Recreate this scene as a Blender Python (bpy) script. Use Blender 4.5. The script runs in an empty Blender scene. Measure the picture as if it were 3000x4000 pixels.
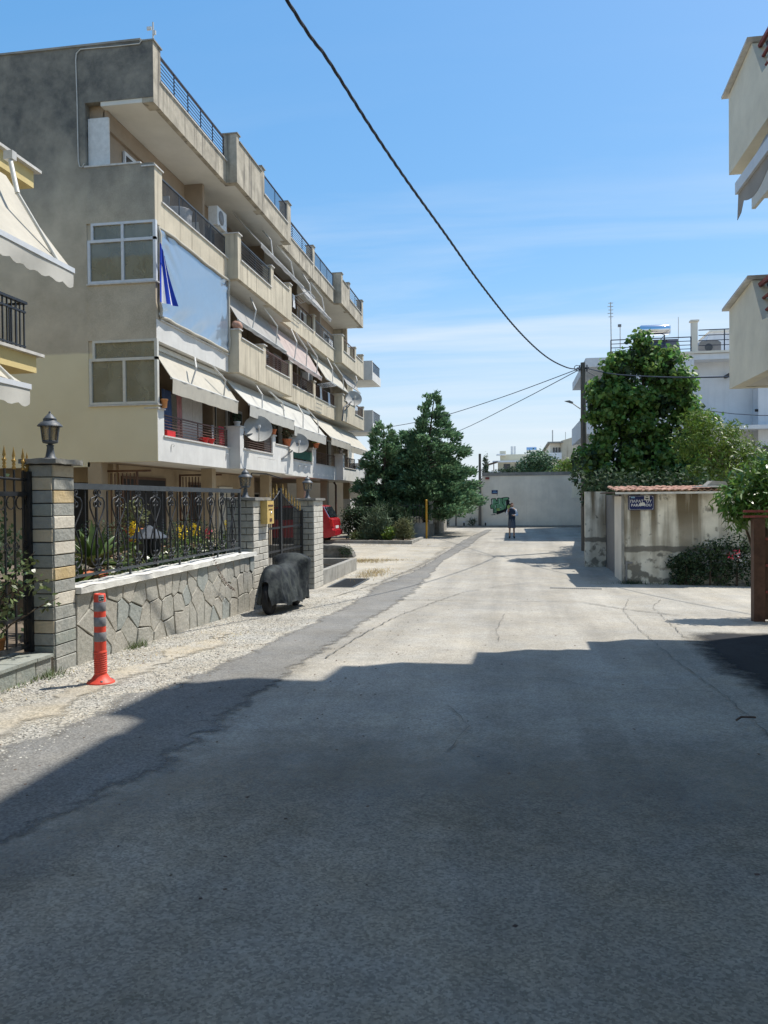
import bpy, bmesh, math, random
import numpy as np
from mathutils import Vector, Matrix, Euler
random.seed(7)
rng = np.random.default_rng(11)
SC = bpy.context.scene
COL = SC.collection

# ---------------------------------------------------------------- camera
H = 1.65
YAW, PIT, ROLL = math.radians(9.2), math.radians(-0.85), math.radians(0.5)
fw = Vector((-math.sin(YAW)*math.cos(PIT), math.cos(YAW)*math.cos(PIT), math.sin(PIT)))
rt = Vector((math.cos(YAW), math.sin(YAW), 0))
up = rt.cross(fw)
r2 = rt*math.cos(ROLL) - up*math.sin(ROLL)
u2 = up*math.cos(ROLL) + rt*math.sin(ROLL)
cam = bpy.data.cameras.new('camera')
cam.sensor_fit = 'HORIZONTAL'; cam.sensor_width = 36; cam.lens = 36*3050/3000
cam.clip_start = .1; cam.clip_end = 3000
camo = bpy.data.objects.new('camera', cam); COL.objects.link(camo)
M3 = Matrix((r2, u2, -fw)).transposed().to_4x4(); M3.translation = Vector((0, 0, H))
camo.matrix_world = M3
SC.camera = camo

# ---------------------------------------------------------------- light
SUN_EL, SUN_AZ = math.radians(60), math.radians(38)      # azimuth from +x towards +y
sd = Vector((math.cos(SUN_EL)*math.cos(SUN_AZ), math.cos(SUN_EL)*math.sin(SUN_AZ), math.sin(SUN_EL)))
sl = bpy.data.lights.new('sun', 'SUN'); sl.energy = 3.75; sl.angle = math.radians(.53); sl.color = (1, .95, .87)
so = bpy.data.objects.new('sun', sl); COL.objects.link(so)
so.rotation_euler = sd.to_track_quat('Z', 'Y').to_euler(); so.location = (20, 20, 40)

W = bpy.data.worlds.new('World'); SC.world = W; W.use_nodes = True
nt = W.node_tree; N = nt.nodes; L = nt.links
bg = N['Background']; bg.inputs[1].default_value = .15
sky = N.new('ShaderNodeTexSky'); sky.sky_type = 'NISHITA'; sky.sun_disc = False
sky.sun_elevation = SUN_EL; sky.sun_rotation = math.radians(52)
sky.altitude = 50; sky.air_density = 1.0; sky.dust_density = .6; sky.ozone_density = 2.2
tc = N.new('ShaderNodeTexCoord')
sep = N.new('ShaderNodeSeparateXYZ'); L.new(tc.outputs['Generated'], sep.inputs[0])
def wm(op, a, b=None, c=None):
    n = N.new('ShaderNodeMath'); n.operation = op
    for i, v in enumerate((a, b, c)):
        if v is None: continue
        if isinstance(v, (int, float)): n.inputs[i].default_value = v
        else: L.new(v, n.inputs[i])
    return n.outputs[0]
zz = wm('ADD', wm('MAXIMUM', sep.outputs[2], 0.0), .12)
cu = wm('DIVIDE', sep.outputs[0], zz); cv = wm('DIVIDE', sep.outputs[1], zz)
cmb = N.new('ShaderNodeCombineXYZ'); L.new(cu, cmb.inputs[0]); L.new(cv, cmb.inputs[1])
mp = N.new('ShaderNodeMapping'); mp.inputs['Rotation'].default_value = (0, 0, math.radians(-12)); mp.inputs['Scale'].default_value = (.30, 1.5, 1)
mp.inputs['Location'].default_value = (3.1, .55, 0)
L.new(cmb.outputs[0], mp.inputs[0])
cn = N.new('ShaderNodeTexNoise'); cn.inputs['Scale'].default_value = 1.15; cn.inputs['Detail'].default_value = 9; cn.inputs['Roughness'].default_value = .56
cn.inputs['Distortion'].default_value = .35
L.new(mp.outputs[0], cn.inputs[0])
cr = N.new('ShaderNodeValToRGB'); cr.color_ramp.elements[0].position = .43; cr.color_ramp.elements[1].position = .70
L.new(cn.outputs[0], cr.inputs[0])
# thin cirrus lies low in the sky, thinning towards the zenith all round
lowf = N.new('ShaderNodeMapRange'); lowf.inputs[1].default_value = .46; lowf.inputs[2].default_value = .22; lowf.inputs[3].default_value = .04; lowf.inputs[4].default_value = .62
L.new(sep.outputs[2], lowf.inputs[0])
cf = wm('MULTIPLY', cr.outputs[0], lowf.outputs[0])
# soft tone response on the whole dome: the camera held horizon and zenith closer together than the raw sky model
sc1 = N.new('ShaderNodeVectorMath'); sc1.operation = 'SCALE'; sc1.inputs['Scale'].default_value = .25; L.new(sky.outputs[0], sc1.inputs[0])
gm = N.new('ShaderNodeGamma'); gm.inputs[1].default_value = .50; L.new(sc1.outputs[0], gm.inputs[0])
sc2 = N.new('ShaderNodeVectorMath'); sc2.operation = 'SCALE'; sc2.inputs['Scale'].default_value = 3.6; L.new(gm.outputs[0], sc2.inputs[0])
hs = N.new('ShaderNodeHueSaturation'); hs.inputs['Saturation'].default_value = 1.95; hs.inputs['Value'].default_value = 1.0
L.new(sc2.outputs[0], hs.inputs['Color'])
mx = N.new('ShaderNodeMix'); mx.data_type = 'RGBA'
hz = N.new('ShaderNodeMapRange'); hz.inputs[1].default_value = .26; hz.inputs[2].default_value = .0; hz.inputs[3].default_value = 0; hz.inputs[4].default_value = .85
L.new(sep.outputs[2], hz.inputs[0])
mh = N.new('ShaderNodeMix'); mh.data_type = 'RGBA'; L.new(hz.outputs[0], mh.inputs[0]); L.new(hs.outputs[0], mh.inputs[6]); mh.inputs[7].default_value = (2.85, 3.25, 3.85, 1)
L.new(cf, mx.inputs[0]); L.new(mh.outputs[2], mx.inputs[6]); mx.inputs[7].default_value = (3.8, 4.1, 4.45, 1)
L.new(mx.outputs[2], bg.inputs[0])
SC.view_settings.view_transform = 'Standard'; SC.view_settings.look = 'None'
SC.view_settings.exposure = 0.62; SC.view_settings.gamma = 1
try: SC.view_settings.use_curve_mapping = False
except Exception: pass
SC.cycles.max_bounces = 6; SC.cycles.transparent_max_bounces = 12

# ---------------------------------------------------------------- materials
MATS = {}
def mat(name, col, rough=.8, var=.12, scale=3., bump=0., bscale=40., col2=None, detail=6, metal=0., spec=.3, stretch=None,
        speck=0., sscale=250., island=None, trans=0., contrast=(.35, .65), streak=None, streak_amt=0., coat=0.):
    """procedural surface: noise mottling between col and col2, optional fine speckle, vertical streaks, bump"""
    m = bpy.data.materials.new(name); m.use_nodes = True; MATS[name] = m
    t = m.node_tree; n = t.nodes; l = t.links; b = n['Principled BSDF']
    b.inputs['Roughness'].default_value = rough; b.inputs['Metallic'].default_value = metal
    b.inputs['Specular IOR Level'].default_value = spec
    if coat: b.inputs['Coat Weight'].default_value = coat
    geo = n.new('ShaderNodeNewGeometry'); vec = geo.outputs['Position']
    mpn = n.new('ShaderNodeMapping'); l.new(vec, mpn.inputs[0])
    if stretch: mpn.inputs['Scale'].default_value = stretch
    nz = n.new('ShaderNodeTexNoise'); nz.inputs['Scale'].default_value = scale; nz.inputs['Detail'].default_value = detail; nz.inputs['Roughness'].default_value = .62
    l.new(mpn.outputs[0], nz.inputs[0])
    rp = n.new('ShaderNodeValToRGB'); rp.color_ramp.elements[0].position = contrast[0]; rp.color_ramp.elements[1].position = contrast[1]
    if col2 is None:
        c1 = [max(0, c*(1-var)) for c in col]; c2 = [min(1, c*(1+var)) for c in col]
    else: c1, c2 = col, col2
    rp.color_ramp.elements[0].color = (*c1, 1); rp.color_ramp.elements[1].color = (*c2, 1)
    l.new(nz.outputs[0], rp.inputs[0]); out = rp.outputs[0]
    def mul(a, fac, colr):
        x = n.new('ShaderNodeMix'); x.data_type = 'RGBA'; x.blend_type = 'MIX'
        l.new(a, x.inputs[6]); x.inputs[7].default_value = (*colr, 1)
        if isinstance(fac, float): x.inputs[0].default_value = fac
        else: l.new(fac, x.inputs[0])
        return x.outputs[2]
    if streak_amt:
        ms = n.new('ShaderNodeMapping'); ms.inputs['Scale'].default_value = (5, 5, .35); l.new(vec, ms.inputs[0])
        ns = n.new('ShaderNodeTexNoise'); ns.inputs['Scale'].default_value = 1.0; ns.inputs['Detail'].default_value = 5; l.new(ms.outputs[0], ns.inputs[0])
        rs = n.new('ShaderNodeMapRange'); rs.inputs[1].default_value = .52; rs.inputs[2].default_value = .74; rs.inputs[3].default_value = 0; rs.inputs[4].default_value = streak_amt
        l.new(ns.outputs[0], rs.inputs[0]); out = mul(out, rs.outputs[0], streak or (.1, .09, .08))
    if speck:
        n2 = n.new('ShaderNodeTexNoise'); n2.inputs['Scale'].default_value = sscale; n2.inputs['Detail'].default_value = 2; l.new(vec, n2.inputs[0])
        hv = n.new('ShaderNodeHueSaturation'); l.new(out, hv.inputs['Color'])
        mr = n.new('ShaderNodeMapRange'); mr.inputs[1].default_value = .38; mr.inputs[2].default_value = .62; mr.inputs[3].default_value = 1-speck; mr.inputs[4].default_value = 1+speck
        l.new(n2.outputs[0], mr.inputs[0]); l.new(mr.outputs[0], hv.inputs['Value']); out = hv.outputs[0]
    if island:
        hv = n.new('ShaderNodeHueSaturation'); l.new(out, hv.inputs['Color'])
        mr = n.new('ShaderNodeMapRange'); mr.inputs[3].default_value = 1-island; mr.inputs[4].default_value = 1+island
        l.new(geo.outputs['Random Per Island'], mr.inputs[0]); l.new(mr.outputs[0], hv.inputs['Value'])
        mr2 = n.new('ShaderNodeMapRange'); mr2.inputs[3].default_value = .5-.03*island/.4; mr2.inputs[4].default_value = .5+.02*island/.4
        wn = n.new('ShaderNodeMath'); wn.operation = 'FRACT'; ml = n.new('ShaderNodeMath'); ml.operation = 'MULTIPLY'; ml.inputs[1].default_value = 7.31
        l.new(geo.outputs['Random Per Island'], ml.inputs[0]); l.new(ml.outputs[0], wn.inputs[0]); l.new(wn.outputs[0], mr2.inputs[0]); l.new(mr2.outputs[0], hv.inputs['Hue'])
        out = hv.outputs[0]
    l.new(out, b.inputs['Base Color'])
    if bump:
        n3 = n.new('ShaderNodeTexNoise'); n3.inputs['Scale'].default_value = bscale; n3.inputs['Detail'].default_value = 4; l.new(vec, n3.inputs[0])
        bp = n.new('ShaderNodeBump'); bp.inputs['Strength'].default_value = bump; bp.inputs['Distance'].default_value = .02
        l.new(n3.outputs[0], bp.inputs['Height']); l.new(bp.outputs[0], b.inputs['Normal'])
    if trans:
        tr = n.new('ShaderNodeBsdfTranslucent'); l.new(out, tr.inputs[0])
        ms_ = n.new('ShaderNodeMixShader'); ms_.inputs[0].default_value = trans
        l.new(b.outputs[0], ms_.inputs[1]); l.new(tr.outputs[0], ms_.inputs[2])
        l.new(ms_.outputs[0], n['Material Output'].inputs[0])
    m['out'] = 0
    return m
def nodes_of(m): return m.node_tree.nodes, m.node_tree.links, m.node_tree.nodes['Principled BSDF']

def glass_mat(name, tint, clear, filmvar, filmcol=(.3, .31, .28), rough=.06):
    m = bpy.data.materials.new(name); m.use_nodes = True; MATS[name] = m
    t = m.node_tree; n = t.nodes; l = t.links; b = n['Principled BSDF']
    b.inputs['Base Color'].default_value = (*filmcol, 1); b.inputs['Roughness'].default_value = rough; b.inputs['Specular IOR Level'].default_value = .6
    tr = n.new('ShaderNodeBsdfTransparent'); tr.inputs[0].default_value = (*tint, 1)
    gl = n.new('ShaderNodeBsdfGlossy'); gl.inputs['Roughness'].default_value = .03
    fr = n.new('ShaderNodeFresnel'); fr.inputs[0].default_value = 1.5
    a = n.new('ShaderNodeMixShader'); l.new(fr.outputs[0], a.inputs[0]); l.new(tr.outputs[0], a.inputs[1]); l.new(gl.outputs[0], a.inputs[2])
    c = n.new('ShaderNodeMixShader'); c.inputs[0].default_value = 1-clear
    nz = n.new('ShaderNodeTexNoise'); nz.inputs['Scale'].default_value = 2.2
    g = n.new('ShaderNodeNewGeometry'); l.new(g.outputs['Position'], nz.inputs[0])
    mr = n.new('ShaderNodeMapRange'); mr.inputs[1].default_value = .3; mr.inputs[2].default_value = .7; mr.inputs[3].default_value = max(0, 1-clear-filmvar); mr.inputs[4].default_value = min(1, 1-clear+filmvar)
    l.new(nz.outputs[0], mr.inputs[0]); l.new(mr.outputs[0], c.inputs[0])
    l.new(a.outputs[0], c.inputs[1]); l.new(b.outputs[0], c.inputs[2]); l.new(c.outputs[0], n['Material Output'].inputs[0])
    return m

# ground



mat('pebble', (.37, .36, .32), .9, .25, 8, island=.45)
mat('crack', (.165, .158, .142), .95, .2)
mat('dirt', (.16, .13, .10), .95, .3, 4, .4, 60)
mat('straw', (.34, .27, .13), .9, .3, 5, island=.35)
mat('litter', (.10, .07, .05), .9, .3, 9, island=.4)
# masonry
mat('stone_grey', (.255, .265, .245), .8, .0, 7, .5, 28, col2=(.36, .36, .325), detail=8)
mat('stone_green', (.245, .27, .245), .8, .0, 6, .5, 26, col2=(.33, .34, .30), detail=8)
mat('stone_buff', (.48, .41, .29), .8, .0, 6, .5, 26, col2=(.58, .50, .37), detail=8)
mat('stone_ochre', (.47, .36, .19), .8, .0, 5, .45, 24, col2=(.56, .45, .28), detail=8)
mat('stone_pale', (.54, .50, .42), .8, .0, 5, .4, 24, col2=(.64, .60, .51), detail=8)
mat('slab_a', (.30, .295, .255), .8, .0, 4, .55, 20, col2=(.38, .365, .32), detail=8, speck=.12, sscale=60)
mat('slab_b', (.255, .275, .255), .8, .0, 4, .55, 20, col2=(.33, .345, .32), detail=8, speck=.12, sscale=60)
mat('slab_c', (.33, .31, .265), .8, .0, 5, .55, 22, col2=(.40, .385, .335), detail=8, speck=.12, sscale=60)
mat('mortar', (.060, .052, .040), .95, .25, 12, .5, 60)
mat('capstone', (.66, .65, .60), .75, .12, 5, .35, 30, streak=(.3, .29, .26), streak_amt=.4)
mat('slate', (.215, .21, .19), .75, .2, 6, .4, 30)
mat('whitebrick', (.50, .48, .42), .75, .15, 5, .3, 40, island=.1)
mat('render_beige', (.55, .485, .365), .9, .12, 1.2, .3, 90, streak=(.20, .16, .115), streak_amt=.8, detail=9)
mat('render_top', (.41, .365, .285), .9, .28, 1.8, .3, 80, streak=(.10, .09, .075), streak_amt=.95, detail=10)
mat('render_white', (.63, .62, .585), .85, .07, 2.0, .2, 90, streak=(.5, .48, .44), streak_amt=.35)
mat('soffit', (.63, .61, .55), .9, .06, 1.2, .1, 60)
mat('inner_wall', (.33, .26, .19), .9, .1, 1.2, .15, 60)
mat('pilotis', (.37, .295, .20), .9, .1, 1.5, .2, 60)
mat('marble', (.58, .56, .52), .6, .15, 8, .1, 60)
mat('white_wall', (.70, .71, .72), .85, .05, 1.2, .1, 80, streak=(.42, .43, .44), streak_amt=.25)
mat('grey_wall', (.78, .72, .61), .9, .10, .8, .2, 60, streak=(.50, .47, .42), streak_amt=.18, detail=9)
mat('coping_grey', (.27, .26, .235), .9, .2, 2, .3, 50)
mat('yellow_wall', (.66, .53, .25), .85, .08, 2, .15, 80)
mat('cream_wall', (.60, .565, .44), .85, .06, 1.5, .12, 80)
mat('cream_rough', (.74, .705, .58), .85, .08, 2, .2, 60)
mat('shaded_render', (.16, .16, .155), .9, .2, 3, .2, 50)  # cream render with deep shade put into its colour
mat('concrete', (.30, .29, .26), .9, .2, 3, .4, 50, streak=(.15, .14, .12), streak_amt=.6)
mat('concrete_dark', (.15, .145, .13), .95, .35, 5, .6, 40)
mat('terracotta', (.30, .155, .095), .9, .0, 5, .3, 40, col2=(.44, .30, .215), island=.3)
mat('clay_pot', (.50, .17, .08), .8, .15, 8)
mat('orange_pot', (.66, .30, .12), .8, .15, 8)
# metal & paint
mat('iron', (.016, .018, .022), .45, .25, 12, .1, 60, spec=.5)
mat('iron_grey', (.050, .058, .066), .45, .2, 9, .1, 60, spec=.5)
mat('gold', (.46, .30, .10), .42, .2, 15, metal=.7)
mat('rail_blue', (.035, .04, .06), .5, .2, 9)
mat('rail_brown', (.13, .075, .06), .55, .2, 9)
mat('rail_red', (.26, .07, .06), .55, .2, 9)
mat('brown_gate', (.10, .052, .034), .6, .25, 9)
mat('alu', (.62, .64, .66), .4, .06, 6, spec=.5)
mat('alu_cream', (.60, .585, .52), .45, .06, 6, spec=.5)
mat('awning', (.58, .545, .46), .85, .07, 3, .05, 200, trans=.22)
mat('awning_white', (.60, .585, .53), .85, .06, 3, .05, 200, trans=.2)
mat('awning_grey', (.40, .385, .36), .85, .08, 3, .05, 200, trans=.18)
mat('awning_pink', (.52, .43, .39), .85, .08, 3, .05, 200, trans=.18)
mat('arm', (.55, .54, .50), .45, .1, 8, spec=.5)
mat('dish', (.36, .355, .33), .6, .1, 5)
mat('lamp_metal', (.075, .085, .095), .5, .3, 14, .15, 60, spec=.5)
mat('mailbox', (.56, .40, .14), .5, .12, 10)
mat('orange', (.70, .075, .042), .5, .08, 9, .05, 60, spec=.4)
mat('reflector', (.22, .22, .23), .4, .1, 40)
mat('red_paint', (.42, .02, .03), .25, .06, 3, spec=.6, coat=.6)
mat('rubber', (.015, .015, .016), .8, .2, 9)
mat('tail_red', (.5, .03, .03), .2, .1, 9)
mat('white_plastic', (.62, .62, .60), .5, .08, 9)
mat('grey_plastic', (.22, .22, .22), .5, .1, 9)
mat('black', (.012, .012, .013), .5, .2, 9)
mat('shade_int', (.020, .021, .023), .8, .3, 1)
mat('shutter', (.42, .40, .34), .7, .1, 3)
mat('door_dark', (.035, .037, .04), .5, .2, 3)
mat('door_brown', (.10, .06, .04), .6, .2, 3)
mat('chrome', (.75, .77, .8), .12, .02, 3, metal=1.)
mat('solar', (.02, .025, .04), .15, .1, 3, spec=.7)
mat('wood_pole', (.13, .12, .105), .9, .25, 4, .3, 30, stretch=(6, 6, .4))
mat('cable', (.030, .040, .060), .6, .2, 9)
mat('wire_white', (.55, .54, .50), .6, .1, 9)
mat('yellow_pole', (.48, .26, .03), .5, .15, 9)
mat('tarp_navy', (.014, .018, .022), .75, .0, 5.5, .4, 22, col2=(.050, .058, .056), spec=.2, contrast=(.42, .62))
mat('scooter_cream', (.40, .40, .36), .35, .12, 6, spec=.5, streak=(.06, .07, .06), streak_amt=.7)
mat('tarp_pale', (.10, .105, .085), .7, .0, 5.5, .5, 14, col2=(.50, .48, .42), contrast=(.36, .54))
mat('sign_blue', (.012, .022, .10), .4, .12, 9)
mat('sign_text', (.62, .63, .66), .5, .1, 20)
mat('sticker_blue', (.22, .40, .58), .5, .1, 30)
mat('paper', (.60, .60, .56), .7, .12, 20)
mat('flag_blue', (.012, .055, .50), .7, .1, 9, trans=.2)
mat('flag_white', (.75, .76, .78), .7, .06, 9, trans=.2)
mat('green_net', (.055, .14, .10), .8, .2, 6, trans=.2)
mat('cloth_red', (.45, .06, .07), .85, .2, 8)
mat('cloth_pink', (.42, .20, .20), .85, .15, 8)
mat('cloth_white', (.66, .66, .66), .85, .1, 8)
mat('cloth_blue', (.05, .09, .20), .85, .2, 8)
mat('bucket', (.62, .03, .03), .4, .1, 8)
mat('graf_black', (.012, .014, .016), .8, .2, 9)
mat('graf_green', (.13, .30, .17), .8, .25, 5)
mat('graf_lime', (.26, .36, .11), .8, .25, 5)
mat('graf_pale', (.45, .52, .48), .8, .15, 5)
mat('skin', (.42, .25, .17), .6, .08, 20)
mat('hair', (.09, .035, .022), .7, .2, 30)
mat('navy_cloth', (.022, .035, .06), .85, .15, 20)
mat('slate_cloth', (.085, .10, .125), .85, .15, 20)
mat('shirt', (.62, .66, .72), .8, .06, 20)
mat('shoe', (.02, .018, .018), .6, .2, 20)
# vegetation
mat('bark', (.075, .058, .042), .95, .3, 8, .5, 30)
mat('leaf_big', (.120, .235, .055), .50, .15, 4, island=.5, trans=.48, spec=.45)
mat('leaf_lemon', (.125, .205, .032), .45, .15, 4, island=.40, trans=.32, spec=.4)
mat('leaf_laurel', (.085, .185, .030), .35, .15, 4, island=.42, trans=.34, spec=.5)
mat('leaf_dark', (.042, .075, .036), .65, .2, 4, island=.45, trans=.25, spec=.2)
mat('leaf_conifer', (.130, .235, .120), .7, .2, 1.6, island=.5, trans=.30, spec=.2)
mat('leaf_rosemary', (.105, .150, .085), .7, .15, 4, island=.35, trans=.2)
mat('leaf_olive', (.15, .165, .075), .7, .15, 4, island=.35, trans=.22)
mat('leaf_gate', (.11, .15, .055), .35, .2, 4, island=.5, trans=.2, spec=.5)
mat('leaf_far', (.075, .145, .070), .7, .25, 2, island=.4, trans=.15)
mat('leaf_agave', (.085, .135, .035), .4, .2, 6, trans=.15, spec=.45)
mat('flower_yellow', (.78, .58, .03), .6, .1, 9, island=.2, trans=.2)
mat('flower_red', (.65, .05, .09), .6, .1, 9, island=.2, trans=.2)
mat('leaf_brown', (.20, .13, .07), .7, .3, 9, island=.4)
glass_mat('pane', (.80, .83, .74), .55, .12, (.36, .365, .30))  # pale film: dust plus the brightness of the lit balcony behind
glass_mat('pane_dark', (.1, .1, .1), .15, .1, (.035, .04, .045))
glass_mat('lamp_glass', (.85, .78, .66), .62, .1, (.45, .38, .28))
glass_mat('car_glass', (.2, .24, .26), .2, .05, (.02, .025, .03))
glass_mat('plastic_sheet', (.60, .68, .78), .24, .06, (.225, .29, .365), .22)

def ground_mat(name, col, agg=.30, size=75., blotch=.25, lane=.12, warm=.06, ragged=0., bump=.25, rough=.88, soft=.05):
    """bitumen or loose stone: exposed aggregate cells, blotches, traffic lanes along the street; ragged gives a crumbled edge"""
    m = bpy.data.materials.new(name); m.use_nodes = True; MATS[name] = m; n, l, b = nodes_of(m); b.inputs['Roughness'].default_value = rough; b.inputs['Specular IOR Level'].default_value = .25
    g = n.new('ShaderNodeNewGeometry'); pos = g.outputs['Position']
    def noise(scale, det=6, vec=None, rg=.6):
        q = n.new('ShaderNodeTexNoise'); q.inputs['Scale'].default_value = scale; q.inputs['Detail'].default_value = det; q.inputs['Roughness'].default_value = rg; l.new(vec or pos, q.inputs[0]); return q.outputs[0]
    def mr(v, a, b_, lo, hi):
        q = n.new('ShaderNodeMapRange'); q.inputs[1].default_value = a; q.inputs[2].default_value = b_; q.inputs[3].default_value = lo; q.inputs[4].default_value = hi; l.new(v, q.inputs[0]); return q.outputs[0]
    def mul(a, b_):
        q = n.new('ShaderNodeMath'); q.operation = 'MULTIPLY'; l.new(a, q.inputs[0]); l.new(b_, q.inputs[1]); return q.outputs[0]
    mpz = n.new('ShaderNodeMapping'); mpz.inputs['Scale'].default_value = (1.3, .07, 1); l.new(pos, mpz.inputs[0])
    vo = n.new('ShaderNodeTexVoronoi'); vo.inputs['Scale'].default_value = size; l.new(pos, vo.inputs[0])
    sx = n.new('ShaderNodeSeparateColor'); l.new(vo.outputs['Color'], sx.inputs[0])
    v = mul(mr(noise(.7, 10, None, .68), .3, .7, 1-blotch, 1+blotch), mr(noise(1., 4, mpz.outputs[0]), .35, .65, 1-lane, 1+lane))
    v = mul(v, mr(sx.outputs[0], 0, 1, 1-agg, 1+agg)); v = mul(v, mr(noise(9, 8), .3, .7, 1-blotch*.4, 1+blotch*.4))
    c0 = n.new('ShaderNodeMix'); c0.data_type = 'RGBA'; l.new(mr(noise(1.7, 6), .3, .7, 0, 1), c0.inputs[0])
    c0.inputs[6].default_value = (*col, 1); c0.inputs[7].default_value = (col[0]*(1+warm), col[1], col[2]*(1-warm*1.6), 1)
    h = n.new('ShaderNodeHueSaturation'); l.new(c0.outputs[2], h.inputs['Color']); l.new(v, h.inputs['Value']); l.new(h.outputs[0], b.inputs['Base Color'])
    bp = n.new('ShaderNodeBump'); bp.inputs['Strength'].default_value = bump; bp.inputs['Distance'].default_value = .006; l.new(vo.outputs['Distance'], bp.inputs['Height']); l.new(bp.outputs[0], b.inputs['Normal'])
    if ragged:
        at = n.new('ShaderNodeAttribute'); at.attribute_name = 'edge'
        ns = n.new('ShaderNodeMath'); ns.operation = 'ADD'; l.new(at.outputs['Fac'], ns.inputs[0]); l.new(mr(noise(3.2, 10, None, .75), .25, .75, -ragged, ragged), ns.inputs[1])
        al = mr(ns.outputs[0], .5-soft, .5+soft, 0, 1); tr = n.new('ShaderNodeBsdfTransparent'); mx_ = n.new('ShaderNodeMixShader')
        l.new(al, mx_.inputs[0]); l.new(tr.outputs[0], mx_.inputs[1]); l.new(b.outputs[0], mx_.inputs[2]); l.new(mx_.outputs[0], n['Material Output'].inputs[0])
ground_mat('road', (.325, .311, .277), .24, 85, .19, .15, .05)
ground_mat('near_asphalt', (.268, .248, .212), .30, 95, .18, .12, .08, .25, soft=.48)
ground_mat('strip', (.190, .188, .178), .28, 85, .20, .06, .04, .5, soft=.16)
ground_mat('dark_ground', (.024, .025, .028), .3, 90, .3, .05, .04, .5, soft=.4)
ground_mat('gravel', (.335, .324, .290), .50, 58, .24, .0, .07, .6, .7, soft=.2)
ground_mat('sand', (.355, .338, .296), .32, 70, .22, .0, .10, .5, .4, soft=.35)
ground_mat('patch', (.37, .355, .315), .2, 90, .18, .06, .08, .6, soft=.3)
def stain_mat():
    """gable: bare weathered render, blackest at the top, old paint kept on the lower storeys"""
    m = mat('gable', (.40, .35, .265), .92, .0, 1.1, .3, 70, col2=(.60, .53, .41), detail=10, speck=.10, sscale=60, contrast=(.3, .7))
    n, l, b = nodes_of(m); src = b.inputs['Base Color'].links[0].from_socket
    g = n.new('ShaderNodeNewGeometry'); s = n.new('ShaderNodeSeparateXYZ'); l.new(g.outputs['Position'], s.inputs[0])
    # soot: patchy growth, heavier high up
    mpz = n.new('ShaderNodeMapping'); mpz.inputs['Scale'].default_value = (1.1, 1.1, .6); l.new(g.outputs['Position'], mpz.inputs[0])
    nz = n.new('ShaderNodeTexNoise'); nz.inputs['Scale'].default_value = .55; nz.inputs['Detail'].default_value = 9; l.new(mpz.outputs[0], nz.inputs[0])
    mr = n.new('ShaderNodeMapRange'); mr.inputs[1].default_value = 7.0; mr.inputs[2].default_value = 12.0; mr.inputs[3].default_value = -.38; mr.inputs[4].default_value = .42
    l.new(s.outputs[2], mr.inputs[0])
    ad = n.new('ShaderNodeMath'); ad.operation = 'ADD'; l.new(nz.outputs[0], ad.inputs[0]); l.new(mr.outputs[0], ad.inputs[1])
    rp = n.new('ShaderNodeMapRange'); rp.inputs[1].default_value = .34; rp.inputs[2].default_value = .78; rp.inputs[3].default_value = 0; rp.inputs[4].default_value = .95
    l.new(ad.outputs[0], rp.inputs[0])
    x = n.new('ShaderNodeMix'); x.data_type = 'RGBA'; l.new(rp.outputs[0], x.inputs[0]); l.new(src, x.inputs[6]); 
    sb1 = n.new('ShaderNodeTexNoise'); sb1.inputs['Scale'].default_value = 1.7; sb1.inputs['Detail'].default_value = 10; sb1.inputs['Roughness'].default_value = .7; l.new(g.outputs['Position'], sb1.inputs[0])
    sr = n.new('ShaderNodeValToRGB'); sr.color_ramp.elements[0].position = .36; sr.color_ramp.elements[1].position = .66; sr.color_ramp.elements[0].color = (.082, .085, .083, 1); sr.color_ramp.elements[1].color = (.235, .222, .188, 1); l.new(sb1.outputs[0], sr.inputs[0])
    l.new(sr.outputs[0], x.inputs[7])
    # paint line with a wavering edge
    n2 = n.new('ShaderNodeTexNoise'); n2.inputs['Scale'].default_value = 2.; l.new(g.outputs['Position'], n2.inputs[0])
    m1 = n.new('ShaderNodeMath'); m1.operation = 'MULTIPLY_ADD'; m1.inputs[1].default_value = .12; l.new(n2.outputs[0], m1.inputs[0]); l.new(s.outputs[2], m1.inputs[2])
    lt = n.new('ShaderNodeMapRange'); lt.inputs[1].default_value = 5.44; lt.inputs[2].default_value = 5.50; lt.inputs[3].default_value = 1; lt.inputs[4].default_value = 0
    l.new(m1.outputs[0], lt.inputs[0])
    n4 = n.new('ShaderNodeTexNoise'); n4.inputs['Scale'].default_value = .8; n4.inputs['Detail'].default_value = 8; l.new(g.outputs['Position'], n4.inputs[0])
    rr = n.new('ShaderNodeValToRGB'); rr.color_ramp.elements[0].position = .3; rr.color_ramp.elements[1].position = .7
    rr.color_ramp.elements[0].color = (.68, .605, .41, 1); rr.color_ramp.elements[1].color = (.75, .675, .47, 1); l.new(n4.outputs[0], rr.inputs[0])
    y = n.new('ShaderNodeMix'); y.data_type = 'RGBA'; l.new(lt.outputs[0], y.inputs[0]); l.new(x.outputs[2], y.inputs[6]); l.new(rr.outputs[0], y.inputs[7])
    l.new(y.outputs[2], b.inputs['Base Color'])
stain_mat()
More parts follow.
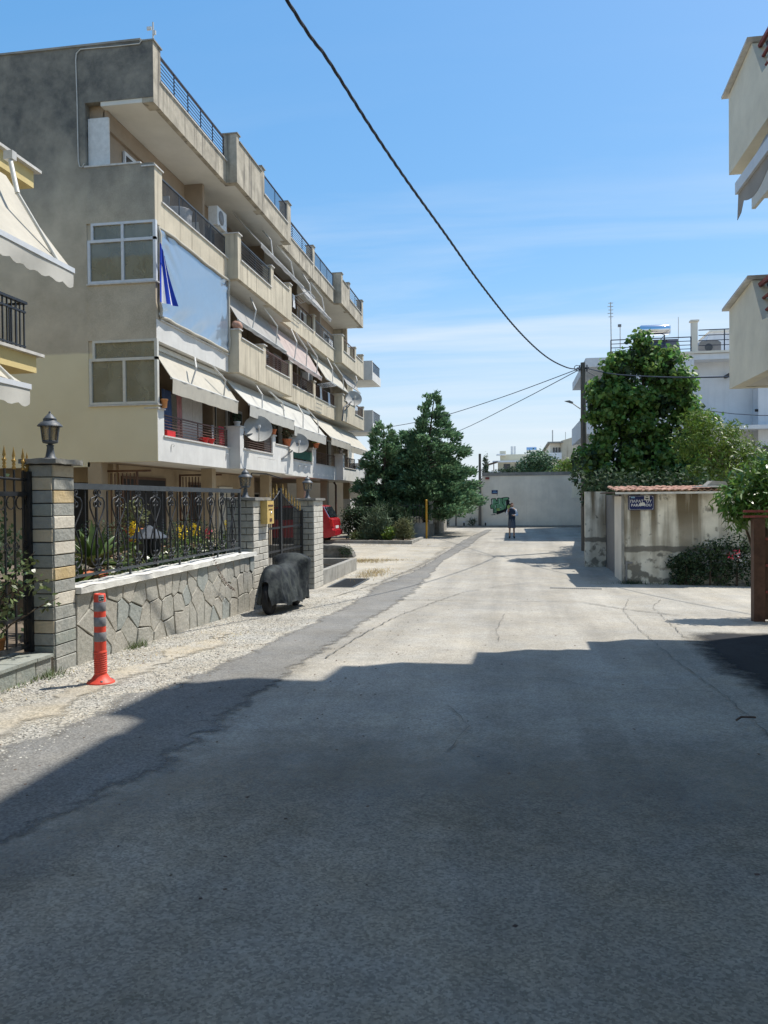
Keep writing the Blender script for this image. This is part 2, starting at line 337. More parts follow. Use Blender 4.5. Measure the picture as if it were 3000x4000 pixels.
def shed_mat():
    """old whitewash over render: brown run-off streaks from the eaves, flaked patches low down, a band of bare render"""
    m = mat('shed_wall', (.72, .68, .57), .92, .12, 2.2, .5, 30, detail=10, streak=(.17, .135, .075), streak_amt=.0)
    n, l, b = nodes_of(m); out = b.inputs['Base Color'].links[0].from_socket
    g = n.new('ShaderNodeNewGeometry'); s = n.new('ShaderNodeSeparateXYZ'); l.new(g.outputs['Position'], s.inputs[0])
    def blend(fac, colr):
        nonlocal out
        x = n.new('ShaderNodeMix'); x.data_type = 'RGBA'; l.new(fac, x.inputs[0]); l.new(out, x.inputs[6]); x.inputs[7].default_value = (*colr, 1); out = x.outputs[2]
    def noise(sc, scale, det=6):
        mpz = n.new('ShaderNodeMapping'); mpz.inputs['Scale'].default_value = sc; l.new(g.outputs['Position'], mpz.inputs[0])
        q = n.new('ShaderNodeTexNoise'); q.inputs['Scale'].default_value = scale; q.inputs['Detail'].default_value = det; l.new(mpz.outputs[0], q.inputs[0]); return q.outputs[0]
    def rng_(v, a, b_, lo, hi):
        q = n.new('ShaderNodeMapRange'); q.inputs[1].default_value = a; q.inputs[2].default_value = b_; q.inputs[3].default_value = lo; q.inputs[4].default_value = hi; l.new(v, q.inputs[0]); return q.outputs[0]
    def mulm(a, b_):
        q = n.new('ShaderNodeMath'); q.operation = 'MULTIPLY'; l.new(a, q.inputs[0]); l.new(b_, q.inputs[1]); return q.outputs[0]
    def addm(a, b_):
        q = n.new('ShaderNodeMath'); q.operation = 'ADD'; l.new(a, q.inputs[0]); l.new(b_, q.inputs[1]); return q.outputs[0]
    blend(rng_(noise((1, 1, 1), 2.3, 10), .48, .66, 0, .55), (.38, .345, .265))
    st = rng_(noise((3.4, 1, .20), 1.05, 5), .43, .56, 0, .95)
    blend(mulm(st, rng_(s.outputs[2], -.1, 1.3, .25, 1.0)), (.135, .105, .060))
    low = rng_(s.outputs[2], .5, -.3, 0, .16)
    blend(rng_(addm(noise((1, 1, 1), 5., 9), low), .60, .70, 0, .9), (.17, .16, .13))
    zb = addm(s.outputs[2], rng_(noise((1, 1, 1), 4., 6), 0, 1, -.07, .07))
    blend(mulm(rng_(zb, .50, .47, 0, 1), rng_(zb, .33, .36, 0, .85)), (.13, .12, .10))
    l.new(out, b.inputs['Base Color'])
shed_mat()

# ---------------------------------------------------------------- building helpers
LOC = {}
def sm(a, b, t):
    t = min(1., max(0., (t-a)/(b-a))); return t*t*(3-2*t)
def gz(y): return -.42*sm(4, 20, y) + .25*sm(22, 38, y)

def tag(o, label=None, cat=None, group=None, kind=None):
    if label: o['label'] = label
    if cat: o['category'] = cat
    if group: o['group'] = group
    if kind: o['kind'] = kind
    return o
def thing(name, label, cat, loc=(0, 0, 0), group=None):
    o = bpy.data.objects.new(name, None); o.empty_display_size = .2; COL.objects.link(o)
    o.location = loc; LOC[o.name] = Vector(loc)
    return tag(o, label, cat, group)
def put(o, parent, loc):
    """link an object at a world location under a parent (no rotations used above it)"""
    COL.objects.link(o); loc = Vector(loc)
    if parent is not None:
        o.parent = parent; o.location = loc - LOC[parent.name]
    else: o.location = loc
    LOC[o.name] = loc
    return o
class MB:
    def __init__(s): s.v = []; s.f = []; s.sm = []
    def add(s, vs, fs, smooth=False):
        k = len(s.v); s.v += [tuple(p) for p in vs]; s.f += [tuple(i+k for i in f) for f in fs]; s.sm += [smooth]*len(fs); return s
    def box(s, x0, x1, y0, y1, z0, z1):
        if x0 > x1: x0, x1 = x1, x0
        if y0 > y1: y0, y1 = y1, y0
        if z0 > z1: z0, z1 = z1, z0
        return s.add([(x0,y0,z0),(x1,y0,z0),(x1,y1,z0),(x0,y1,z0),(x0,y0,z1),(x1,y0,z1),(x1,y1,z1),(x0,y1,z1)],
                     [(0,3,2,1),(4,5,6,7),(0,1,5,4),(1,2,6,5),(2,3,7,6),(3,0,4,7)])
    def prism(s, poly, axis, a, b):
        """extrude a 2-D polygon along an axis; poly coords are the other two axes in xyz order"""
        def P(u, v, w): return (w,u,v) if axis == 'x' else (u,w,v) if axis == 'y' else (u,v,w)
        n = len(poly); vs = [P(u, v, a) for u, v in poly] + [P(u, v, b) for u, v in poly]
        return s.add(vs, [tuple(range(n))[::-1], tuple(range(n, 2*n))] + [(i, (i+1) % n, n+(i+1) % n, n+i) for i in range(n)])
    def tube(s, pts, r, seg=6, cap=True, smooth=True):
        pts = [Vector(p) for p in pts]; n = len(pts); rs = r if isinstance(r, (list, tuple)) else [r]*n
        rings = []; prev = None
        for i, p in enumerate(pts):
            d = (pts[min(i+1, n-1)] - pts[max(i-1, 0)]);
            if d.length < 1e-9: d = Vector((0, 0, 1))
            d.normalize()
            if prev is None:
                a = d.cross(Vector((0, 0, 1)) if abs(d.z) < .9 else Vector((1, 0, 0))).normalized()
            else:
                a = (prev - d*prev.dot(d))
                a = a.normalized() if a.length > 1e-6 else d.orthogonal().normalized()
            prev = a; b = d.cross(a)
            rings.append([p + (a*math.cos(t) + b*math.sin(t))*rs[i] for t in [2*math.pi*(j+.5)/seg for j in range(seg)]])
        vs = [q for g in rings for q in g]; fs = []
        for i in range(n-1):
            for j in range(seg): fs.append((i*seg+j, i*seg+(j+1) % seg, (i+1)*seg+(j+1) % seg, (i+1)*seg+j))
        s.add(vs, fs, smooth and seg > 4)
        if cap: s.add(rings[0], [tuple(range(seg))[::-1]]); s.add(rings[-1], [tuple(range(seg))])
        return s
    def lathe(s, prof, c, seg=12, smooth=True, axis='z'):
        vs = []; n = len(prof)
        for r, h in prof:
            for j in range(seg):
                t = 2*math.pi*(j+.5)/seg; u, w = r*math.cos(t), r*math.sin(t)
                p = (u, w, h) if axis == 'z' else (h, u, w) if axis == 'x' else (u, h, w)
                vs.append((c[0]+p[0], c[1]+p[1], c[2]+p[2]))
        fs = [(i*seg+j, i*seg+(j+1) % seg, (i+1)*seg+(j+1) % seg, (i+1)*seg+j) for i in range(n-1) for j in range(seg)]
        s.add(vs, fs, smooth)
        s.add(vs[:seg], [tuple(range(seg))[::-1]]); s.add(vs[-seg:], [tuple(range(seg))]); return s
    def grid(s, f, nu, nv, thick=None, smooth=True):
        """f(u,v)->point, u,v in 0..1; thick: offset vector gives the sheet a back"""
        P = [[Vector(f(i/nu, j/nv)) for j in range(nv+1)] for i in range(nu+1)]
        vs = [p for r in P for p in r]; w = nv+1
        fs = [(i*w+j, (i+1)*w+j, (i+1)*w+j+1, i*w+j+1) for i in range(nu) for j in range(nv)]
        s.add(vs, fs, smooth)
        if thick is not None:
            t = Vector(thick); s.add([p+t for p in vs], [q[::-1] for q in fs], smooth)
            ed = [i*w for i in range(nu+1)] + [nu*w+j for j in range(1, w)] + [i*w+nv for i in range(nu-1, -1, -1)] + [j for j in range(nv-1, 0, -1)]
            m = len(ed); s.add([vs[i] for i in ed] + [vs[i]+t for i in ed], [(k, (k+1) % m, m+(k+1) % m, m+k)[::-1] for k in range(m)])
        return s
    def mesh(s, name, m, off=Vector((0, 0, 0))):
        me = bpy.data.meshes.new(name)
        me.from_pydata([(p[0]-off.x, p[1]-off.y, p[2]-off.z) for p in s.v], [], s.f)
        me.materials.append(MATS[m] if isinstance(m, str) else m)
        me.polygons.foreach_set('use_smooth', s.sm); me.update()
        bm = bmesh.new(); bm.from_mesh(me); bmesh.ops.recalc_face_normals(bm, faces=bm.faces); bm.to_mesh(me); bm.free()
        return me
    def build(s, name, m, parent=None, label=None, cat=None, group=None, kind=None, origin=None):
        if origin is None:
            origin = LOC[parent.name] if parent is not None else Vector([(min(q)+max(q))/2 for q in zip(*s.v)][:2] + [min(p[2] for p in s.v)])
        origin = Vector(origin)
        o = bpy.data.objects.new(name, s.mesh(name, m, origin))
        put(o, parent, origin); return tag(o, label, cat, group, kind)
def inst(name, me, parent, loc, rot=None, scale=None):
    o = bpy.data.objects.new(name, me); put(o, parent, loc)
    if rot: o.rotation_euler = rot
    if scale: o.scale = scale if hasattr(scale, '__len__') else (scale,)*3
    return o
def copy_tree(o, delta, label=None, parent=None):
    c = o.copy(); COL.objects.link(c)
    if parent is None: c.location = o.location + Vector(delta); LOC[c.name] = LOC[o.name] + Vector(delta)
    else: c.parent = parent; LOC[c.name] = LOC[o.name] + Vector(delta)
    if label: c['label'] = label
    for ch in list(o.children): copy_tree(ch, delta, None, c)
    return c
def jit(a): return random.uniform(-a, a)
def arr_mesh(name, V, F, m):
    """numpy verts (n,3) and quads (k,4) to a mesh"""
    me = bpy.data.meshes.new(name); nv, nf = len(V), len(F)
    me.vertices.add(nv); me.vertices.foreach_set('co', V.astype(np.float32).ravel())
    me.loops.add(nf*4); me.loops.foreach_set('vertex_index', F.astype(np.int32).ravel())
    me.polygons.add(nf); me.polygons.foreach_set('loop_start', np.arange(0, nf*4, 4, dtype=np.int32))
    me.polygons.foreach_set('loop_total', np.full(nf, 4, dtype=np.int32))
    me.update(calc_edges=True); me.materials.append(MATS[m]); return me
def leaf_frames(clumps, n, up_bias=.3, droop=0., shell=.55):
    """random leaf positions and axes in ellipsoid clumps (cx,cy,cz,rx,ry,rz): returns P, T (tip dir), Nn (normal)"""
    cl = np.array(clumps, float); w = (cl[:, 3]*cl[:, 4]*cl[:, 5])**(2/3); w /= w.sum()
    k = rng.choice(len(cl), n, p=w)
    d = rng.normal(size=(n, 3)); d /= np.linalg.norm(d, axis=1)[:, None]
    r = shell + (1-shell)*rng.random(n)**.7
    r *= 1 + .16*rng.normal(size=n)
    P = cl[k, :3] + d*cl[k, 3:]*r[:, None]
    Nn = d*.7 + rng.normal(size=(n, 3))*.55 + np.array([0, 0, up_bias])
    Nn /= np.linalg.norm(Nn, axis=1)[:, None]
    T = rng.normal(size=(n, 3)) + d*.6 + np.array([0, 0, -droop])
    T -= Nn*(T*Nn).sum(1)[:, None]; T /= np.linalg.norm(T, axis=1)[:, None] + 1e-9
    return P, T, Nn
LEAF = {'heart': [(0, 0, 0), (.42, .18, .10), (.40, .50, .08), (0, 1, -.12), (-.40, .50, .08), (-.42, .18, .10)],
        'lance': [(0, 0, 0), (.13, .35, .05), (0, 1, -.06), (-.13, .35, .05)],
        'oval': [(0, 0, 0), (.30, .42, .07), (0, 1, -.05), (-.30, .42, .07)],
        'needle': [(-.06, 0, 0), (.06, 0, 0), (.035, 1, 0), (-.035, 1, 0)],
        'spray': [(0, 0, 0), (.24, .40, .04), (0, 1, -.10), (-.24, .40, .04)]}
def leaf_mesh_data(P, T, Nn, size, shape):
    sh = np.array(LEAF[shape]); B = np.cross(T, Nn); n = len(P)
    size = np.broadcast_to(size, (n,))[:, None, None]
    V = P[:, None, :] + size*(B[:, None, :]*sh[None, :, 0, None] + T[:, None, :]*sh[None, :, 1, None] + Nn[:, None, :]*sh[None, :, 2, None])
    m = len(sh); idx = np.arange(n)[:, None]*m
    if m == 6: F = np.concatenate([idx + np.array([0, 1, 2, 3]), idx + np.array([0, 3, 4, 5])])
    else: F = idx + np.array([0, 1, 2, 3])
    return V.reshape(-1, 3), F
def foliage(name, parent, clumps, n, size, shape, m, up_bias=.3, droop=0., shell=.55, label=None, svar=.3, kind=None):
    P, T, Nn = leaf_frames(clumps, n, up_bias, droop, shell)
    s = size*(1 + svar*(rng.random(n)*2-1))
    V, F = leaf_mesh_data(P, T, Nn, s, shape)
    o = bpy.data.objects.new(name, arr_mesh(name, V - np.array(LOC[parent.name]), F, m))
    put(o, parent, LOC[parent.name]); return tag(o, label, kind=kind)
def leaf_parts(parent, clumps, n, size, shape, m, up_bias, droop, near, name='leaf'):
    """the leaves that show largest: each an object of its own sharing one mesh; near(P) filters to the side in view"""
    sh = np.array(LEAF[shape])*size; k = len(sh)
    me = arr_mesh(name, sh, np.array([[0, 1, 2, 3], [0, 3, 4, 5]] if k == 6 else [[0, 1, 2, 3]]), m)
    P, T, Nn = leaf_frames(clumps, n*8, up_bias, droop, .95)
    ok = np.where(near(P))[0][:n]
    for i in ok:
        t, nn = Vector(T[i]), Vector(Nn[i]); b = t.cross(nn)
        R = Matrix((b, t, nn)).transposed()
        inst(name, me, parent, P[i], R.to_euler(), random.uniform(.8, 1.2))
def trunk(parent, base, tops, r, m='bark', name='trunk'):
    b = MB(); base = Vector(base)
    for k, t in enumerate(tops):
        t = Vector(t); mid = base.lerp(t, .45) + Vector((jit(.12), jit(.12), 0)) + Vector((0, 0, (t-base).length*.08))
        f = 1 if k == 0 else .55
        b.tube([base - Vector((0, 0, .1)), base.lerp(mid, .5), mid, mid.lerp(t, .6), t], [r*1.25*f, r*f, r*.75*f, r*.45*f, r*.18*f], 7)
    return b.build(name, m, parent)
# ================================================================ GROUND
def yline(a, b, st): return list(np.arange(a, b+1e-6, st))
def ground():
    ys = [-400, -120, -40, -15, -5] + yline(-4, 60, .5) + [70, 90, 130, 200, 400, 1200]
    xs = [-900, -200, -60, -30] + yline(-14, 14, 2) + [30, 60, 200, 900]
    vs = [(x, y, gz(y)) for y in ys for x in xs]; w = len(xs)
    fs = [(j*w+i, j*w+i+1, (j+1)*w+i+1, (j+1)*w+i) for j in range(len(ys)-1) for i in range(w-1)]
    b = MB(); b.add(vs, fs, True); b.build('ground', 'road', None, kind='structure', origin=(0, 0, 0))
ground()
def interp(pts, y):
    for (y0, x0), (y1, x1) in zip(pts, pts[1:]):
        if y0 <= y <= y1: return x0 + (x1-x0)*(y-y0)/(y1-y0)
    return pts[-1][1] if y > pts[-1][0] else pts[0][1]
def sheet(name, left, right, y0, y1, dz, m, jl=0., jr=0., st=.1, kind='structure', feather=.5, fade=4):
    b = MB(); ys = yline(y0, y1, st); vs = []
    jx = [0, 0]
    for y in ys:
        jx = [jx[0]*.7 + jit(jl), jx[1]*.7 + jit(jr)]
        k = math.floor(y/.5)*.5; z = gz(k) + (gz(k+.5)-gz(k))*(y-k)/.5     # same facets as the ground
        xl, xr = interp(left, y)+jx[0], interp(right, y)+jx[1]; f = min(feather, (xr-xl)*.4)
        vs += [(xl-f*.5, y, z+dz), (xl+f*.5, y, z+dz), (xr-f*.5, y, z+dz), (xr+f*.5, y, z+dz)]
    b.add(vs, [(4*i+c, 4*i+c+1, 4*i+c+5, 4*i+c+4) for i in range(len(ys)-1) for c in range(3)], True)
    o = b.build(name, m, None, kind=kind, origin=(0, 0, 0)); a = o.data.attributes.new('edge', 'FLOAT', 'POINT'); n = len(ys)
    for i in range(n):
        ends = 1.; far = fade if y0 < -11 else min(fade, 4)
        if y0 > -11: ends = min(ends, i/4)
        ends = min(ends, (n-1-i)/far)
        for c in range(4): a.data[4*i+c].value = min(ends, 0. if c in (0, 3) else 1.)
    return o
SL = [(-12, -3.9), (3, -3.35), (4.56, -3.27), (6.2, -3.25), (6.8, -3.0), (11, -2.91), (14, -2.91), (16.5, -3.04), (18.3, -3.14), (23.4, -2.69), (29.7, -2.37), (47.6, -1.44)]
SR = [(-12, -3.1), (3, -2.55), (4.7, -2.19), (7.3, -2.15), (9.7, -2.19), (11.4, -2.18), (14.3, -2.15), (17.9, -2.18), (26, -2.25), (32.2, -1.68), (47.6, -1.1)]
sheet('gravel_verge', [(-12, -5.2), (6.3, -4.52), (16, -4.52), (18, -4.4)], [(a, b+.12) for a, b in SL], -12, 17.6, .004, 'gravel', 0, .05)
sheet('asphalt_strip', SL, SR, -12, 47.6, .008, 'strip', .035, .03)
sheet('sand_drift', [(2.5, -4.25), (6, -3.95), (8.5, -3.9), (10.5, -3.75)], [(2.5, -4.0), (4.5, -3.78), (6, -3.5), (8.5, -3.55), (10.5, -3.7)], 2.5, 10.5, .012, 'sand', .09, .09)
sheet('dark_patch', [(5.9, 2.9), (6.6, 2.25), (8, 2.15), (9.4, 2.2), (11.2, 2.5)], [(5.9, 3.0), (6.5, 6), (11.2, 6)], 5.9, 11.2, .008, 'dark_ground', .015, 0)  # near-black patch of road with soft edges
sheet('concrete_patch', [(19, -4.4), (24, -5.0), (32, -7)], [(18.5, -3.3), (22, -3.0), (28, -2.6), (32, -2.5)], 18.6, 32, .004, 'patch', .04, .06)
MB().box(-9.2, 4.6, 51.2, 51.95, -.4, -.06).build('wall_kerb', 'concrete', None, kind='structure')
sheet('near_asphalt', [(-12, -2.6), (3, -2.3), (5, -2.0)], [(-12, 7), (5.3, 7)], -12, 5.9, .006, 'near_asphalt', .02, .0, feather=.8, fade=26)  # near road darker and warmer, grading softly into the rest
def crack(pts, wdt=.012, name='road_crack'):
    b = MB(); P = []
    for (x0, y0), (x1, y1) in zip(pts, pts[1:]):
        k = max(2, int(math.hypot(x1-x0, y1-y0)/.12))
        for i in range(k): P.append((x0+(x1-x0)*i/k + jit(.018), y0+(y1-y0)*i/k + jit(.018)))
    P.append(pts[-1]); vs = []
    for i, (x, y) in enumerate(P):
        a, c = P[max(i-1, 0)], P[min(i+1, len(P)-1)]; dx, dy = c[0]-a[0], c[1]-a[1]; q = math.hypot(dx, dy) or 1
        w = wdt*.55*random.uniform(.2, 1.3); k = math.floor(y/.5)*.5; z = gz(k) + (gz(k+.5)-gz(k))*(y-k)/.5 + .0145
        vs += [(x-dy/q*w, y+dx/q*w, z), (x+dy/q*w, y-dx/q*w, z)]
    b.add(vs, [(2*i, 2*i+1, 2*i+3, 2*i+2) for i in range(len(P)-1)])
    b.build(name, 'crack', None, kind='structure', origin=(0, 0, 0))
crack([(-2.2, 15.36), (-.39, 15.2), (1.24, 15.4), (2.08, 13.9), (2.7, 13.2)], .03)
crack([(-.6, 7.5), (-.19, 7.43), (.41, 7.51), (.71, 7.14), (1.72, 7.1)], .008)
crack([(2.3, 16.), (1.9, 13.8), (1.75, 11), (1.72, 8.6), (1.78, 7.05), (1.76, 5.5), (1.9, 3.4)], .008)
crack([(2.9, 16), (2.5, 14.5), (2.35, 12.4), (2.2, 10.5)], .010)
crack([(-2.0, 8.3), (-1.95, 10.5), (-1.8, 12.6), (-1.45, 15), (-1.04, 17.1), (-.3, 18.6), (.41, 19.5), (1.6, 19.8)], .016)
crack([(-3.64, 15.8), (-3.2, 20), (-2.86, 23.9), (-2.1, 32), (-1.09, 43.6)], .025)
crack([(-.1, 13), (-.2, 11), (-.15, 9.9)], .008)
crack([(-.5, 6.3), (-.3, 5.7), (-.42, 5.1)], .006)
crack([(-3.8, 21), (-3.1, 22), (-2.6, 23.2), (-2.7, 25)], .02); crack([(-4, 30), (-2.6, 28.4), (-1.2, 28.8)], .015)
b = MB()
for k in range(26):                                   # iron gully slot across the road
    t = k/25; x = .9+t*1.1; y = 18.35-.15*t; b.box(x, x+.022, y-.05, y+.05, gz(y)+.004, gz(y)+.022)
b.build('gully_grate', 'grey_plastic', None, 'long iron gully grate set in the road before the tiled shed', 'drain grate')
# drain grate by the far gate pillar
t = thing('drain_grate', 'dark iron drain grate in the ground beside the far brick pillar', 'drain grate', (-3.98, 19.1, gz(19.1)))
b = MB(); b.box(-4.32, -3.66, 18.05, 18.12, -.41, -.395); b.box(-4.32, -3.66, 20.08, 20.15, -.41, -.395); b.box(-4.32, -4.26, 18.12, 20.08, -.41, -.395); b.box(-3.72, -3.66, 18.12, 20.08, -.41, -.395); b.build('frame', 'iron_grey', t)
m_ = MB().box(-.27, .27, -.025, .025, 0, .012).mesh('bar', 'iron')
for k in range(18): inst('bar', m_, t, (-3.99, 18.2+k*.108, -.408))
# loose stones, dry grass and leaf litter on the verge
def scatter(name, m, n, fn, size, kind='stuff', flat=.6):
    V = []; F = []; base = np.array([(-1,-1,0),(1,-1,0),(1,1,0),(-1,1,0),(-.6,-.6,1),(.6,-.6,1),(.6,.6,1),(-.6,.6,1)], float)
    Q = np.array([(4,5,6,7),(0,1,5,4),(1,2,6,5),(2,3,7,6),(3,0,4,7)])
    for i in range(n):
        x, y = fn(); s = size*random.uniform(.4, 1.5); a = random.random()*6.28
        R = np.array([[math.cos(a), -math.sin(a), 0], [math.sin(a), math.cos(a), 0], [0, 0, 1]])
        p = (base*np.array([s, s*random.uniform(.5, 1), s*flat]))@R.T + np.array([x, y, gz(y)+.006]); F.append(Q+len(V)*8); V.append(p)
    o = bpy.data.objects.new(name, arr_mesh(name, np.concatenate(V), np.concatenate(F), m)); put(o, None, (0, 0, 0)); return tag(o, kind=kind)
scatter('gravel', 'pebble', 7500, lambda: (random.uniform(-4.45, -3.05), 2.4+13*random.random()**1.4), .0068)
scatter('wall_foot_gravel', 'pebble', 900, lambda: (-4.46+abs(random.gauss(0, .12)), random.uniform(6.2, 13)), .009)
scatter('leaf_litter', 'litter', 260, lambda: (random.uniform(-4.4, -2.6), 3+16*random.random()), .011, flat=.25)
scatter('road_grit', 'litter', 380, lambda: (random.gauss(-1.9, 1.3), 3+17*random.random()), .008, flat=.3)
def grass(name, m, cx, cy, rx, ry, n, h, lie=.5):
    V = []; 
    for i in range(n):
        x = cx+random.gauss(0, rx); y = cy+random.gauss(0, ry); a = random.random()*6.28; q = h*random.uniform(.4, 1.2); w = .004+.012*h
        c, s_ = math.cos(a), math.sin(a); z = gz(y)
        V.append([(x-s_*w, y+c*w, z), (x+s_*w, y-c*w, z), (x+c*q*lie+s_*w*.2, y+s_*q*lie-c*w*.2, z+q*.8), (x+c*q*lie-s_*w*.2, y+s_*q*lie+c*w*.2, z+q*.8)])
    V = np.array(V).reshape(-1, 3)
    o = bpy.data.objects.new(name, arr_mesh(name, V, np.arange(len(V)).reshape(-1, 4), m)); put(o, None, (0, 0, 0)); tag(o, kind='stuff')
grass('dry_grass', 'straw', -3.85, 21.6, .22, .8, 900, .10, .8); grass('dry_grass', 'straw', -5.0, 25.6, .5, .35, 1100, .10, .9)
grass('dry_grass', 'straw', -4.2, 26.0, .5, .12, 400, .07, .9); grass('dry_grass', 'straw', -3.7, 9.6, .16, .5, 260, .035, 1.2)
grass('dry_grass', 'straw', -3.95, 8.0, .18, .5, 200, .03, 1.2); grass('dry_grass', 'straw', -5.2, 32.6, 1.1, .08, 300, .05, .9)
grass('weeds', 'leaf_gate', -4.42, 8.75, .05, .12, 130, .11, .6); grass('weeds', 'leaf_gate', -4.42, 6.92, .05, .10, 130, .09, .6)
grass('weeds', 'leaf_gate', -4.44, 6.4, .03, .22, 90, .05, .8); grass('weeds', 'leaf_dark', 2.9, 19.55, .15, .06, 200, .12, .7); grass('weeds', 'leaf_gate', 4.0, 19.5, .9, .08, 260, .08, .7)
grass('weeds', 'straw', -4.3, 5.0, .12, .9, 160, .04, 1.)
MB().tube([(1.62, 6.02, .022), (1.67, 6.08, .03), (1.75, 6.1, .026), (1.78, 6.12, .02)], .008, 5).build('twig', 'litter', None, 'small dark bent twig lying alone on the shaded road', 'twig')

# ================================================================ APARTMENT BUILDING (left)
apt = thing('apartment_building', 'long four storey beige apartment building with stained grey gable and rows of balconies', 'building', (-10, 31, -.4))
XA, XB, XD, XI = -8.6, -8.26, -8.24, -10.0
Y0, Y1 = 18.2, 44.0
SEG = [('A', 18.2, 23.2, XA), ('B', 23.2, 29.2, XB), ('C', 29.2, 38.2, XA), ('D', 38.2, 44.0, XD)]
ZB = [2.68, 5.66, 8.55, 11.5]                  # slab undersides
ZL = [3.30, 6.30, 9.16, 12.16]                 # low parapet tops
ZT = [3.97, 6.97, 9.93, 12.99]                 # post tops
# main body behind the balconies
b = MB(); b.box(-24, -10.42, Y0, Y0+.22, 2.56, 13.02); b.build('gable_wall', 'gable', apt)
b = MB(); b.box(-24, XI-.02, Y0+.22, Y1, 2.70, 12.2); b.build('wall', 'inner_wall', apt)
b = MB(); b.box(-24, -9.2, Y1, Y1+.2, 2.70, 12.4); b.build('end_wall', 'render_top', apt); MB().box(-24, -8.91, Y0-.03, Y0+.26, 13.021, 13.07).build('gable_coping', 'coping_grey', apt)
# gable ends of the balconies (closed towards the street corner)
for za, zb_ in ((11.62, 13.02), (8.62, 10.02), (5.70, 7.08), (2.67, 4.06)): MB().box(-10.419, XA-.001, Y0-.012, Y0+.17, za, zb_).build('gable_parapet', 'gable', apt)
MB().box(-10.46, XA-.35, Y0-.03, Y0+.21, 10.02, 10.06).build('sill', 'marble', apt); MB().box(-10.42, XA+.06, Y0-.05, Y0+.20, 7.08, 7.11).build('sill', 'marble', apt); MB().box(-10.42, XA+.05, Y0-.05, Y0+.20, 4.06, 4.09).build('sill', 'marble', apt)
MB().box(-10.40, -9.85, Y0+.10, Y0+.16, 10.06, 11.28).build('white_panel', 'white_plastic', apt)
MB().box(-10.05, -9.93, Y0+.22, Y1-.3, 11.05, 11.5).build('lintel_beam', 'inner_wall', apt)
# slabs
for L_, zb in enumerate(ZB):
    for s, ya, yb, xf in SEG:
        MB().box(XI+.0, xf-.14, ya+.004, yb-.004, zb+.012, zb+.19).build('floor_slab', 'soffit', apt)
def wallmat(L_, s):
    return 'render_white' if (L_ == 0 or (L_ == 1 and s == 'A')) else ('render_top' if L_ == 3 else 'render_beige')
def rail(y0, y1, x, z0, z1, kind, m, seg_posts=1, bar_r=.011):
    """one balcony railing: frame (a part) with each bar a sub-part"""
    b = MB(); b.box(x-.022, x+.022, y0, y1, z1-.035, z1); b.box(x-.014, x+.014, y0, y1, z0, z0+.022)
    for k in range(seg_posts+2):
        y = y0+.012+(y1-y0-.024)*k/(seg_posts+1); b.box(x-.012, x+.012, y-.012, y+.012, z0+.022, z1-.035)
    r = b.build('railing', m, apt)
    if kind == 'h':
        me = MB().tube([(0, -(y1-y0)/2+.02, 0), (0, (y1-y0)/2-.02, 0)], bar_r, 5).mesh('bar', m); n = 6
        for k in range(n): inst('bar', me, r, (x+.02, (y0+y1)/2, z0+.022+(z1-z0-.06)*(k+.8)/(n+.5)))
    elif kind in ('v', 'net'):
        st = .11 if kind == 'v' else .07; n = int((y1-y0)/st)
        me = MB().box(-.006, .006, -.006, .006, z0+.02, z1-.03).mesh('bar', m)
        for k in range(1, n): inst('bar', me, r, (x, y0+(y1-y0)*k/n, 0))
    return r
def low(L_, s, x, y0, y1, m=None):
    b = MB(); b.box(x-.14, x, y0, y1, ZB[L_], ZL[L_]); b.build('parapet', m or wallmat(L_, s), apt)
    MB().box(x-.18, x+.04, y0-.01, y1+.01, ZL[L_], ZL[L_]+.035).build('coping', 'marble', apt)
def full(L_, s, x, y0, y1, zt=None, cop=True, m=None, depth=.16, ox=0):
    zt = zt or ZT[L_]-.1
    b = MB(); b.box(x-depth, x+ox, y0, y1, ZB[L_], zt); b.build('parapet', m or wallmat(L_, s), apt)
    if cop: MB().box(x-depth-.035, x+ox+.04, y0-.03, y1+.03, zt, zt+.035).build('coping', 'coping_grey' if L_ == 3 else 'marble', apt)
RB = ['rail_brown', 'rail_brown', 'iron_grey', 'rail_blue']
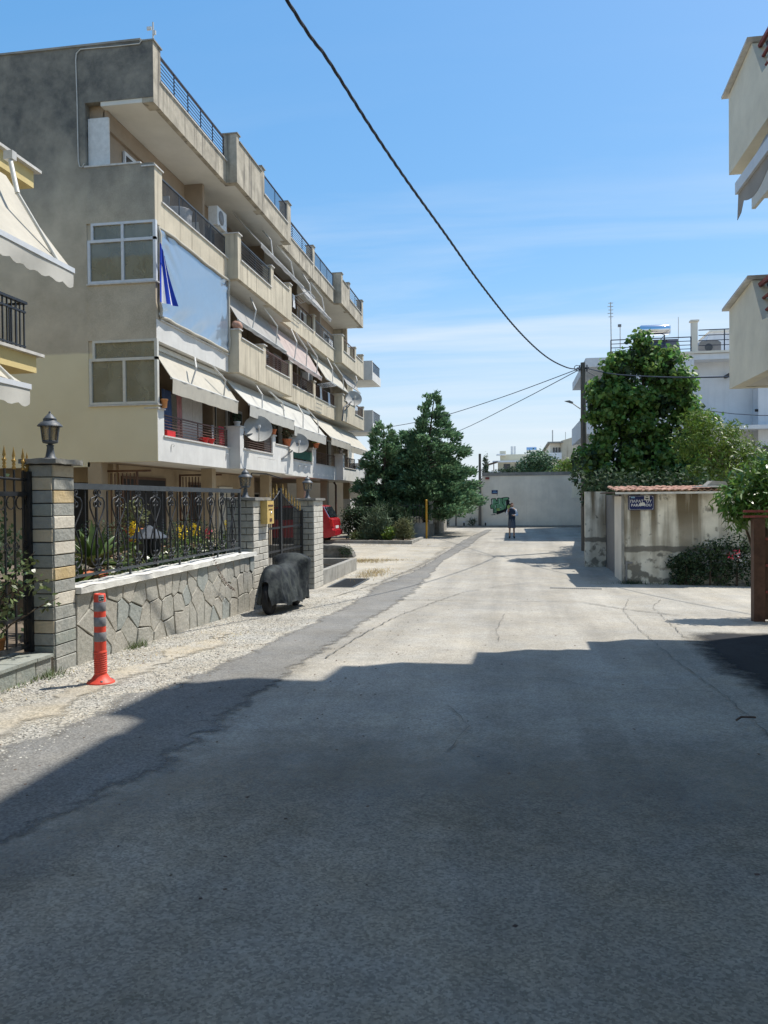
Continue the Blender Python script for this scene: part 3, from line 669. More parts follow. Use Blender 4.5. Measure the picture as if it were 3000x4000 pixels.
plan = {  # level: list of (segment, type, y0, y1, extra)
 3: [('A','post',18.2,18.62),('A','h',18.62,23.17,4),('B','ret',23.2,23.45),('B','full',23.45,25.6,12.82),('B','post',25.6,25.95),('B','v',25.95,28.75,1),('B','post',28.75,29.2),
     ('C','h',29.22,33.9,2),('C','post',33.9,34.25),('C','v',34.25,38.17,2),('D','ret',38.2,38.55),('D','full',38.55,40.0,12.7),('D','post',40.0,40.3),('D','h',40.3,43.6,1),('D','post',43.6,44.0)],
 2: [('A','post',18.2,18.62),('A','net',18.62,23.17,3),('B','ret',23.2,23.5),('B','h',23.5,26.58,1),('B','post',26.58,26.9),('B','full',26.9,28.85,9.66),('B','post',28.85,29.2),
     ('C','n',29.22,33.9,2),('C','post',33.9,34.25),('C','h',34.25,38.17,2),('D','ret',38.2,38.6),('D','n',38.6,41.5,1),('D','post',41.5,41.85),('D','full',41.85,43.7,9.5),('D','post',43.7,44.0)],
 1: [('A','sheet',18.2,23.17),('B','ret',23.2,23.45),('B','full',23.45,25.6,6.74),('B','post',25.6,25.92),('B','h',25.92,28.82,1),('B','post',28.82,29.2),
     ('C','h',29.22,33.8,2),('C','post',33.8,34.16),('C','v',34.16,38.17,2),('D','ret',38.2,38.6),('D','full',38.6,41.4,6.72),('D','h',41.4,43.75,1),('D','post',43.75,44.0)],
 0: [('A','post',18.2,18.56),('A','h',18.56,23.17,3),('B','ret',23.2,23.55),('B','h',23.55,26.57,1),('B','post',26.57,26.92),('B','full',26.92,29.2,3.68),
     ('C','screen',29.4,33.5,2),('C','post',33.5,34.15),('C','h',34.15,38.17,2),('D','ret',38.2,38.55),('D','v',38.55,41.5,1),('D','full',41.5,43.7,3.5),('D','post',43.7,44.0)]}
XS = {'A': XA, 'B': XB, 'C': XA, 'D': XD}
for L_, items in plan.items():
    for it in items:
        s, ty, a, c = it[:4]; x = XS[s]
        if ty == 'post': full(L_, s, x, a, c, ZT[L_], depth=.30, ox=.004)
        elif ty == 'ret': full(L_, s, x, a, c, ZT[L_], depth=.46, ox=.002)
        elif ty == 'full': full(L_, s, x, a, c, it[4])
        elif ty == 'sheet':
            MB().box(x-.14, x+.003, a, c, ZB[L_], 6.18).build('parapet', 'render_white', apt)
            MB().box(x-.18, x+.05, a+.182, c, 6.18, 6.215).build('coping', 'marble', apt)
        elif ty == 'screen':
            low(L_, s, x, a-.18, c); r = rail(a, c, x-.06, ZL[L_]+.04, ZT[L_]-.12, 'x', 'iron_grey', 2)
            MB().grid(lambda u, v: (x-.02+.012*math.sin(u*22), a+.05+(c-a-.1)*u, ZL[L_]+.10+(ZT[L_]-ZL[L_]-.3)*v), 24, 2, (-.006, 0, 0)).build('mesh_screen', 'green_net', r)
        else:
            low(L_, s, x, a-.04 if ty != 'x' else a, c+.02)
            rail(a+.03, c-.03, x-.06, ZL[L_]+.05, ZT[L_]-.09, {'h': 'h', 'v': 'v', 'net': 'net', 'n': 'x'}[ty], RB[L_] if ty != 'n' else 'rail_brown', it[4])
# balcony dividing walls and doors on the inner wall
for L_ in (0, 1, 2):
    z0, z1 = ZB[L_]+.19, ZB[L_+1]
    for y in (23.2, 29.2, 33.9, 38.3):
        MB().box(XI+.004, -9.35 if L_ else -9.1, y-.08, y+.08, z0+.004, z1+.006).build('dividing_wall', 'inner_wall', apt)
    for k, (ya, yb) in enumerate(((19.3, 21.2), (24.2, 25.6), (26.6, 28.2), (30.2, 31.6), (32.3, 33.4), (34.8, 36.2), (36.7, 37.8), (39.2, 40.6), (41.5, 42.9))):
        d = MB().box(XI+.002, XI+.06, ya, yb, z0, z0+2.15).build('balcony_door', 'alu' if (k+L_) % 3 else 'door_brown', apt)
        MB().box(XI+.062, XI+.07, ya+.08, (ya+yb)/2-.03, z0+.1, z0+2.05).build('pane', 'pane_dark', d)
        MB().box(XI+.062, XI+.072, (ya+yb)/2+.03, yb-.08, z0+.1, z0+2.05).build('pane', 'pane_dark' if (k*7+L_) % 4 else 'shutter', d)
# enclosed corner windows on the gable
def gable_window(z0, zm, z1, fr, wide_top):
    yf = Y0-.02
    w = MB()
    w.box(-10.40, XA+.02, yf, yf+.10, z0, z0+.06); w.box(-10.40, XA+.02, yf, yf+.10, zm-.035, zm+.035); w.box(-10.30, XA+.02, yf, yf+.10, z1-.06, z1)
    w.box(-10.40, -10.33, yf, yf+.10, z0+.06, zm-.035); w.box(-10.30, -10.24, yf, yf+.10, zm+.035, z1-.06)
    w.box(XA-.055, XA+.02, yf, yf+.10, z0+.06, z1-.06)
    w.box(-9.50, -9.43, yf+.004, yf+.096, z0+.06, zm-.035)
    if not wide_top: w.box(-9.50, -9.43, yf+.004, yf+.096, zm+.035, z1-.06)
    o = w.build('window', fr, apt)
    for (a, c, d, e) in ((-10.33, -9.50, z0+.06, zm-.035), (-9.43, XA-.07, z0+.06, zm-.035)) + (((-10.24, XA-.07, zm+.035, z1-.06),) if wide_top else ((-10.24, -9.50, zm+.035, z1-.06), (-9.43, XA-.07, zm+.035, z1-.06))):
        MB().box(a, c, yf+.045, yf+.053, d, e).build('pane', 'pane', o)
gable_window(7.12, 8.17, 8.62, 'alu', False)
gable_window(4.10, 5.22, 5.70, 'alu_cream', True)
for za, zb_ in ((8.17, 8.62), (5.2, 5.70)): MB().box(-10.42, -10.30, Y0+.02, Y0+.18, za, zb_).build('window_reveal', 'gable', apt)
for z in (5.2, 8.1): MB().tube([(-9.15, Y0+.35, z+.45), (-9.15, Y0+.35, z-.55), (-9.02, Y0+.35, z-.75), (-9.02, Y0+.35, z-1.0)], .035, 7).build('drain_pipe', 'white_plastic', apt)
for z0_, x0_, x1_ in ((4.15, -10.25, -9.75), (7.2, -9.0, -8.75)):
    MB().grid(lambda u, v: (x0_+(x1_-x0_)*u, Y0+.28+.03*math.sin(u*26), z0_+(1.0 if z0_ > 5 else 1.05)*v), 26, 2, (0, .01, 0)).build('curtain', 'cloth_white', apt)
# second floor, first bay: a clear plastic sheet laced over the whole opening
sheet_t = thing('plastic_sheet', 'clear bluish plastic sheet laced over the second floor corner balcony opening', 'sheet', (XA, 20.7, 6.2))
def shf(u, v):
    e = max(0, 1-min(u, 1-u)/.16)*max(0, 1-min(v, 1-v)/.22)
    rip = .05*e*math.sin((u*9-v*14)*3.2) + .028*math.sin(u*3.1+v*2)*math.sin(math.pi*u) + .012*math.sin(v*30+u*7)*(1-min(1, u*8))
    rip += .022*math.sin(u*40+v*26)*max(0, 1-abs(u-.12)/.16)*v + .018*math.sin(u*23-v*17)*max(0, 1-v/.3) + .010*math.sin(u*60)*max(0, 1-(1-u)/.2)
    return (XA+.03+rip, 18.36+4.78*u, 6.26+2.22*v)
MB().grid(shf, 60, 34).build('film', 'plastic_sheet', sheet_t)
b = MB()
for pts in ([(0, 0), (1, 0)], [(0, 1), (1, 1)], [(0, 0), (0, 1)], [(1, 0), (1, 1)]):
    b.tube([Vector(shf(pts[0][0]+(pts[1][0]-pts[0][0])*k/12, pts[0][1]+(pts[1][1]-pts[0][1])*k/12)) + Vector((.02, 0, jit(.012))) for k in range(13)], .045, 6)
b.build('hem', 'awning', sheet_t)
# flag
fl = thing('flag', 'blue and white striped cloth flag hanging limp at the building corner', 'flag', (-8.45, 18.1, 7.9))
MB().tube([(-8.60, 18.3, 7.3), (-8.46, 18.02, 8.12)], .016, 6).build('flag_pole', 'alu', fl)
def flagp(u, v): 
    y = 17.92 + .10*(1-v) + u*(.10+.80*v**1.2); fold = .035*math.sin(u*12+v*1.5)*(.3+.7*v)
    return (-8.40 + fold + .08*u, y, 7.98 - v*1.46 + .10*u*v - .30*u*(1-v))
for k in range(5):
    MB().grid(lambda u, v: flagp((k+u)/5, v), 4, 22, (.004, 0, 0)).build('stripe', 'flag_blue' if k % 2 == 0 else 'flag_white', fl)
b = MB()
for u0, u1, v0, v1 in ((0, .22, 0, .34), (.30, .52, 0, .34)): b.grid(lambda u, v: Vector(flagp(u0+(u1-u0)*u, v0+(v1-v0)*v)) + Vector((.012, 0, 0)), 4, 8, (.003, 0, 0))
b.build('canton', 'flag_blue', fl)
# ---- awnings
def awning(parent, y0, y1, xr, zr, xb, zb, m, val=.0, arms=2, sag=.04, box=True, mv=None, scallop=False, armdrop=.0):
    f = MB().grid(lambda u, v: (xr+(xb-xr)*v + sag*math.sin(math.pi*v)*.6, y0+(y1-y0)*u, zr+(zb-zr)*v - sag*math.sin(math.pi*v) + .010*math.sin(u*19)*v), 18, 8, (-.012, 0, -.008)).build('awning', m, parent)
    if box: MB().box(xr-.07, xr+.07, y0-.05, y1+.05, zr-.04, zr+.09).build('roller', 'alu_cream', f)
    MB().tube([(xb+.004, y0-.04, zb-.012), (xb+.004, y1+.04, zb-.012)], .032, 6).build('front_bar', 'arm', f)
    if val:
        def vf(u, v):
            zz_ = val*(1+(.30*abs(math.sin(u*math.pi*(y1-y0)/.42))-.15 if scallop else 0))
            return (xb+.035-.03*v+.018*math.sin(u*31+v), y0+(y1-y0)*u, zb-.03-zz_*v)
        MB().grid(vf, 60 if scallop else 26, 3, (-.008, 0, 0)).build('valance', mv or m, f)
    for k in range(arms):
        y = y0+(y1-y0)*((k+.5)/arms if arms > 1 else .5); sgn = -1 if k == 0 else 1
        a0 = Vector((xr+.42+armdrop, y-.55*sgn*min(1, (y1-y0)/4), zr+.02)); a1 = Vector((xb+.01, y, zb))
        el = a0.lerp(a1, .52) + Vector((.16+armdrop, .16*sgn, .06))
        MB().tube([a0, el], .028, 6).tube([el, a1], .024, 6).build('arm', 'arm', f)
    return f
awning(apt, 18.45, 23.2, -8.86, 5.55, -8.33, 4.76, 'awning', .36, 2, box=True)
awning(apt, 23.35, 28.4, -8.80, 5.52, -8.0, 4.68, 'awning_white', .34, 2, box=False)
awning(apt, 28.5, 33.6, -8.80, 5.50, -8.02, 4.50, 'awning_white', .34, 2)
awning(apt, 34.1, 38.35, -8.85, 5.48, -7.9, 4.50, 'awning', .30, 0, box=False)
awning(apt, 38.5, 43.7, -8.85, 5.48, -7.9, 4.42, 'awning', .30, 0, box=False)
awning(apt, 23.3, 28.5, -9.0, 8.44, -8.30, 7.30, 'awning_grey', .10, 2, box=False, armdrop=.05)
awning(apt, 28.6, 33.9, -9.0, 8.44, -8.26, 7.16, 'awning_pink', .14, 3, box=False, armdrop=.05)
awning(apt, 34.6, 39.6, -9.0, 8.44, -8.20, 7.20, 'awning', .0, 2, box=False)
awning(apt, 39.6, 43.2, -8.7, 8.42, -8.3, 7.7, 'awning_grey', .0, 1, box=False)
awning(apt, 25.4, 30.9, -9.2, 11.42, -8.25, 10.35, 'awning_grey', .12, 2, box=False)
awning(apt, 31.0, 35.8, -9.2, 11.42, -8.25, 10.15, 'awning_grey', .12, 2, box=False)
# ---- ground floor behind the garden
b = MB(); b.box(-24, -10.5, Y0+1.3, Y0+1.5, -.5, 2.70); b.box(-10.62, -10.44, Y0+1.5, 31, -.5, 2.685); b.box(-13, -12.8, 31, Y1, -.5, 2.69); b.build('ground_floor_wall', 'pilotis', apt)
for x, y in ((-10.3, 18.36), (-9.3, 23.2), (-9.3, 29.0), (-9.2, 33.8), (-9.2, 38.2), (-9.2, 43.6)): MB().box(x-.18, x+.18, y-.16, y+.16, -.5, 2.675).build('column', 'pilotis', apt)
for y0, y1, zt, m in ((19.8, 22.5, 2.38, 'shade_int'), (24.3, 25.5, 2.3, 'shade_int'), (25.6, 26.2, 2.2, 'shutter'), (26.9, 28.3, 2.2, 'shutter'), (28.6, 30.2, 1.9, 'shade_int')):  # near-black panels carry the shade inside open doorways in their colour
    d = MB().box(-10.438, -10.38, y0, y1, -.42, zt).build('door', 'door_brown' if m == 'shade_int' else 'alu_cream', apt); MB().box(-10.378, -10.37, y0+.08, y1-.08, -.3, zt-.08).build('panel', m, d)
for y0, y1, zt, m in ((31.8, 32.8, 2.1, 'shutter'), (33.4, 34.6, 2.1, 'shade_int'), (35.4, 36.6, 2.1, 'shutter'), (37.4, 38.6, 2.1, 'shade_int'), (40.2, 41.4, 2.1, 'shutter')):
    d = MB().box(-12.798, -12.74, y0, y1, -.42, zt).build('door', 'alu_cream', apt); MB().box(-12.738, -12.73, y0+.08, y1-.08, -.3, zt-.08).build('panel', m, d)
MB().box(-12.0, -11.0, Y0+1.24, Y0+1.298, .7, 2.2).build('window', 'shade_int', apt)
MB().box(-9.0, -8.6, 41.7, 42.9, -.4, 1.75).build('meter_cabinet', 'white_plastic', apt)
MB().tube([(-8.9, 39.0, 2.6), (-8.8, 39.0, 2.45), (-8.8, 39.0, -.2)], .05, 8).build('down_pipe', 'brown_gate', apt)
MB().tube([(-8.42, 28.2, 2.5), (-8.42, 26.3, 2.62), (-8.5, 25.0, 2.60), (-8.55, 24.8, 2.2), (-9.0, 24.75, 2.0)], .02, 6).build('hose', 'cable', apt)
# brown security grille of the ground floor
g = thing('security_gate', 'brown iron security gate of vertical bars under the corner balcony', 'gate', (-9.8, 18.9, -.35))
MB().box(-10.36, -8.95, 18.5, 18.55, 2.43, 2.48).box(-10.36, -10.31, 18.5, 18.55, -.35, 2.43).box(-9.35, -9.30, 18.5, 18.55, -.35, 2.43).box(-10.31, -9.35, 18.5, 18.55, 1.0, 1.05).build('frame', 'brown_gate', g)
me = MB().box(-.012, .012, -.012, .012, -.3, 2.40).mesh('bar', 'brown_gate')
for k in range(9): inst('bar', me, g, (-10.24+k*.105, 18.525, 0))
g2 = copy_tree(g, (.0, 4.9, .05), 'brown iron grille of vertical bars deeper under the second balcony bay')
# ---- things on the balconies
def pot(loc, r, h, m='clay_pot', label='', plant=None, name='flower_pot', ph=.3, n=80, leaf=.07):
    p = thing(name, label, 'plant pot', loc)
    MB().lathe([(r*.7, 0), (r*.95, h*.82), (r*1.08, h*.82), (r*1.08, h), (r*.9, h)], loc, 12).build('pot', m, p)
    if plant: foliage('leaves', p, [(loc[0], loc[1], loc[2]+h+ph*.45, r*1.2, r*1.2, ph*.6)], n, leaf, 'oval', plant, .4)
    return p
pot((-8.52, 18.42, 4.01), .09, .22, 'orange_pot', 'small terracotta pot on the white corner post beside the enclosed window')
pot((-8.40, 23.36, 4.01), .11, .14, 'white_plastic', 'white plant pot on the balcony post left of the big dish', 'leaf_dark', ph=.25)
pot((-8.30, 26.75, 4.01), .13, .20, 'clay_pot', 'clay pot on the balcony post right of the big dish', 'leaf_dark')
pot((-8.30, 28.5, 3.72), .17, .28, 'clay_pot', 'large clay pot on the white parapet beside the smaller dish', 'leaf_dark', ph=.35)
pot((-8.50, 33.8, 4.01), .13, .20, 'clay_pot', 'potted bright green plant on the post after the green mesh screen', 'leaf_lemon', ph=.4)
pot((-8.38, 38.4, 4.01), .12, .2, 'grey_plastic', 'grey pot with dark plant on the far first floor post', 'leaf_dark', ph=.45)
b_ = thing('floor_cushion', 'rust red bundle lying on the second floor balcony post beside the plastic sheet', 'cushion', (-8.36, 23.36, 7.0))
MB().lathe([(.02, -.2), (.12, -.17), (.15, 0), (.12, .17), (.02, .2)], (-8.36, 23.36, 7.13), 10, axis='y').build('cushion', 'terracotta', b_)
def dish(loc, r, label, mount, yaw=.15):
    """dish facing away over the street with its low arm and head; seen from behind"""
    d = thing('satellite_dish', label, 'satellite dish', loc, 'satellite dishes on the apartment balconies')
    ax = Vector((.35, -.80, .45)).normalized(); u = ax.orthogonal().normalized(); u = Vector((0, 0, 1)).cross(ax).normalized(); v = ax.cross(u); c = Vector(loc); b = MB(); vs = []; n = 24
    for i in range(7):
        q = i/6
        for j in range(n): t = 2*math.pi*j/n; vs.append(c + (u*math.cos(t) + v*math.sin(t)*1.06)*r*q + ax*(.30*r*q*q))
    fs = [(i*n+j, i*n+(j+1) % n, (i+1)*n+(j+1) % n, (i+1)*n+j) for i in range(6) for j in range(n)]
    b.add(vs, fs, True); b.add([p - ax*.012 for p in vs], [f[::-1] for f in fs], True); b.build('reflector', 'dish', d)
    k = c - ax*.06; tip = c + ax*r*1.05 - v*r*.35
    MB().tube([c - v*r*1.0 + ax*.30*r, tip], .018, 6).build('feed_arm', 'arm', d)
    MB().lathe([(.03, -.05), (.05, 0), (.04, .06)], tip, 8).build('receiver', 'white_plastic', d)
    MB().tube([k, k - ax*.12, Vector(mount)], .028, 7).build('mount', 'iron_grey', d)
    MB().box(k.x-.07, k.x+.07, k.y-.05, k.y+.09, k.z-.13, k.z+.10).build('bracket', 'grey_plastic', d)
dish((-7.98, 24.1, 3.92), .46, 'large pale satellite dish on the white first floor balcony, nearest the corner', (-8.24, 23.5, 3.75))
dish((-7.98, 28.85, 3.80), .41, 'smaller pale satellite dish on a slanting arm below the middle awnings', (-8.24, 27.6, 3.2))
dish((-7.95, 39.5, 6.85), .43, 'satellite dish held on a tall bent pole at the far second floor balcony', (-8.2, 38.6, 6.2))
MB().tube([(-8.2, 37.9, 5.6), (-8.15, 38.1, 6.3), (-8.0, 39.2, 6.7)], .04, 7).build('dish_pole', 'iron_grey', None, 'bent grey pole strapped to the beige balcony under the far dish', 'pole')
def ac(loc, label):
    a = thing('air_conditioner', label, 'air conditioner', loc, 'air conditioners on the apartment balconies'); x, y, z = loc
    MB().box(x, x+.30, y, y+.80, z, z+.58).build('casing', 'white_plastic', a)
    MB().lathe([(.22, 0), (.22, .012), (.02, .016)], (x+.30, y+.32, z+.29), 16, axis='x').build('fan_grille', 'grey_plastic', a)
    MB().box(x-.05, x+.36, y+.08, y+.12, z-.04, z).box(x-.05, x+.36, y+.66, y+.70, z-.04, z).build('bracket', 'arm', a)
ac((-9.3, 23.45, 10.35), 'white air conditioner hung high on the third floor wall under the roof slab')
ac((-9.25, 34.3, 6.9), 'white air conditioner on the second floor beside the drying rack')
ac((-9.3, 38.7, 9.3), 'white air conditioner unit on the far third floor balcony')
def rack(loc, label, tilt=.35):
    r = thing('drying_rack', label, 'drying rack', loc, 'drying racks hung outside the railings'); x, y, z = loc
    P = lambda a, c: (x+a, y+c, z+a*tilt)
    MB().tube([P(0, 0), P(.62, 0)], .014, 5).tube([P(0, 1.1), P(.62, 1.1)], .014, 5).tube([P(0, 0), P(0, 1.1)], .014, 5).tube([P(.62, 0), P(.62, 1.1)], .014, 5).build('frame', 'alu', r)
    me = MB().tube([(0, 0, 0), (0, 1.1, 0)], .008, 4).mesh('bar', 'alu')
    for k in range(1, 7): inst('bar', me, r, P(.62*k/7, 0))
rack((-8.62, 30.8, 9.95), 'white folding drying rack outside the third floor brown railing', .3)
rack((-8.62, 34.6, 6.95), 'white folding drying rack outside the second floor, over hanging laundry', .1)
def cloth(loc, w, h, m, label, axis='y', name='laundry'):
    x, y, z = loc
    MB().grid(lambda u, v: (x+.02*math.sin(u*11+v*2), y+w*u, z-h*v), 10, 5, (-.006, 0, 0)).build(name, m, None, label, 'laundry')
cloth((-8.58, 34.9, 6.9), .45, .55, 'cloth_white', 'white laundry hung on the second floor rail under the drying rack')
cloth((-8.58, 36.5, 6.85), .5, .6, 'shirt', 'pale shirt hung on the second floor rail near the far dividing post')
cloth((-8.9, 20.0, 4.55), .38, 1.15, 'cloth_pink', 'pink towel hanging inside the corner first floor balcony')
cloth((-8.9, 19.1, 4.6), .62, 1.2, 'cloth_blue', 'dark blue cloth hanging inside the corner first floor balcony')
cloth((-8.7, 22.55, 3.95), .5, .55, 'cloth_red', 'dark red cloth over the corner first floor railing')
cloth((-8.66, 21.9, 3.9), .16, .62, 'cloth_white', 'narrow white towel hung behind the corner first floor railing')
cloth((-8.5, 30.2, 9.9), .4, .5, 'cloth_white', 'white cloth behind the third floor brown railing')
c_ = thing('wardrobe', 'pale grey two door wardrobe standing in the corner first floor balcony', 'cupboard', (-9.4, 21.8, 2.87))
MB().box(-9.6, -9.2, 21.0, 22.5, 2.88, 4.72).build('body', 'white_plastic', c_)
for y in (21.02, 21.76): d = MB().box(-9.198, -9.18, y, y+.72, 2.92, 4.70).build('door', 'white_plastic', c_)
for k, y in enumerate((21.3, 21.75)):
    b_ = thing('bucket', ('red plastic basin on the floor of the corner balcony, left one', 'red plastic basin on the floor of the corner balcony, right one')[k], 'basin', (-8.75, y, 3.34))
    MB().lathe([(.10, 0), (.16, .14), (.17, .15), (.15, .15)], (-8.67, y, 3.34), 12).build('basin', 'bucket', b_)
b_ = thing('bucket', 'red planter box at the near end of the corner balcony railing', 'planter', (-8.7, 18.8, 3.34)); MB().box(-8.72, -8.58, 18.7, 19.2, 3.34, 3.48).build('box', 'bucket', b_)
t_ = thing('patio_table', 'round table under a white cloth on the third floor corner balcony', 'table', (-9.1, 20.7, 8.74))
MB().lathe([(.34, 0), (.36, .3), (.40, .72), (.40, .74), (.05, .75)], (-9.1, 20.7, 9.02), 14).build('tablecloth', 'cloth_white', t_)
MB().lathe([(.03, 0), (.03, .3)], (-9.1, 20.7, 8.74), 8).build('leg', 'alu', t_)
def chair(loc, label):
    c = thing('plastic_chair', label, 'chair', loc, 'white chairs on the third floor balcony'); x, y, z = loc
    MB().box(x-.22, x+.22, y-.22, y+.22, z+.42, z+.46).build('seat', 'white_plastic', c)
    MB().grid(lambda u, v: (x-.22+.44*u, y-.22-.08*v, z+.46+.48*v), 8, 4, (0, -.02, 0)).build('backrest', 'white_plastic', c)
    for a, d in ((-.2, -.2), (.2, -.2), (-.2, .2), (.2, .2)): MB().tube([(x+a, y+d, z), (x+a*.95, y+d*.95, z+.42)], .02, 5).build('leg', 'white_plastic', c)
chair((-9.0, 19.75, 8.74), 'white plastic chair left of the clothed table on the third floor'); chair((-9.0, 21.7, 8.74), 'white plastic chair right of the clothed table on the third floor')
v_ = thing('flower_vase', 'red and white flowers in a vase behind the enclosed second floor window', 'flowers', (-10.05, 18.5, 7.1))
MB().lathe([(.05, 0), (.08, .12), (.05, .3)], (-10.05, 18.45, 7.12), 10).build('vase', 'white_plastic', v_)
foliage('petals', v_, [(-10.05, 18.45, 7.75, .16, .08, .14)], 40, .09, 'oval', 'flower_red'); foliage('leaves', v_, [(-10.02, 18.45, 7.5, .10, .08, .14)], 40, .09, 'oval', 'leaf_lemon')
# aerial on the roof corner, thin cable down the gable
a_ = thing('aerial', 'small aerial on a mast at the roof corner of the stained gable', 'aerial', (-8.7, 18.4, 13.1))
MB().tube([(-8.68, 18.4, 13.0), (-8.68, 18.4, 13.56)], .022, 6).build('mast', 'arm', a_)
MB().box(-8.84, -8.72, 18.38, 18.42, 13.38, 13.46).box(-8.68, -8.60, 18.36, 18.40, 13.24, 13.34).build('antenna', 'white_plastic', a_)
MB().tube([(-8.86, 18.17, 13.03), (-8.93, 18.17, 12.93), (-9.6, 18.17, 12.93), (-10.5, 18.17, 12.95), (-10.61, 18.17, 12.86), (-10.63, 18.17, 12.7), (-10.61, 18.17, 11.7), (-10.60, 18.17, 10.2), (-10.57, 18.17, 10.05), (-10.5, 18.17, 10.03), (-10.44, 18.17, 10.12)], .014, 5).build('cable', 'wire_white', None, 'thin pale cable looping down the stained grey gable', 'cable')
# painted hooks on the white parapet
for k, (x, y, z) in enumerate(((XA, 18.95, 3.05), (XA, 22.85, 3.02), (XA, 31.2, 3.05), (XA, 31.9, 3.05))):
    MB().tube([(x-.002, y, z-.12), (x+.02, y, z+.08), (x+.06, y+.03, z+.11), (x+.075, y+.05, z+.06), (x+.05, y+.04, z+.02)], .008, 5).build('laundry_hook', 'arm', apt)
for (x, y0, y1, z, dz) in ((XB, 24.9, 26.1, 3.12, .36), (XA, 35.0, 36.3, 6.1, .3), (XA, 31.1, 32.4, 8.95, .3)):
    MB().tube([(x+.005, y0, z), (x+.22, y0+.03, z-.03), (x+.22, y1-.03, z-.03), (x+.005, y1, z)], .010, 5).build('line_bracket', 'arm', apt)

# white building beyond the end of the block
wb = thing('end_building', 'white building with two projecting balconies beyond the end of the beige block', 'building', (-10, 52, -.2))
MB().box(-24, -9.9, 46.3, 49.2, -.3, 11.2).build('wall', 'grey_wall', wb); MB().box(-24, -8.3, 48.0, 48.3, -.3, 2.6).build('yard_wall', 'white_wall', wb)
for zb_, zl_, zt_ in ((8.85, 9.35, 10.0), (5.75, 6.3, 7.05), (2.65, 3.3, 3.9)):
    MB().box(-9.895, -8.08, 46.0, 46.14, zb_, zt_).box(-8.22, -8.08, 46.14, 49.0, zb_, zl_).box(-9.895, -8.22, 46.14, 49.0, zb_, zb_+.16).build('balcony', 'render_white', wb)
    r = MB().box(-8.17, -8.13, 46.14, 49, zt_-.04, zt_).box(-8.16, -8.14, 46.14, 49, zl_+.06, zl_+.09).build('railing', 'rail_blue', wb)
    me = MB().box(-.007, .007, -.007, .007, zl_, zt_-.04).mesh('bar', 'rail_blue')
    for k in range(24): inst('bar', me, r, (-8.15, 46.25+k*.117, 0))
# ================================================================ LEFT GARDEN FENCE
FX = -4.5
def stone_block(name, parent, face, a0, a1, z0, z1, depth, m, ch=.005, bulge=.004):
    """a chamfered facing stone. face: ('x',plane,sign) or ('y',plane,sign); a is the coordinate along the face"""
    ax, pl, sg = face; v = []
    for ins, d in ((0, -depth), (0, bulge*.4), (ch, bulge+.004+jit(.003))):
        for (a, z) in ((a0+ins, z0+ins), (a1-ins, z0+ins), (a1-ins, z1-ins), (a0+ins, z1-ins)):
            w = pl+sg*d; j = jit(.003)
            v.append((w, a+j, z+j) if ax == 'x' else (a+j, w, z+j))
    f = [(8, 9, 10, 11)] + [(k*4+i, k*4+(i+1) % 4, k*4+4+(i+1) % 4, k*4+4+i) for k in range(2) for i in range(4)]
    b = MB(); b.add(v, f); return b.build(name, m, parent)
def uneven_cap(x0, x1, y0, y1, z, parent, m='slate', th=.05):
    b = MB(); n = 6; top = []
    for i in range(n+1):
        for j in range(n+1): top.append((x0+(x1-x0)*i/n + (jit(.012) if i in (0, n) else 0), y0+(y1-y0)*j/n + (jit(.012) if j in (0, n) else 0), z+th+jit(.006)))
    bot = [(p[0]*1.0, p[1], z+jit(.006)) for p in top]; w = n+1
    f = [(i*w+j, (i+1)*w+j, (i+1)*w+j+1, i*w+j+1) for i in range(n) for j in range(n)]
    b.add(top+bot, f + [tuple(k+w*w for k in q)[::-1] for q in f] + [(i*w, (i+1)*w, (i+1)*w+w*w, i*w+w*w) for i in range(n)] + [(i*w+n, i*w+n+w*w, (i+1)*w+n+w*w, (i+1)*w+n) for i in range(n)]
          + [(j, j+w*w, j+1+w*w, j+1) for j in range(n)] + [(n*w+j, n*w+j+1, n*w+j+1+w*w, n*w+j+w*w) for j in range(n)])
    return b.build('cap', m, parent)
# near pillar of grey and ochre stone
p = thing('stone_pillar', 'tall garden pillar of alternating grey and ochre stone blocks beside the orange bollard', 'pillar', (-4.66, 7.34, 0))
MB().box(-4.76, FX-.012, 7.165, 7.515, -.1, 2.05).build('core', 'mortar', p)
mats_r = ['stone_grey', 'stone_grey', 'stone_green', 'stone_grey', 'stone_grey', 'stone_pale', 'stone_grey', 'stone_ochre', 'stone_grey', 'stone_pale', 'stone_grey', 'stone_pale', 'stone_grey', 'stone_ochre', 'stone_grey', 'stone_buff']
mats_l = ['stone_grey', 'stone_green', 'stone_grey', 'stone_buff', 'stone_grey', 'stone_green', 'stone_grey', 'stone_buff', 'stone_grey', 'stone_grey', 'stone_buff', 'stone_grey', 'stone_green', 'stone_grey', 'stone_buff', 'stone_grey']
z = -.06; hts = [.155, .128, .125, .128, .135, .135, .128, .128, .128, .132, .13, .128, .13, .13, .132, .125]
for k in range(16):
    z1 = z + hts[k]
    stone_block('stone', p, ('x', FX, 1), 7.158, 7.525, z+.005, z1-.004, .012, mats_r[k])
    stone_block('stone', p, ('y', 7.15, -1), -4.775, FX-.006, z+.005, z1-.004, .014, mats_l[k])
    z = z1
MB().box(-4.80, -4.76, 7.17, 7.51, -.1, 2.05).build('back_face', 'stone_grey', p)
uneven_cap(-4.83, -4.42, 7.08, 7.60, 2.045, p)
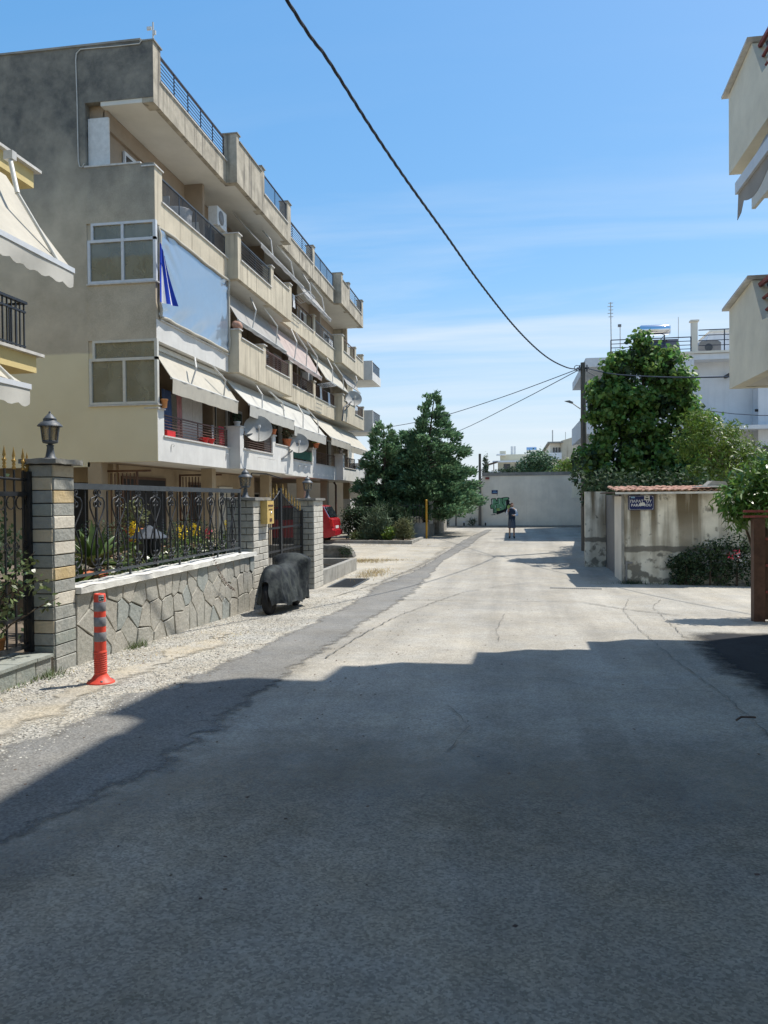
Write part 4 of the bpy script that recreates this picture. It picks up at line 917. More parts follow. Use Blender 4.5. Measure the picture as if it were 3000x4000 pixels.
def brick_pillar(y0, y1, ztop, label, zbase):
    p = thing('brick_pillar', label, 'pillar', (-4.75, (y0+y1)/2, zbase), 'brick gate pillars')
    MB().box(-5.0, FX-.012, y0+.012, y1, zbase-.1, ztop).build('core', 'mortar', p)
    n = 16; h = (ztop-zbase)/n
    for k in range(n):
        za, zb_ = zbase+k*h+.006, zbase+(k+1)*h-.006
        cut = y0 + (y1-y0)*(.62 if k % 2 else .38)
        for a, c in ((y0+.004, cut-.006), (cut+.006, y1-.004)): stone_block('brick', p, ('x', FX, 1), a, c, za, zb_, .012, 'whitebrick', .006, .004)
        cut = -4.75 + (.12 if k % 2 else -.10)
        for a, c in ((-4.996, cut-.006), (cut+.006, FX-.014)): stone_block('brick', p, ('y', y0, -1), a, c, za, zb_, .014, 'stone_grey', .006, .004)
    uneven_cap(-5.05, FX+.06, y0-.06, y1+.05, ztop+.002, p, 'slate', .05)
    return p
brick_pillar(13.28, 14.12, 1.67, 'whitish brick gate pillar carrying the yellow mailbox', gz(13.7))
brick_pillar(17.58, 18.46, 1.66, 'whitish brick gate pillar at the far end, before the red car', gz(18))
# dwarf wall with crazy paving face
wl = thing('stone_wall', 'low garden wall of irregular grey stones under a white coping', 'wall', (-4.62, 10.4, -.15))
MB().box(-4.74, FX-.012, 7.52, 13.26, -.5, .70).build('core', 'mortar', wl)
b = MB(); n = 60
b.grid(lambda u, v: (-4.78+.34*v, 7.535+5.74*u, .765+.006*math.sin(u*70+v*5)+.004*math.sin(u*31)), n, 3)
b.grid(lambda u, v: (-4.43+.010*math.sin(u*55)+.006*math.sin(u*140), 7.535+5.74*u, .70+.066*v+ (.006*math.sin(u*70+5) if v else 0)), n, 1)
b.add([(-4.78, 7.535, .70), (-4.43, 7.535, .70), (-4.43, 13.275, .70), (-4.78, 13.275, .70)], [(0, 1, 2, 3)])
b.add([(-4.78, 7.535, .70), (-4.78, 13.275, .70), (-4.78, 13.275, .765), (-4.78, 7.535, .765)], [(0, 1, 2, 3)])
b.add([(-4.78, 7.535, .70), (-4.43, 7.535, .70), (-4.43, 7.535, .766), (-4.78, 7.535, .766)], [(0, 1, 2, 3)])
b.build('coping', 'capstone', wl)
def clip(poly, a, bq):
    """keep the half plane nearer to a than bq"""
    mx_, my = (a[0]+bq[0])/2, (a[1]+bq[1])/2; nx, ny = bq[0]-a[0], bq[1]-a[1]; out = []
    for i in range(len(poly)):
        p_, q = poly[i], poly[(i+1) % len(poly)]
        dp = (p_[0]-mx_)*nx+(p_[1]-my)*ny; dq = (q[0]-mx_)*nx+(q[1]-my)*ny
        if dp <= 0: out.append(p_)
        if dp*dq < 0: t = dp/(dp-dq); out.append((p_[0]+(q[0]-p_[0])*t, p_[1]+(q[1]-p_[1])*t))
    return out
R_ = random.Random(5); seeds = []
for k in range(22):
    for j in range(4):
        y = 7.55 + (k+.5*(j % 2)+R_.uniform(.1, .9)*.9)*.262; zlo = gz(y)-.02; zhi = .70
        seeds.append((y, zlo+(zhi-zlo)*(j+.5+R_.uniform(-.33, .33))/ (3.0 if j < 3 else 3.4)))
seeds = [s for s in seeds if gz(s[0]) < s[1] < .69]
keep = []
for s in seeds:
    if all(math.hypot(s[0]-q[0], (s[1]-q[1])) > .155 for q in keep): keep.append(s)
for i, s in enumerate(keep):
    poly = [(7.53, gz(s[0])-.05), (13.27, gz(s[0])-.05), (13.27, .697), (7.53, .697)]
    for q in keep:
        if q is not s and abs(q[0]-s[0]) < 1.2: poly = clip(poly, s, q)
        if len(poly) < 3: break
    if len(poly) < 3: continue
    cx_ = sum(q[0] for q in poly)/len(poly); cz_ = sum(q[1] for q in poly)/len(poly)
    # subdivide edges for wobble then inset
    pts = []
    for a, c in zip(poly, poly[1:]+poly[:1]):
        k = max(1, int(math.hypot(a[0]-c[0], a[1]-c[1])/.12))
        for t in range(k): pts.append((a[0]+(c[0]-a[0])*t/k, a[1]+(c[1]-a[1])*t/k))
    def inset(d):
        o = []
        for (u, v) in pts:
            L0 = math.hypot(u-cx_, v-cz_) or 1; f = max(.3, 1-d/L0); o.append((cx_+(u-cx_)*f, cz_+(v-cz_)*f))
        return o
    wob = [(R_.uniform(-.007, .007), R_.uniform(-.007, .007)) for _ in pts]
    r0 = [(u+w[0], v+w[1]) for (u, v), w in zip(inset(.0095), wob)]; r1 = [(u+w[0], v+w[1]) for (u, v), w in zip(inset(.017), wob)]
    tip = R_.uniform(.012, .024); m_ = len(pts); tilt = (R_.uniform(-.03, .03), R_.uniform(-.03, .03))
    vs = [(FX-.014, u, v) for u, v in r0] + [(FX+tip*.55, u, v) for u, v in r0] + [(FX+tip+tilt[0]*(u-cx_)+tilt[1]*(v-cz_), u, v) for u, v in r1]
    fs = [tuple(range(2*m_, 3*m_))] + [(k*m_+i2, k*m_+(i2+1) % m_, (k+1)*m_+(i2+1) % m_, (k+1)*m_+i2) for k in range(2) for i2 in range(m_)]
    b = MB(); b.add(vs, fs); b.build('stone', R_.choice(['slab_a', 'slab_a', 'slab_b', 'slab_c', 'slab_c']), wl)
# wrought iron panel on the wall
fn = thing('iron_fence', 'wrought iron fence panel with scrolled pickets on the low stone wall', 'fence', (FX-.1, 10.2, .77))
FXC = FX-.11
MB().box(FXC-.025, FXC+.025, 7.53, 12.92, 1.80, 1.865).build('top_rail', 'iron_grey', fn)
MB().box(FXC-.015, FXC+.015, 7.53, 12.92, .845, .872).build('bottom_rail', 'iron_grey', fn)
b = MB(); [b.box(FXC-.012, FXC+.012, y-.012, y+.012, .762, .846) for y in (8.95, 10.4, 11.85)]; b.box(FXC-.02, FXC+.02, 12.86, 12.90, .76, 1.80); b.build('support', 'iron_grey', fn)
def arc(cx_, cz_, r, a0, a1, n=8): return [(0, cx_+r*math.cos(a0+(a1-a0)*i/n), cz_+r*math.sin(a0+(a1-a0)*i/n)) for i in range(n+1)]
b = MB(); tr = .0095
for s in (1, -1):
    def S_(pts): return [(0, s*u, w) for (_, u, w) in pts]
    b.tube(S_([(0, .005, 1.39), (0, .05, 1.45), (0, .11, 1.53), (0, .15, 1.60), (0, .155, 1.66), (0, .12, 1.705), (0, .06, 1.715), (0, .02, 1.735)]), tr, 5)
    b.tube(S_([(0, .0, 1.70), (0, .035, 1.665)] + arc(.045, 1.635, .03, 1.2, -4.2)), tr, 5)
    b.tube(S_([(0, .0, 1.72), (0, .02, 1.755)] + arc(.045, 1.765, .026, 2.8, -2.0)), tr, 5)
    b.tube(S_([(0, .005, 1.39), (0, .06, 1.30), (0, .12, 1.19), (0, .145, 1.08), (0, .13, 1.0), (0, .08, .955)] + arc(.055, .985, .035, -1.5, -5.0)), tr, 5)
    b.tube(S_([(0, .0, .93)] + arc(.04, .90, .028, 2.4, -2.2)), tr, 5)
b.lathe([(.013, 1.37), (.02, 1.39), (.013, 1.41)], (0, 0, 0), 6); b.lathe([(.013, 1.14), (.019, 1.16), (.013, 1.18)], (0, 0, 0), 6)
orn = b.mesh('scroll', 'iron'); pk = MB().box(-.011, .011, -.011, .011, .872, 1.80).mesh('picket', 'iron')
tw = MB()
for i in range(30):
    a = i*.9; zq = 1.05+i*.017; tw.lathe([(.016 if 10 < i < 22 and i % 2 else .0105, 0), (.0105, .017)], (0, 0, zq), 5)
tw.box(-.007, .007, -.007, .007, .872, 1.06).box(-.007, .007, -.007, .007, 1.55, 1.77).lathe([(.012, 1.77), (.001, 1.80)], (0, 0, 0), 5); twm = tw.mesh('twisted_picket', 'iron')
for k in range(21):
    y = 7.69+.2415*k
    if k % 2 == 0: inst('picket', pk, fn, (FXC, y, 0)); inst('scroll', orn, fn, (FXC+.012, y, 0))
    else: inst('twisted_picket', twm, fn, (FXC, y, 0))
# rusty chain looped over the coping
c_ = thing('chain', 'rusty chain hanging from the fence over the white coping', 'chain', (-4.42, 11.6, .5))
lk = MB(); lk.tube([(0, .012*math.cos(t), .02*math.sin(t)) for t in [i*math.pi/5 for i in range(11)]], .004, 4); lkm = lk.mesh('link', 'brown_gate')
for k in range(24):
    t = k/23; y = 11.1+.9*t; zz_ = .85-.62*t-.10*math.sin(math.pi*t); inst('link', lkm, c_, (-4.40 + .03*(k % 2)*.2, y, zz_), (jit(.6), .8, (k % 2)*1.57))
# lanterns on the pillars
def lantern(x, y, z, s, label):
    t = thing('pillar_lantern', label, 'lantern', (x, y, z), 'lanterns on the garden pillars'); c = (x, y, z); S_ = lambda pr: [(r*s, h*s) for r, h in pr]
    MB().lathe(S_([(.072, 0), (.068, .012), (.046, .03), (.036, .08), (.030, .125), (.038, .14), (.022, .148), (.022, .155)]), c, 14).build('base', 'lamp_metal', t)
    MB().lathe(S_([(.03, .155), (.066, .162), (.074, .175), (.070, .185)]), c, 14).build('gallery', 'lamp_metal', t)
    MB().lathe(S_([(.066, .186), (.080, .325)]), c, 16).build('glass', 'lamp_glass', t)
    me = MB().box(-.005*s, .005*s, -.005*s, .005*s, 0, .146*s).mesh('glazing_bar', 'lamp_metal')
    for k in range(6): a = k*math.pi/3; inst('glazing_bar', me, t, (x+.075*s*math.cos(a), y+.075*s*math.sin(a), z+.183*s), (.12*-math.sin(a)*1, .12*math.cos(a), 0))
    MB().lathe(S_([(.116, .322), (.113, .332), (.084, .362), (.062, .372), (.060, .388), (.064, .392), (.052, .405), (.022, .440), (.010, .446), (.012, .458), (.006, .470)]), c, 18).build('roof', 'lamp_metal', t)
    MB().lathe(S_([(.018, .19), (.018, .24), (.026, .25), (.026, .29), (.008, .31)]), c, 8).build('bulb', 'white_plastic', t)
lantern(-4.65, 7.36, 2.095, 1.06, 'black lantern with amber glass on the tall ochre and grey pillar')
lantern(-4.75, 13.60, 1.72, 1.15, 'weathered lantern on the brick pillar with the mailbox')
lantern(-4.75, 18.0, 1.71, 1.15, 'weathered lantern on the farthest brick pillar before the red car')
# mailbox
m_ = thing('mailbox', 'yellow metal mailbox fixed to the middle brick pillar', 'mailbox', (-4.38, 13.95, 1.2))
MB().prism([(13.66, 1.24), (14.06, 1.24), (14.06, 1.66), (13.66, 1.66)], 'x', -4.49, -4.36).build('box', 'mailbox', m_)
MB().box(-4.36, -4.352, 13.72, 14.0, 1.56, 1.59).box(-4.36, -4.352, 13.76, 13.98, 1.50, 1.515).build('slot', 'brown_gate', m_)
MB().lathe([(.018, 0), (.018, .02), (.006, .022)], (-4.36, 13.88, 1.44), 8, axis='x').build('lock', 'chrome', m_)
MB().box(-4.36, -4.353, 13.80, 13.93, 1.28, 1.34).build('emblem', 'brown_gate', m_)
# double leaf iron gate with gilt spears
g = thing('iron_gate', 'black double iron gate with gilt spear points rising to its centre', 'gate', (-4.78, 15.85, gz(15.9)))
GX = -4.78; zb_ = gz(15.9)+.05
def gtop(y): t = min(1, abs(y-15.86)/1.72); return 1.93-.56*t**.62
b = MB(); b.tube([(GX, y, gtop(y)) for y in yline(14.16, 15.84, .12)], .016, 5).tube([(GX, y, gtop(y)) for y in yline(15.9, 17.56, .12)], .016, 5)
for z in (zb_+.04, .62, 1.10): b.box(GX-.018, GX+.018, 14.14, 17.56, z-.02, z+.02)
b.box(GX-.03, GX+.03, 15.80, 15.92, zb_, 1.93).box(GX-.03, GX+.03, 14.13, 14.2, zb_, 1.45).box(GX-.03, GX+.03, 17.50, 17.57, zb_, 1.45); b.build('frame', 'iron', g)
spear = MB().lathe([(.012, 0), (.02, .02), (.011, .035), (.019, .05), (.010, .065), (.024, .085), (.008, .095), (.016, .13), (.001, .22)], (0, 0, 0), 6).add([(0, -.035, .10), (0, .035, .10), (0, .02, .075), (0, -.02, .075)], [(0, 1, 2, 3)]).mesh('spear_point', 'gold')
for k in range(30):
    y = 14.28+k*.112
    if abs(y-15.86) < .06: continue
    MB().box(GX-.008, GX+.008, y-.008, y+.008, zb_, gtop(y)+.03).build('bar', 'iron', g)
    if k % 2 == 0: inst('spear_point', spear, g, (GX, y, gtop(y)+.03))
# near gate at the left edge, on a stone step
st = thing('stone_step', 'green grey slab kerb under the near iron gate', 'kerb', (-4.7, 5.8, 0))
MB().box(-5.1, FX-.012, 4.2, 7.14, -.1, .135).build('core', 'mortar', st)
y = 4.2
for wdt in (.52, .46, .50, .40, .44, .30, .26):
    y1 = min(7.145, y+wdt); stone_block('stone', st, ('x', FX, 1), y+.004, y1-.004, -.06, .135, .012, random.choice(['stone_green', 'stone_grey']))
    MB().box(-5.09, FX+.025+jit(.008), y+.003, y1-.003, .136, .168+jit(.003)).build('slab', 'stone_green', st); y = y1
g = thing('iron_gate', 'near black iron gate with golden spear tips at the left edge', 'gate', (-4.75, 6.2, .17))
GX = -4.76; b = MB(); b.box(GX-.045, GX+.045, 7.10, 7.155, .17, 1.97)
for z in (.235, .52, 1.745): b.box(GX-.02, GX+.02, 4.6, 7.10, z-.022, z+.022)
b.tube([(GX, yy, 1.885+.055*((7.1-yy)/1.3)**1.4) for yy in yline(4.6, 7.1, .1)], .014, 5); b.box(GX-.03, GX+.03, 4.55, 4.60, .17, 2.1); b.build('frame', 'iron', g)
for k in range(17):
    yy = 7.21-.145*(k+0) if k else 7.13
    zt = 1.955 if k == 0 else 1.89+.055*((7.1-yy)/1.3)**1.4+.10
    if yy < 4.6: continue
    if k: MB().box(GX-.008, GX+.008, yy-.008, yy+.008, .25, zt).build('bar', 'iron', g)
    inst('spear_point', spear, g, (GX, yy, zt-.01), None, 1.0)
    if k:
        MB().tube([(GX+.01, yy+.0725+.06*math.cos(t), 1.66+.065*math.sin(t)) for t in [math.pi*i/8 for i in range(17)]], .006, 4).build('ring', 'iron', g)
        MB().tube([(GX+.012, yy+.05*math.cos(t)*(1-t/14), 1.24-.05*math.sin(t)*(1-t/14)) for t in [i*.6 for i in range(14)]], .006, 4).build('scroll', 'iron', g); MB().tube([(GX+.012, yy-.05*math.cos(t)*(1-t/14), .72+.05*math.sin(t)*(1-t/14)) for t in [i*.6 for i in range(14)]], .006, 4).build('scroll', 'iron', g)
# shrub growing through the near gate
sh = thing('gate_shrub', 'sparse leafy shrub growing out through the near iron gate', 'shrub', (-4.85, 6.7, .17))
b = MB()
stems = [[(-4.95, 6.55, .17), (-4.85, 6.7, .6), (-4.70, 6.85, 1.0), (-4.6, 7.0, 1.18)], [(-4.95, 6.5, .17), (-4.8, 6.6, .7), (-4.62, 6.8, .86), (-4.42, 6.92, .92)], [(-5.0, 6.3, .17), (-4.8, 6.35, .6), (-4.66, 6.5, .95)], [(-4.95, 6.6, .2), (-4.7, 6.75, .5), (-4.5, 6.95, .66), (-4.40, 7.08, .72)], [(-5, 6.2, .2), (-4.75, 6.25, .4), (-4.6, 6.4, .6)]]
for s in stems: b.tube(s, [.012, .009, .006, .003][:len(s)], 5)
b.build('stem', 'bark', sh)
foliage('leaves', sh, [(-4.63, 6.95, 1.12, .09, .10, .08), (-4.62, 6.80, .95, .12, .16, .12), (-4.48, 6.93, .88, .09, .12, .10), (-4.70, 6.6, .8, .14, .22, .2), (-4.45, 7.0, .7, .07, .12, .08), (-4.72, 6.4, .55, .15, .22, .2), (-4.75, 6.25, .9, .12, .2, .2)], 330, .062, 'oval', 'leaf_gate', .6)
foliage('inner_leaves', sh, [(-5.1, 6.2, .7, .25, .6, .6), (-5.3, 6.6, 1.1, .3, .6, .5), (-5.6, 7.4, 1.0, .3, .7, .8), (-5.8, 8.2, .8, .3, .5, .7)], 1700, .07, 'oval', 'leaf_dark')
pot((-5.0, 6.95, .17), .09, .17, 'orange_pot', 'small orange pot behind the near iron gate'); pot((-4.95, 6.62, .17), .07, .12, 'orange_pot', 'tiny orange pot lying at the foot of the near iron gate')
# ---- orange bollard
bo = thing('traffic_bollard', 'orange plastic bollard with three grey reflective bands', 'bollard', (-3.77, 6.72, gz(6.72)))
c = (-3.77, 6.72, gz(6.72)+.005)
MB().lathe([(.125, 0), (.128, .012), (.118, .025), (.085, .045), (.066, .075), (.060, .085)], c, 20).build('base', 'orange', bo)
pr = [(.060, .08)]
for k in range(10): zq = .095+k*.020; pr += [(.056, zq), (.056, zq+.009), (.060, zq+.012), (.060, zq+.019)]
pr += [(.056, .30), (.0535, .312)]
MB().lathe(pr, c, 20).build('ribbed_foot', 'orange', bo)
MB().lathe([(.0535, .31), (.0535, .82), (.050, .835), (.038, .838), (.034, .80)], c, 20).build('tube', 'orange', bo)
for zq in (.395, .535, .675): MB().lathe([(.0538, zq), (.0555, zq+.002), (.0555, zq+.083), (.0538, zq+.085)], c, 20).build('reflective_band', 'reflector', bo)
me = MB().lathe([(.012, 0), (.012, .012), (.002, .014)], (0, 0, 0), 6).mesh('bolt', 'grey_plastic')
for k in range(4): a = k*1.57+.6; inst('bolt', me, bo, (c[0]+.10*math.cos(a), c[1]+.10*math.sin(a), c[2]+.03))
def on_tube(u0, u1, z0, z1, r):
    cam_a = math.atan2(-c[1], -c[0])
    return MB().grid(lambda u, v: (c[0]+r*math.cos(cam_a+u0+(u1-u0)*u), c[1]+r*math.sin(cam_a+u0+(u1-u0)*u), c[2]+z0+(z1-z0)*v), 6, 1, (-.001, -.001, 0))
on_tube(-.15, .75, .772, .826, .0546).build('sticker', 'paper', bo); on_tube(-.10, .70, .776, .808, .0552).build('sticker_print', 'black', bo)
on_tube(-.02, .25, .783, .800, .0556).build('sticker_mark', 'paper', bo); on_tube(.34, .62, .790, .797, .0556).build('sticker_mark', 'paper', bo); on_tube(-.12, .70, .769, .772, .0550).build('sticker_mark', 'paper', bo)
# ---- covered motorcycle parked against the wall

def covered(label, cx_, y0, y1):
    t = thing('covered_motorcycle', label, 'motorcycle', (cx_, (y0+y1)/2, gz((y0+y1)/2)))
    top = [(0, .56), (.08, .74), (.20, .82), (.34, .76), (.46, .78), (.60, .86), (.70, .99), (.78, 1.01), (.85, .93), (.93, .78), (1, .56)]
    wt = [(0, .05), (.15, .15), (.45, .15), (.62, .18), (.72, .36), (.80, .34), (.88, .18), (1, .05)]; wb = [(0, .08), (.12, .24), (.5, .30), (.85, .26), (1, .10)]
    def f(u, v):
        h, a, b_ = interp(top, u), interp(wt, u), interp(wb, u); s = -1 if v < .5 else 1; q = abs(v-.5)*2          # q: 0 ridge, 1 hem
        if q < .3: k = q/.3; x, z = a*math.sin(k*math.pi/2), h-.13*h*(1-math.cos(k*math.pi/2))
        else: k = (q-.3)/.7; x, z = a+(b_-a)*k**.8, h*.87+(.16-h*.87)*k
        fo = (.020*math.sin(u*47+s)+.014*math.sin(u*83+2*s))*max(0, q-.25) + .012*math.sin(u*29+q*9); y = y0+(y1-y0)*u
        return (cx_+s*(x+fo), y+.02*math.sin(q*7+u*5), gz(y)+z+.018*math.sin(u*31)*(1-q)+(.03*math.sin(u*19) if q > .95 else 0))
    MB().grid(f, 90, 36, None).build('cover', 'tarp_navy', t)
    for y in (y0+.25, y1-.28): MB().lathe([(.16, -.05), (.27, -.055), (.295, -.02), (.295, .02), (.27, .055), (.16, .05)], (cx_, y, gz(y)+.29), 20, axis='x').build('wheel', 'rubber', t)
covered('motorcycle under a dark navy cover beside the brick pillar with the mailbox', -3.95, 12.2, 14.3)
# ---- garden behind the fence
gb = MB(); gb.box(-24, -4.74, 7.0, 18.0, -.3, -.05); gb.build('garden_bed', 'dirt', None, kind='structure')
MB().box(-9.2, -6.12, 10.5, 17.4, -.06, .50).build('garden_soil', 'dirt', None, kind='structure')
MB().box(-6.118, -6.0, 10.4, 17.4, -.06, .55).build('planter_wall', 'yellow_wall', None, 'pale yellow raised garden planter behind the scrolled fence', 'planter')
MB().box(-6.12, -5.93, 10.38, 17.45, .552, .60).build('planter_coping', 'marble', None, 'white slab edging on the raised garden planter', 'coping')
def agave(loc, n, ln, label):
    t = thing('yucca_plant', label, 'plant', loc)
    for k in range(n):
        a = 2*math.pi*k/n*2.4+jit(.3); el = .25+1.1*(k/n); L0 = ln*random.uniform(.75, 1.1)*(1 if el < 1 else .8)
        w = .058; u = Vector((math.cos(a)*math.cos(el), math.sin(a)*math.cos(el), math.sin(el))); sd_ = Vector((-math.sin(a), math.cos(a), 0)); vs = []; nn = 6
        for i in range(nn+1):
            q = i/nn; c_ = Vector(loc)+u*L0*q - Vector((0, 0, .38*L0*q*q*math.cos(el))); ww = w*(.7+1.2*q-1.88*q*q)
            vs += [c_-sd_*ww+Vector((0, 0, .015)), c_, c_+sd_*ww+Vector((0, 0, .015))]
        MB().add(vs, [(i*3+j, i*3+j+1, i*3+j+4, i*3+j+3) for i in range(nn) for j in range(2)], True).build('leaf', 'leaf_agave', t)
    return t
t_ = pot((-5.45, 9.30, .25), .26, .52, 'clay_pot', 'big square looking terracotta pot at the foot of the spiky plant'); agave((-5.5, 9.65, .78), 52, .82, 'large spiky green yucca behind the scrolled iron fence')
agave((-5.3, 8.85, .55), 30, .55, 'second spiky green plant, lower and close to the stone pillar')
def flowers(loc, label, petal, hgt, nf, rr=.12, leafm='leaf_lemon'):
    t = thing('flower_clump', label, 'flowers', loc); x, y, z = loc
    foliage('leaves', t, [(x, y, z+hgt*.35, rr*1.2, rr*1.2, hgt*.35)], 160, .08, 'lance', leafm, .3)
    foliage('petals', t, [(x, y, z+hgt*.85, rr*.7, rr*.7, hgt*.24)], nf, .045, 'oval', petal, .3)
flowers((-6.2, 12.2, .60), 'tall yellow flower spike left of the garden bird house', 'flower_yellow', .68, 160, .10)
flowers((-6.2, 14.1, .60), 'yellow flower stalks in the middle of the garden bed', 'flower_yellow', .56, 110, .14)
flowers((-6.2, 14.75, .60), 'second yellow flower stalks, right of the middle clump', 'flower_yellow', .58, 110, .12)
flowers((-6.2, 16.5, .60), 'lone yellow flower beside the brick pillar', 'flower_yellow', .62, 60, .06)
flowers((-6.2, 15.4, .60), 'red flowers on a green clump near the brick pillar', 'flower_red', .48, 60, .12, 'leaf_dark')
flowers((-5.2, 9.35, .30), 'bright pink red flowers low behind the fence scrolls', 'flower_red', .42, 70, .10, 'leaf_gate')
flowers((-5.3, 10.7, .30), 'small pale red flowers in a low pot behind the bottom rail', 'flower_red', .32, 40, .08, 'leaf_gate')
pot((-6.6, 13.0, .95), .17, .24, 'clay_pot', 'raised terracotta pot holding a grey succulent', 'leaf_olive', ph=.5, n=220, leaf=.09)
sb = thing('low_shrubs', 'mixed low brown and green bedding plants in the garden bed', 'plants', (-6.5, 14, .6))
foliage('brown_leaves', sb, [(-6.3, 11.6+k*.55, .68, .25, .4, .16) for k in range(7)], 1100, .07, 'oval', 'leaf_brown'); foliage('green_leaves', sb, [(-5.65, 10.6+k*.5, .50+.12*math.sin(k*2.1), .22, .4, .38) for k in range(12)], 3600, .075, 'oval', 'leaf_gate')
foliage('tall_leaves', sb, [(-6.6, 10.8+k*.75, .85+.15*math.sin(k*1.3), .35, .5, .35) for k in range(9)], 2600, .085, 'lance', 'leaf_dark'); foliage('dark_leaves', sb, [(-5.3, 11.2+k*.5, .60, .22, .5, .30) for k in range(8)], 2200, .065, 'oval', 'leaf_dark')
bh = thing('bird_house', 'black garden lantern with pitched grey roof among the flowers', 'garden lantern', (-5.6, 11.5, .1))
MB().lathe([(.30, 1.09), (.29, 1.105), (.05, 1.27), (.02, 1.29)], (-5.6, 11.5, 0), 6, smooth=False).build('roof', 'iron_grey', bh)
MB().lathe([(.10, .55), (.17, .95), (.17, 1.09)], (-5.6, 11.5, 0), 6, smooth=False).build('body', 'black', bh); MB().lathe([(.09, .0), (.06, .1), (.06, .55)], (-5.6, 11.5, 0), 8).build('stand', 'black', bh)
# ================================================================ YELLOW HOUSE (left edge)
yh = thing('yellow_house', 'yellow house at the left edge with balconies and scalloped awnings', 'building', (-11, 6, 0))
MB().box(-16, -9.2, -6, 11.0, -.1, 10.2).build('wall', 'yellow_wall', yh)
for zb_, zt in ((6.64, 6.90), (3.72, 3.98)):
    MB().box(-9.19, -7.42, -6, 11.4, zb_, zt).build('balcony_slab', 'yellow_wall', yh)
    MB().box(-9.19, -7.34, -6, 11.5, zt, zt+.045).build('coping', 'marble', yh)
    if zt > 6: continue
    r = MB().box(-7.56, -7.49, -5, 11.30, zt+.80, zt+.84).box(-7.545, -7.505, -5, 11.28, zt+.66, zt+.69).box(-7.54, -7.51, -5, 11.28, zt+.12, zt+.145).box(-8.9, -7.52, 11.25, 11.29, zt+.80, zt+.83).build('railing', 'iron', yh)
    me = MB().box(-.010, .010, -.010, .010, 0, .80).mesh('bar', 'iron')
    for k in range(28): inst('bar', me, r, (-7.525, 11.25-k*.105, zt+.02))
    for k in range(1, 10): inst('bar', me, r, (-7.55-k*.12, 11.27, zt+.02))
def yawn(y0, y1, xr, zr, xb, zb_, armpts):
    f = MB().grid(lambda u, v: (xr+(xb-xr)*v, y0+(y1-y0)*u, zr+(zb_-zr)*v-.05*math.sin(math.pi*v)), 12, 8, (-.01, 0, -.01)).build('awning', 'awning', yh)
    MB().box(xb-.03, xb+.035, y0, y1+.02, zb_-.05, zb_+.02).build('front_bar', 'alu', f)
    MB().grid(lambda u, v: (xb+.02+.02*math.sin(u*40+v)*v, y0+(y1-y0)*u, zb_-.05-(.20+.05*abs(math.sin((y1-(y0+(y1-y0)*u))*math.pi/.30)))*v), 110, 3, (-.006, 0, 0)).build('valance', 'awning_white', f)
    MB().tube(armpts[:2], .035, 7).tube(armpts[1:], .026, 7).build('arm', 'alu_cream', f)
    MB().box(armpts[0][0]-.07, armpts[0][0]+.07, armpts[0][1]-.05, armpts[0][1]+.05, armpts[0][2]-.02, armpts[0][2]+.10).build('bracket', 'arm', f)
yawn(2.0, 10.62, -7.36, 6.52, -6.32, 5.07, [(-7.0, 10.2, 6.56), (-6.72, 9.95, 5.95), (-6.36, 10.3, 5.12)])
yawn(2.0, 9.72, -7.0, 3.68, -6.45, 3.25, [(-6.95, 9.55, 3.64), (-6.6, 9.2, 3.50), (-6.5, 9.5, 3.27)])
# ================================================================ BUILDING ON THE RIGHT (mostly out of frame, casts the street shade)
rb = thing('corner_building', 'cream building at the right edge with solid balcony parapets and red rails', 'building', (8, 0, 0))
MB().box(4.3, 16, -26, 11.7, -.5, 13.0).build('wall', 'cream_wall', rb)
for zb_ in (3.16, 6.10, 9.10, 12.10):
    MB().box(3.04, 4.302, -26, 11.42, zb_, zb_+.20).build('balcony_slab', 'soffit', rb)
    # solid block at the end, its near edge cut on a slant
    MB().prism([(11.45, zb_-.012), (11.45, zb_+1.08), (10.42, zb_+1.20), (10.02, zb_+.62), (9.7, zb_+.6), (9.7, zb_-.012)], 'x', 3.0, 3.16).box(3.16, 4.3, 11.30, 11.446, zb_-.011, zb_+1.07).build('parapet', 'cream_rough', rb)
    MB().prism([(11.56, zb_+1.085), (11.56, zb_+1.12), (10.36, zb_+1.25), (10.40, zb_+1.21)], 'x', 2.93, 3.22).build('coping', 'marble', rb)
    MB().box(3.16, 3.9, 10.36, 10.44, zb_+.18, zb_+1.18).build('parapet_return', 'shaded_render', rb)  # painted dark grey for the deep shade on this end face
    MB().box(3.001, 3.16, -26, 9.68, zb_-.010, zb_+.56).build('low_parapet', 'cream_rough', rb); MB().box(2.95, 3.2, -26, 9.66, zb_+.562, zb_+.60).build('low_coping', 'marble', rb)
    if zb_ > 12: continue
    r = MB().box(3.06, 3.10, -26, 10.40, zb_+1.10, zb_+1.15).build('railing', 'rail_red', rb)
    me = MB().tube([(3.08, -26, 0), (3.08, 10.38, 0)], .022, 6).mesh('bar', 'rail_red')
    for k in range(2): inst('bar', me, r, (0, 0, zb_+.76+k*.17))
# torn awning under the upper balcony
aw = MB().grid(lambda u, v: (3.05-.28*v, 6+4.1*u, 5.98-.55*v), 10, 4, (.01, 0, -.008)).build('awning', 'awning_grey', rb)
MB().box(2.72, 2.80, 6, 10.12, 5.33, 5.47).build('front_bar', 'alu', aw)
MB().grid(lambda u, v: (2.76, 6+4.1*u+.05*v*(u > .98), 5.35-(.15+.12*abs(math.sin(u*13))+.12*(u > .96))*v), 40, 2, (-.006, 0, 0)).build('valance', 'awning_grey', aw)
MB().box(3.3, 4.29, 11.0, 11.4, 5.72, 6.08).box(3.25, 3.3, 9, 11.3, 5.55, 5.9).build('roller_box', 'alu_cream', rb)
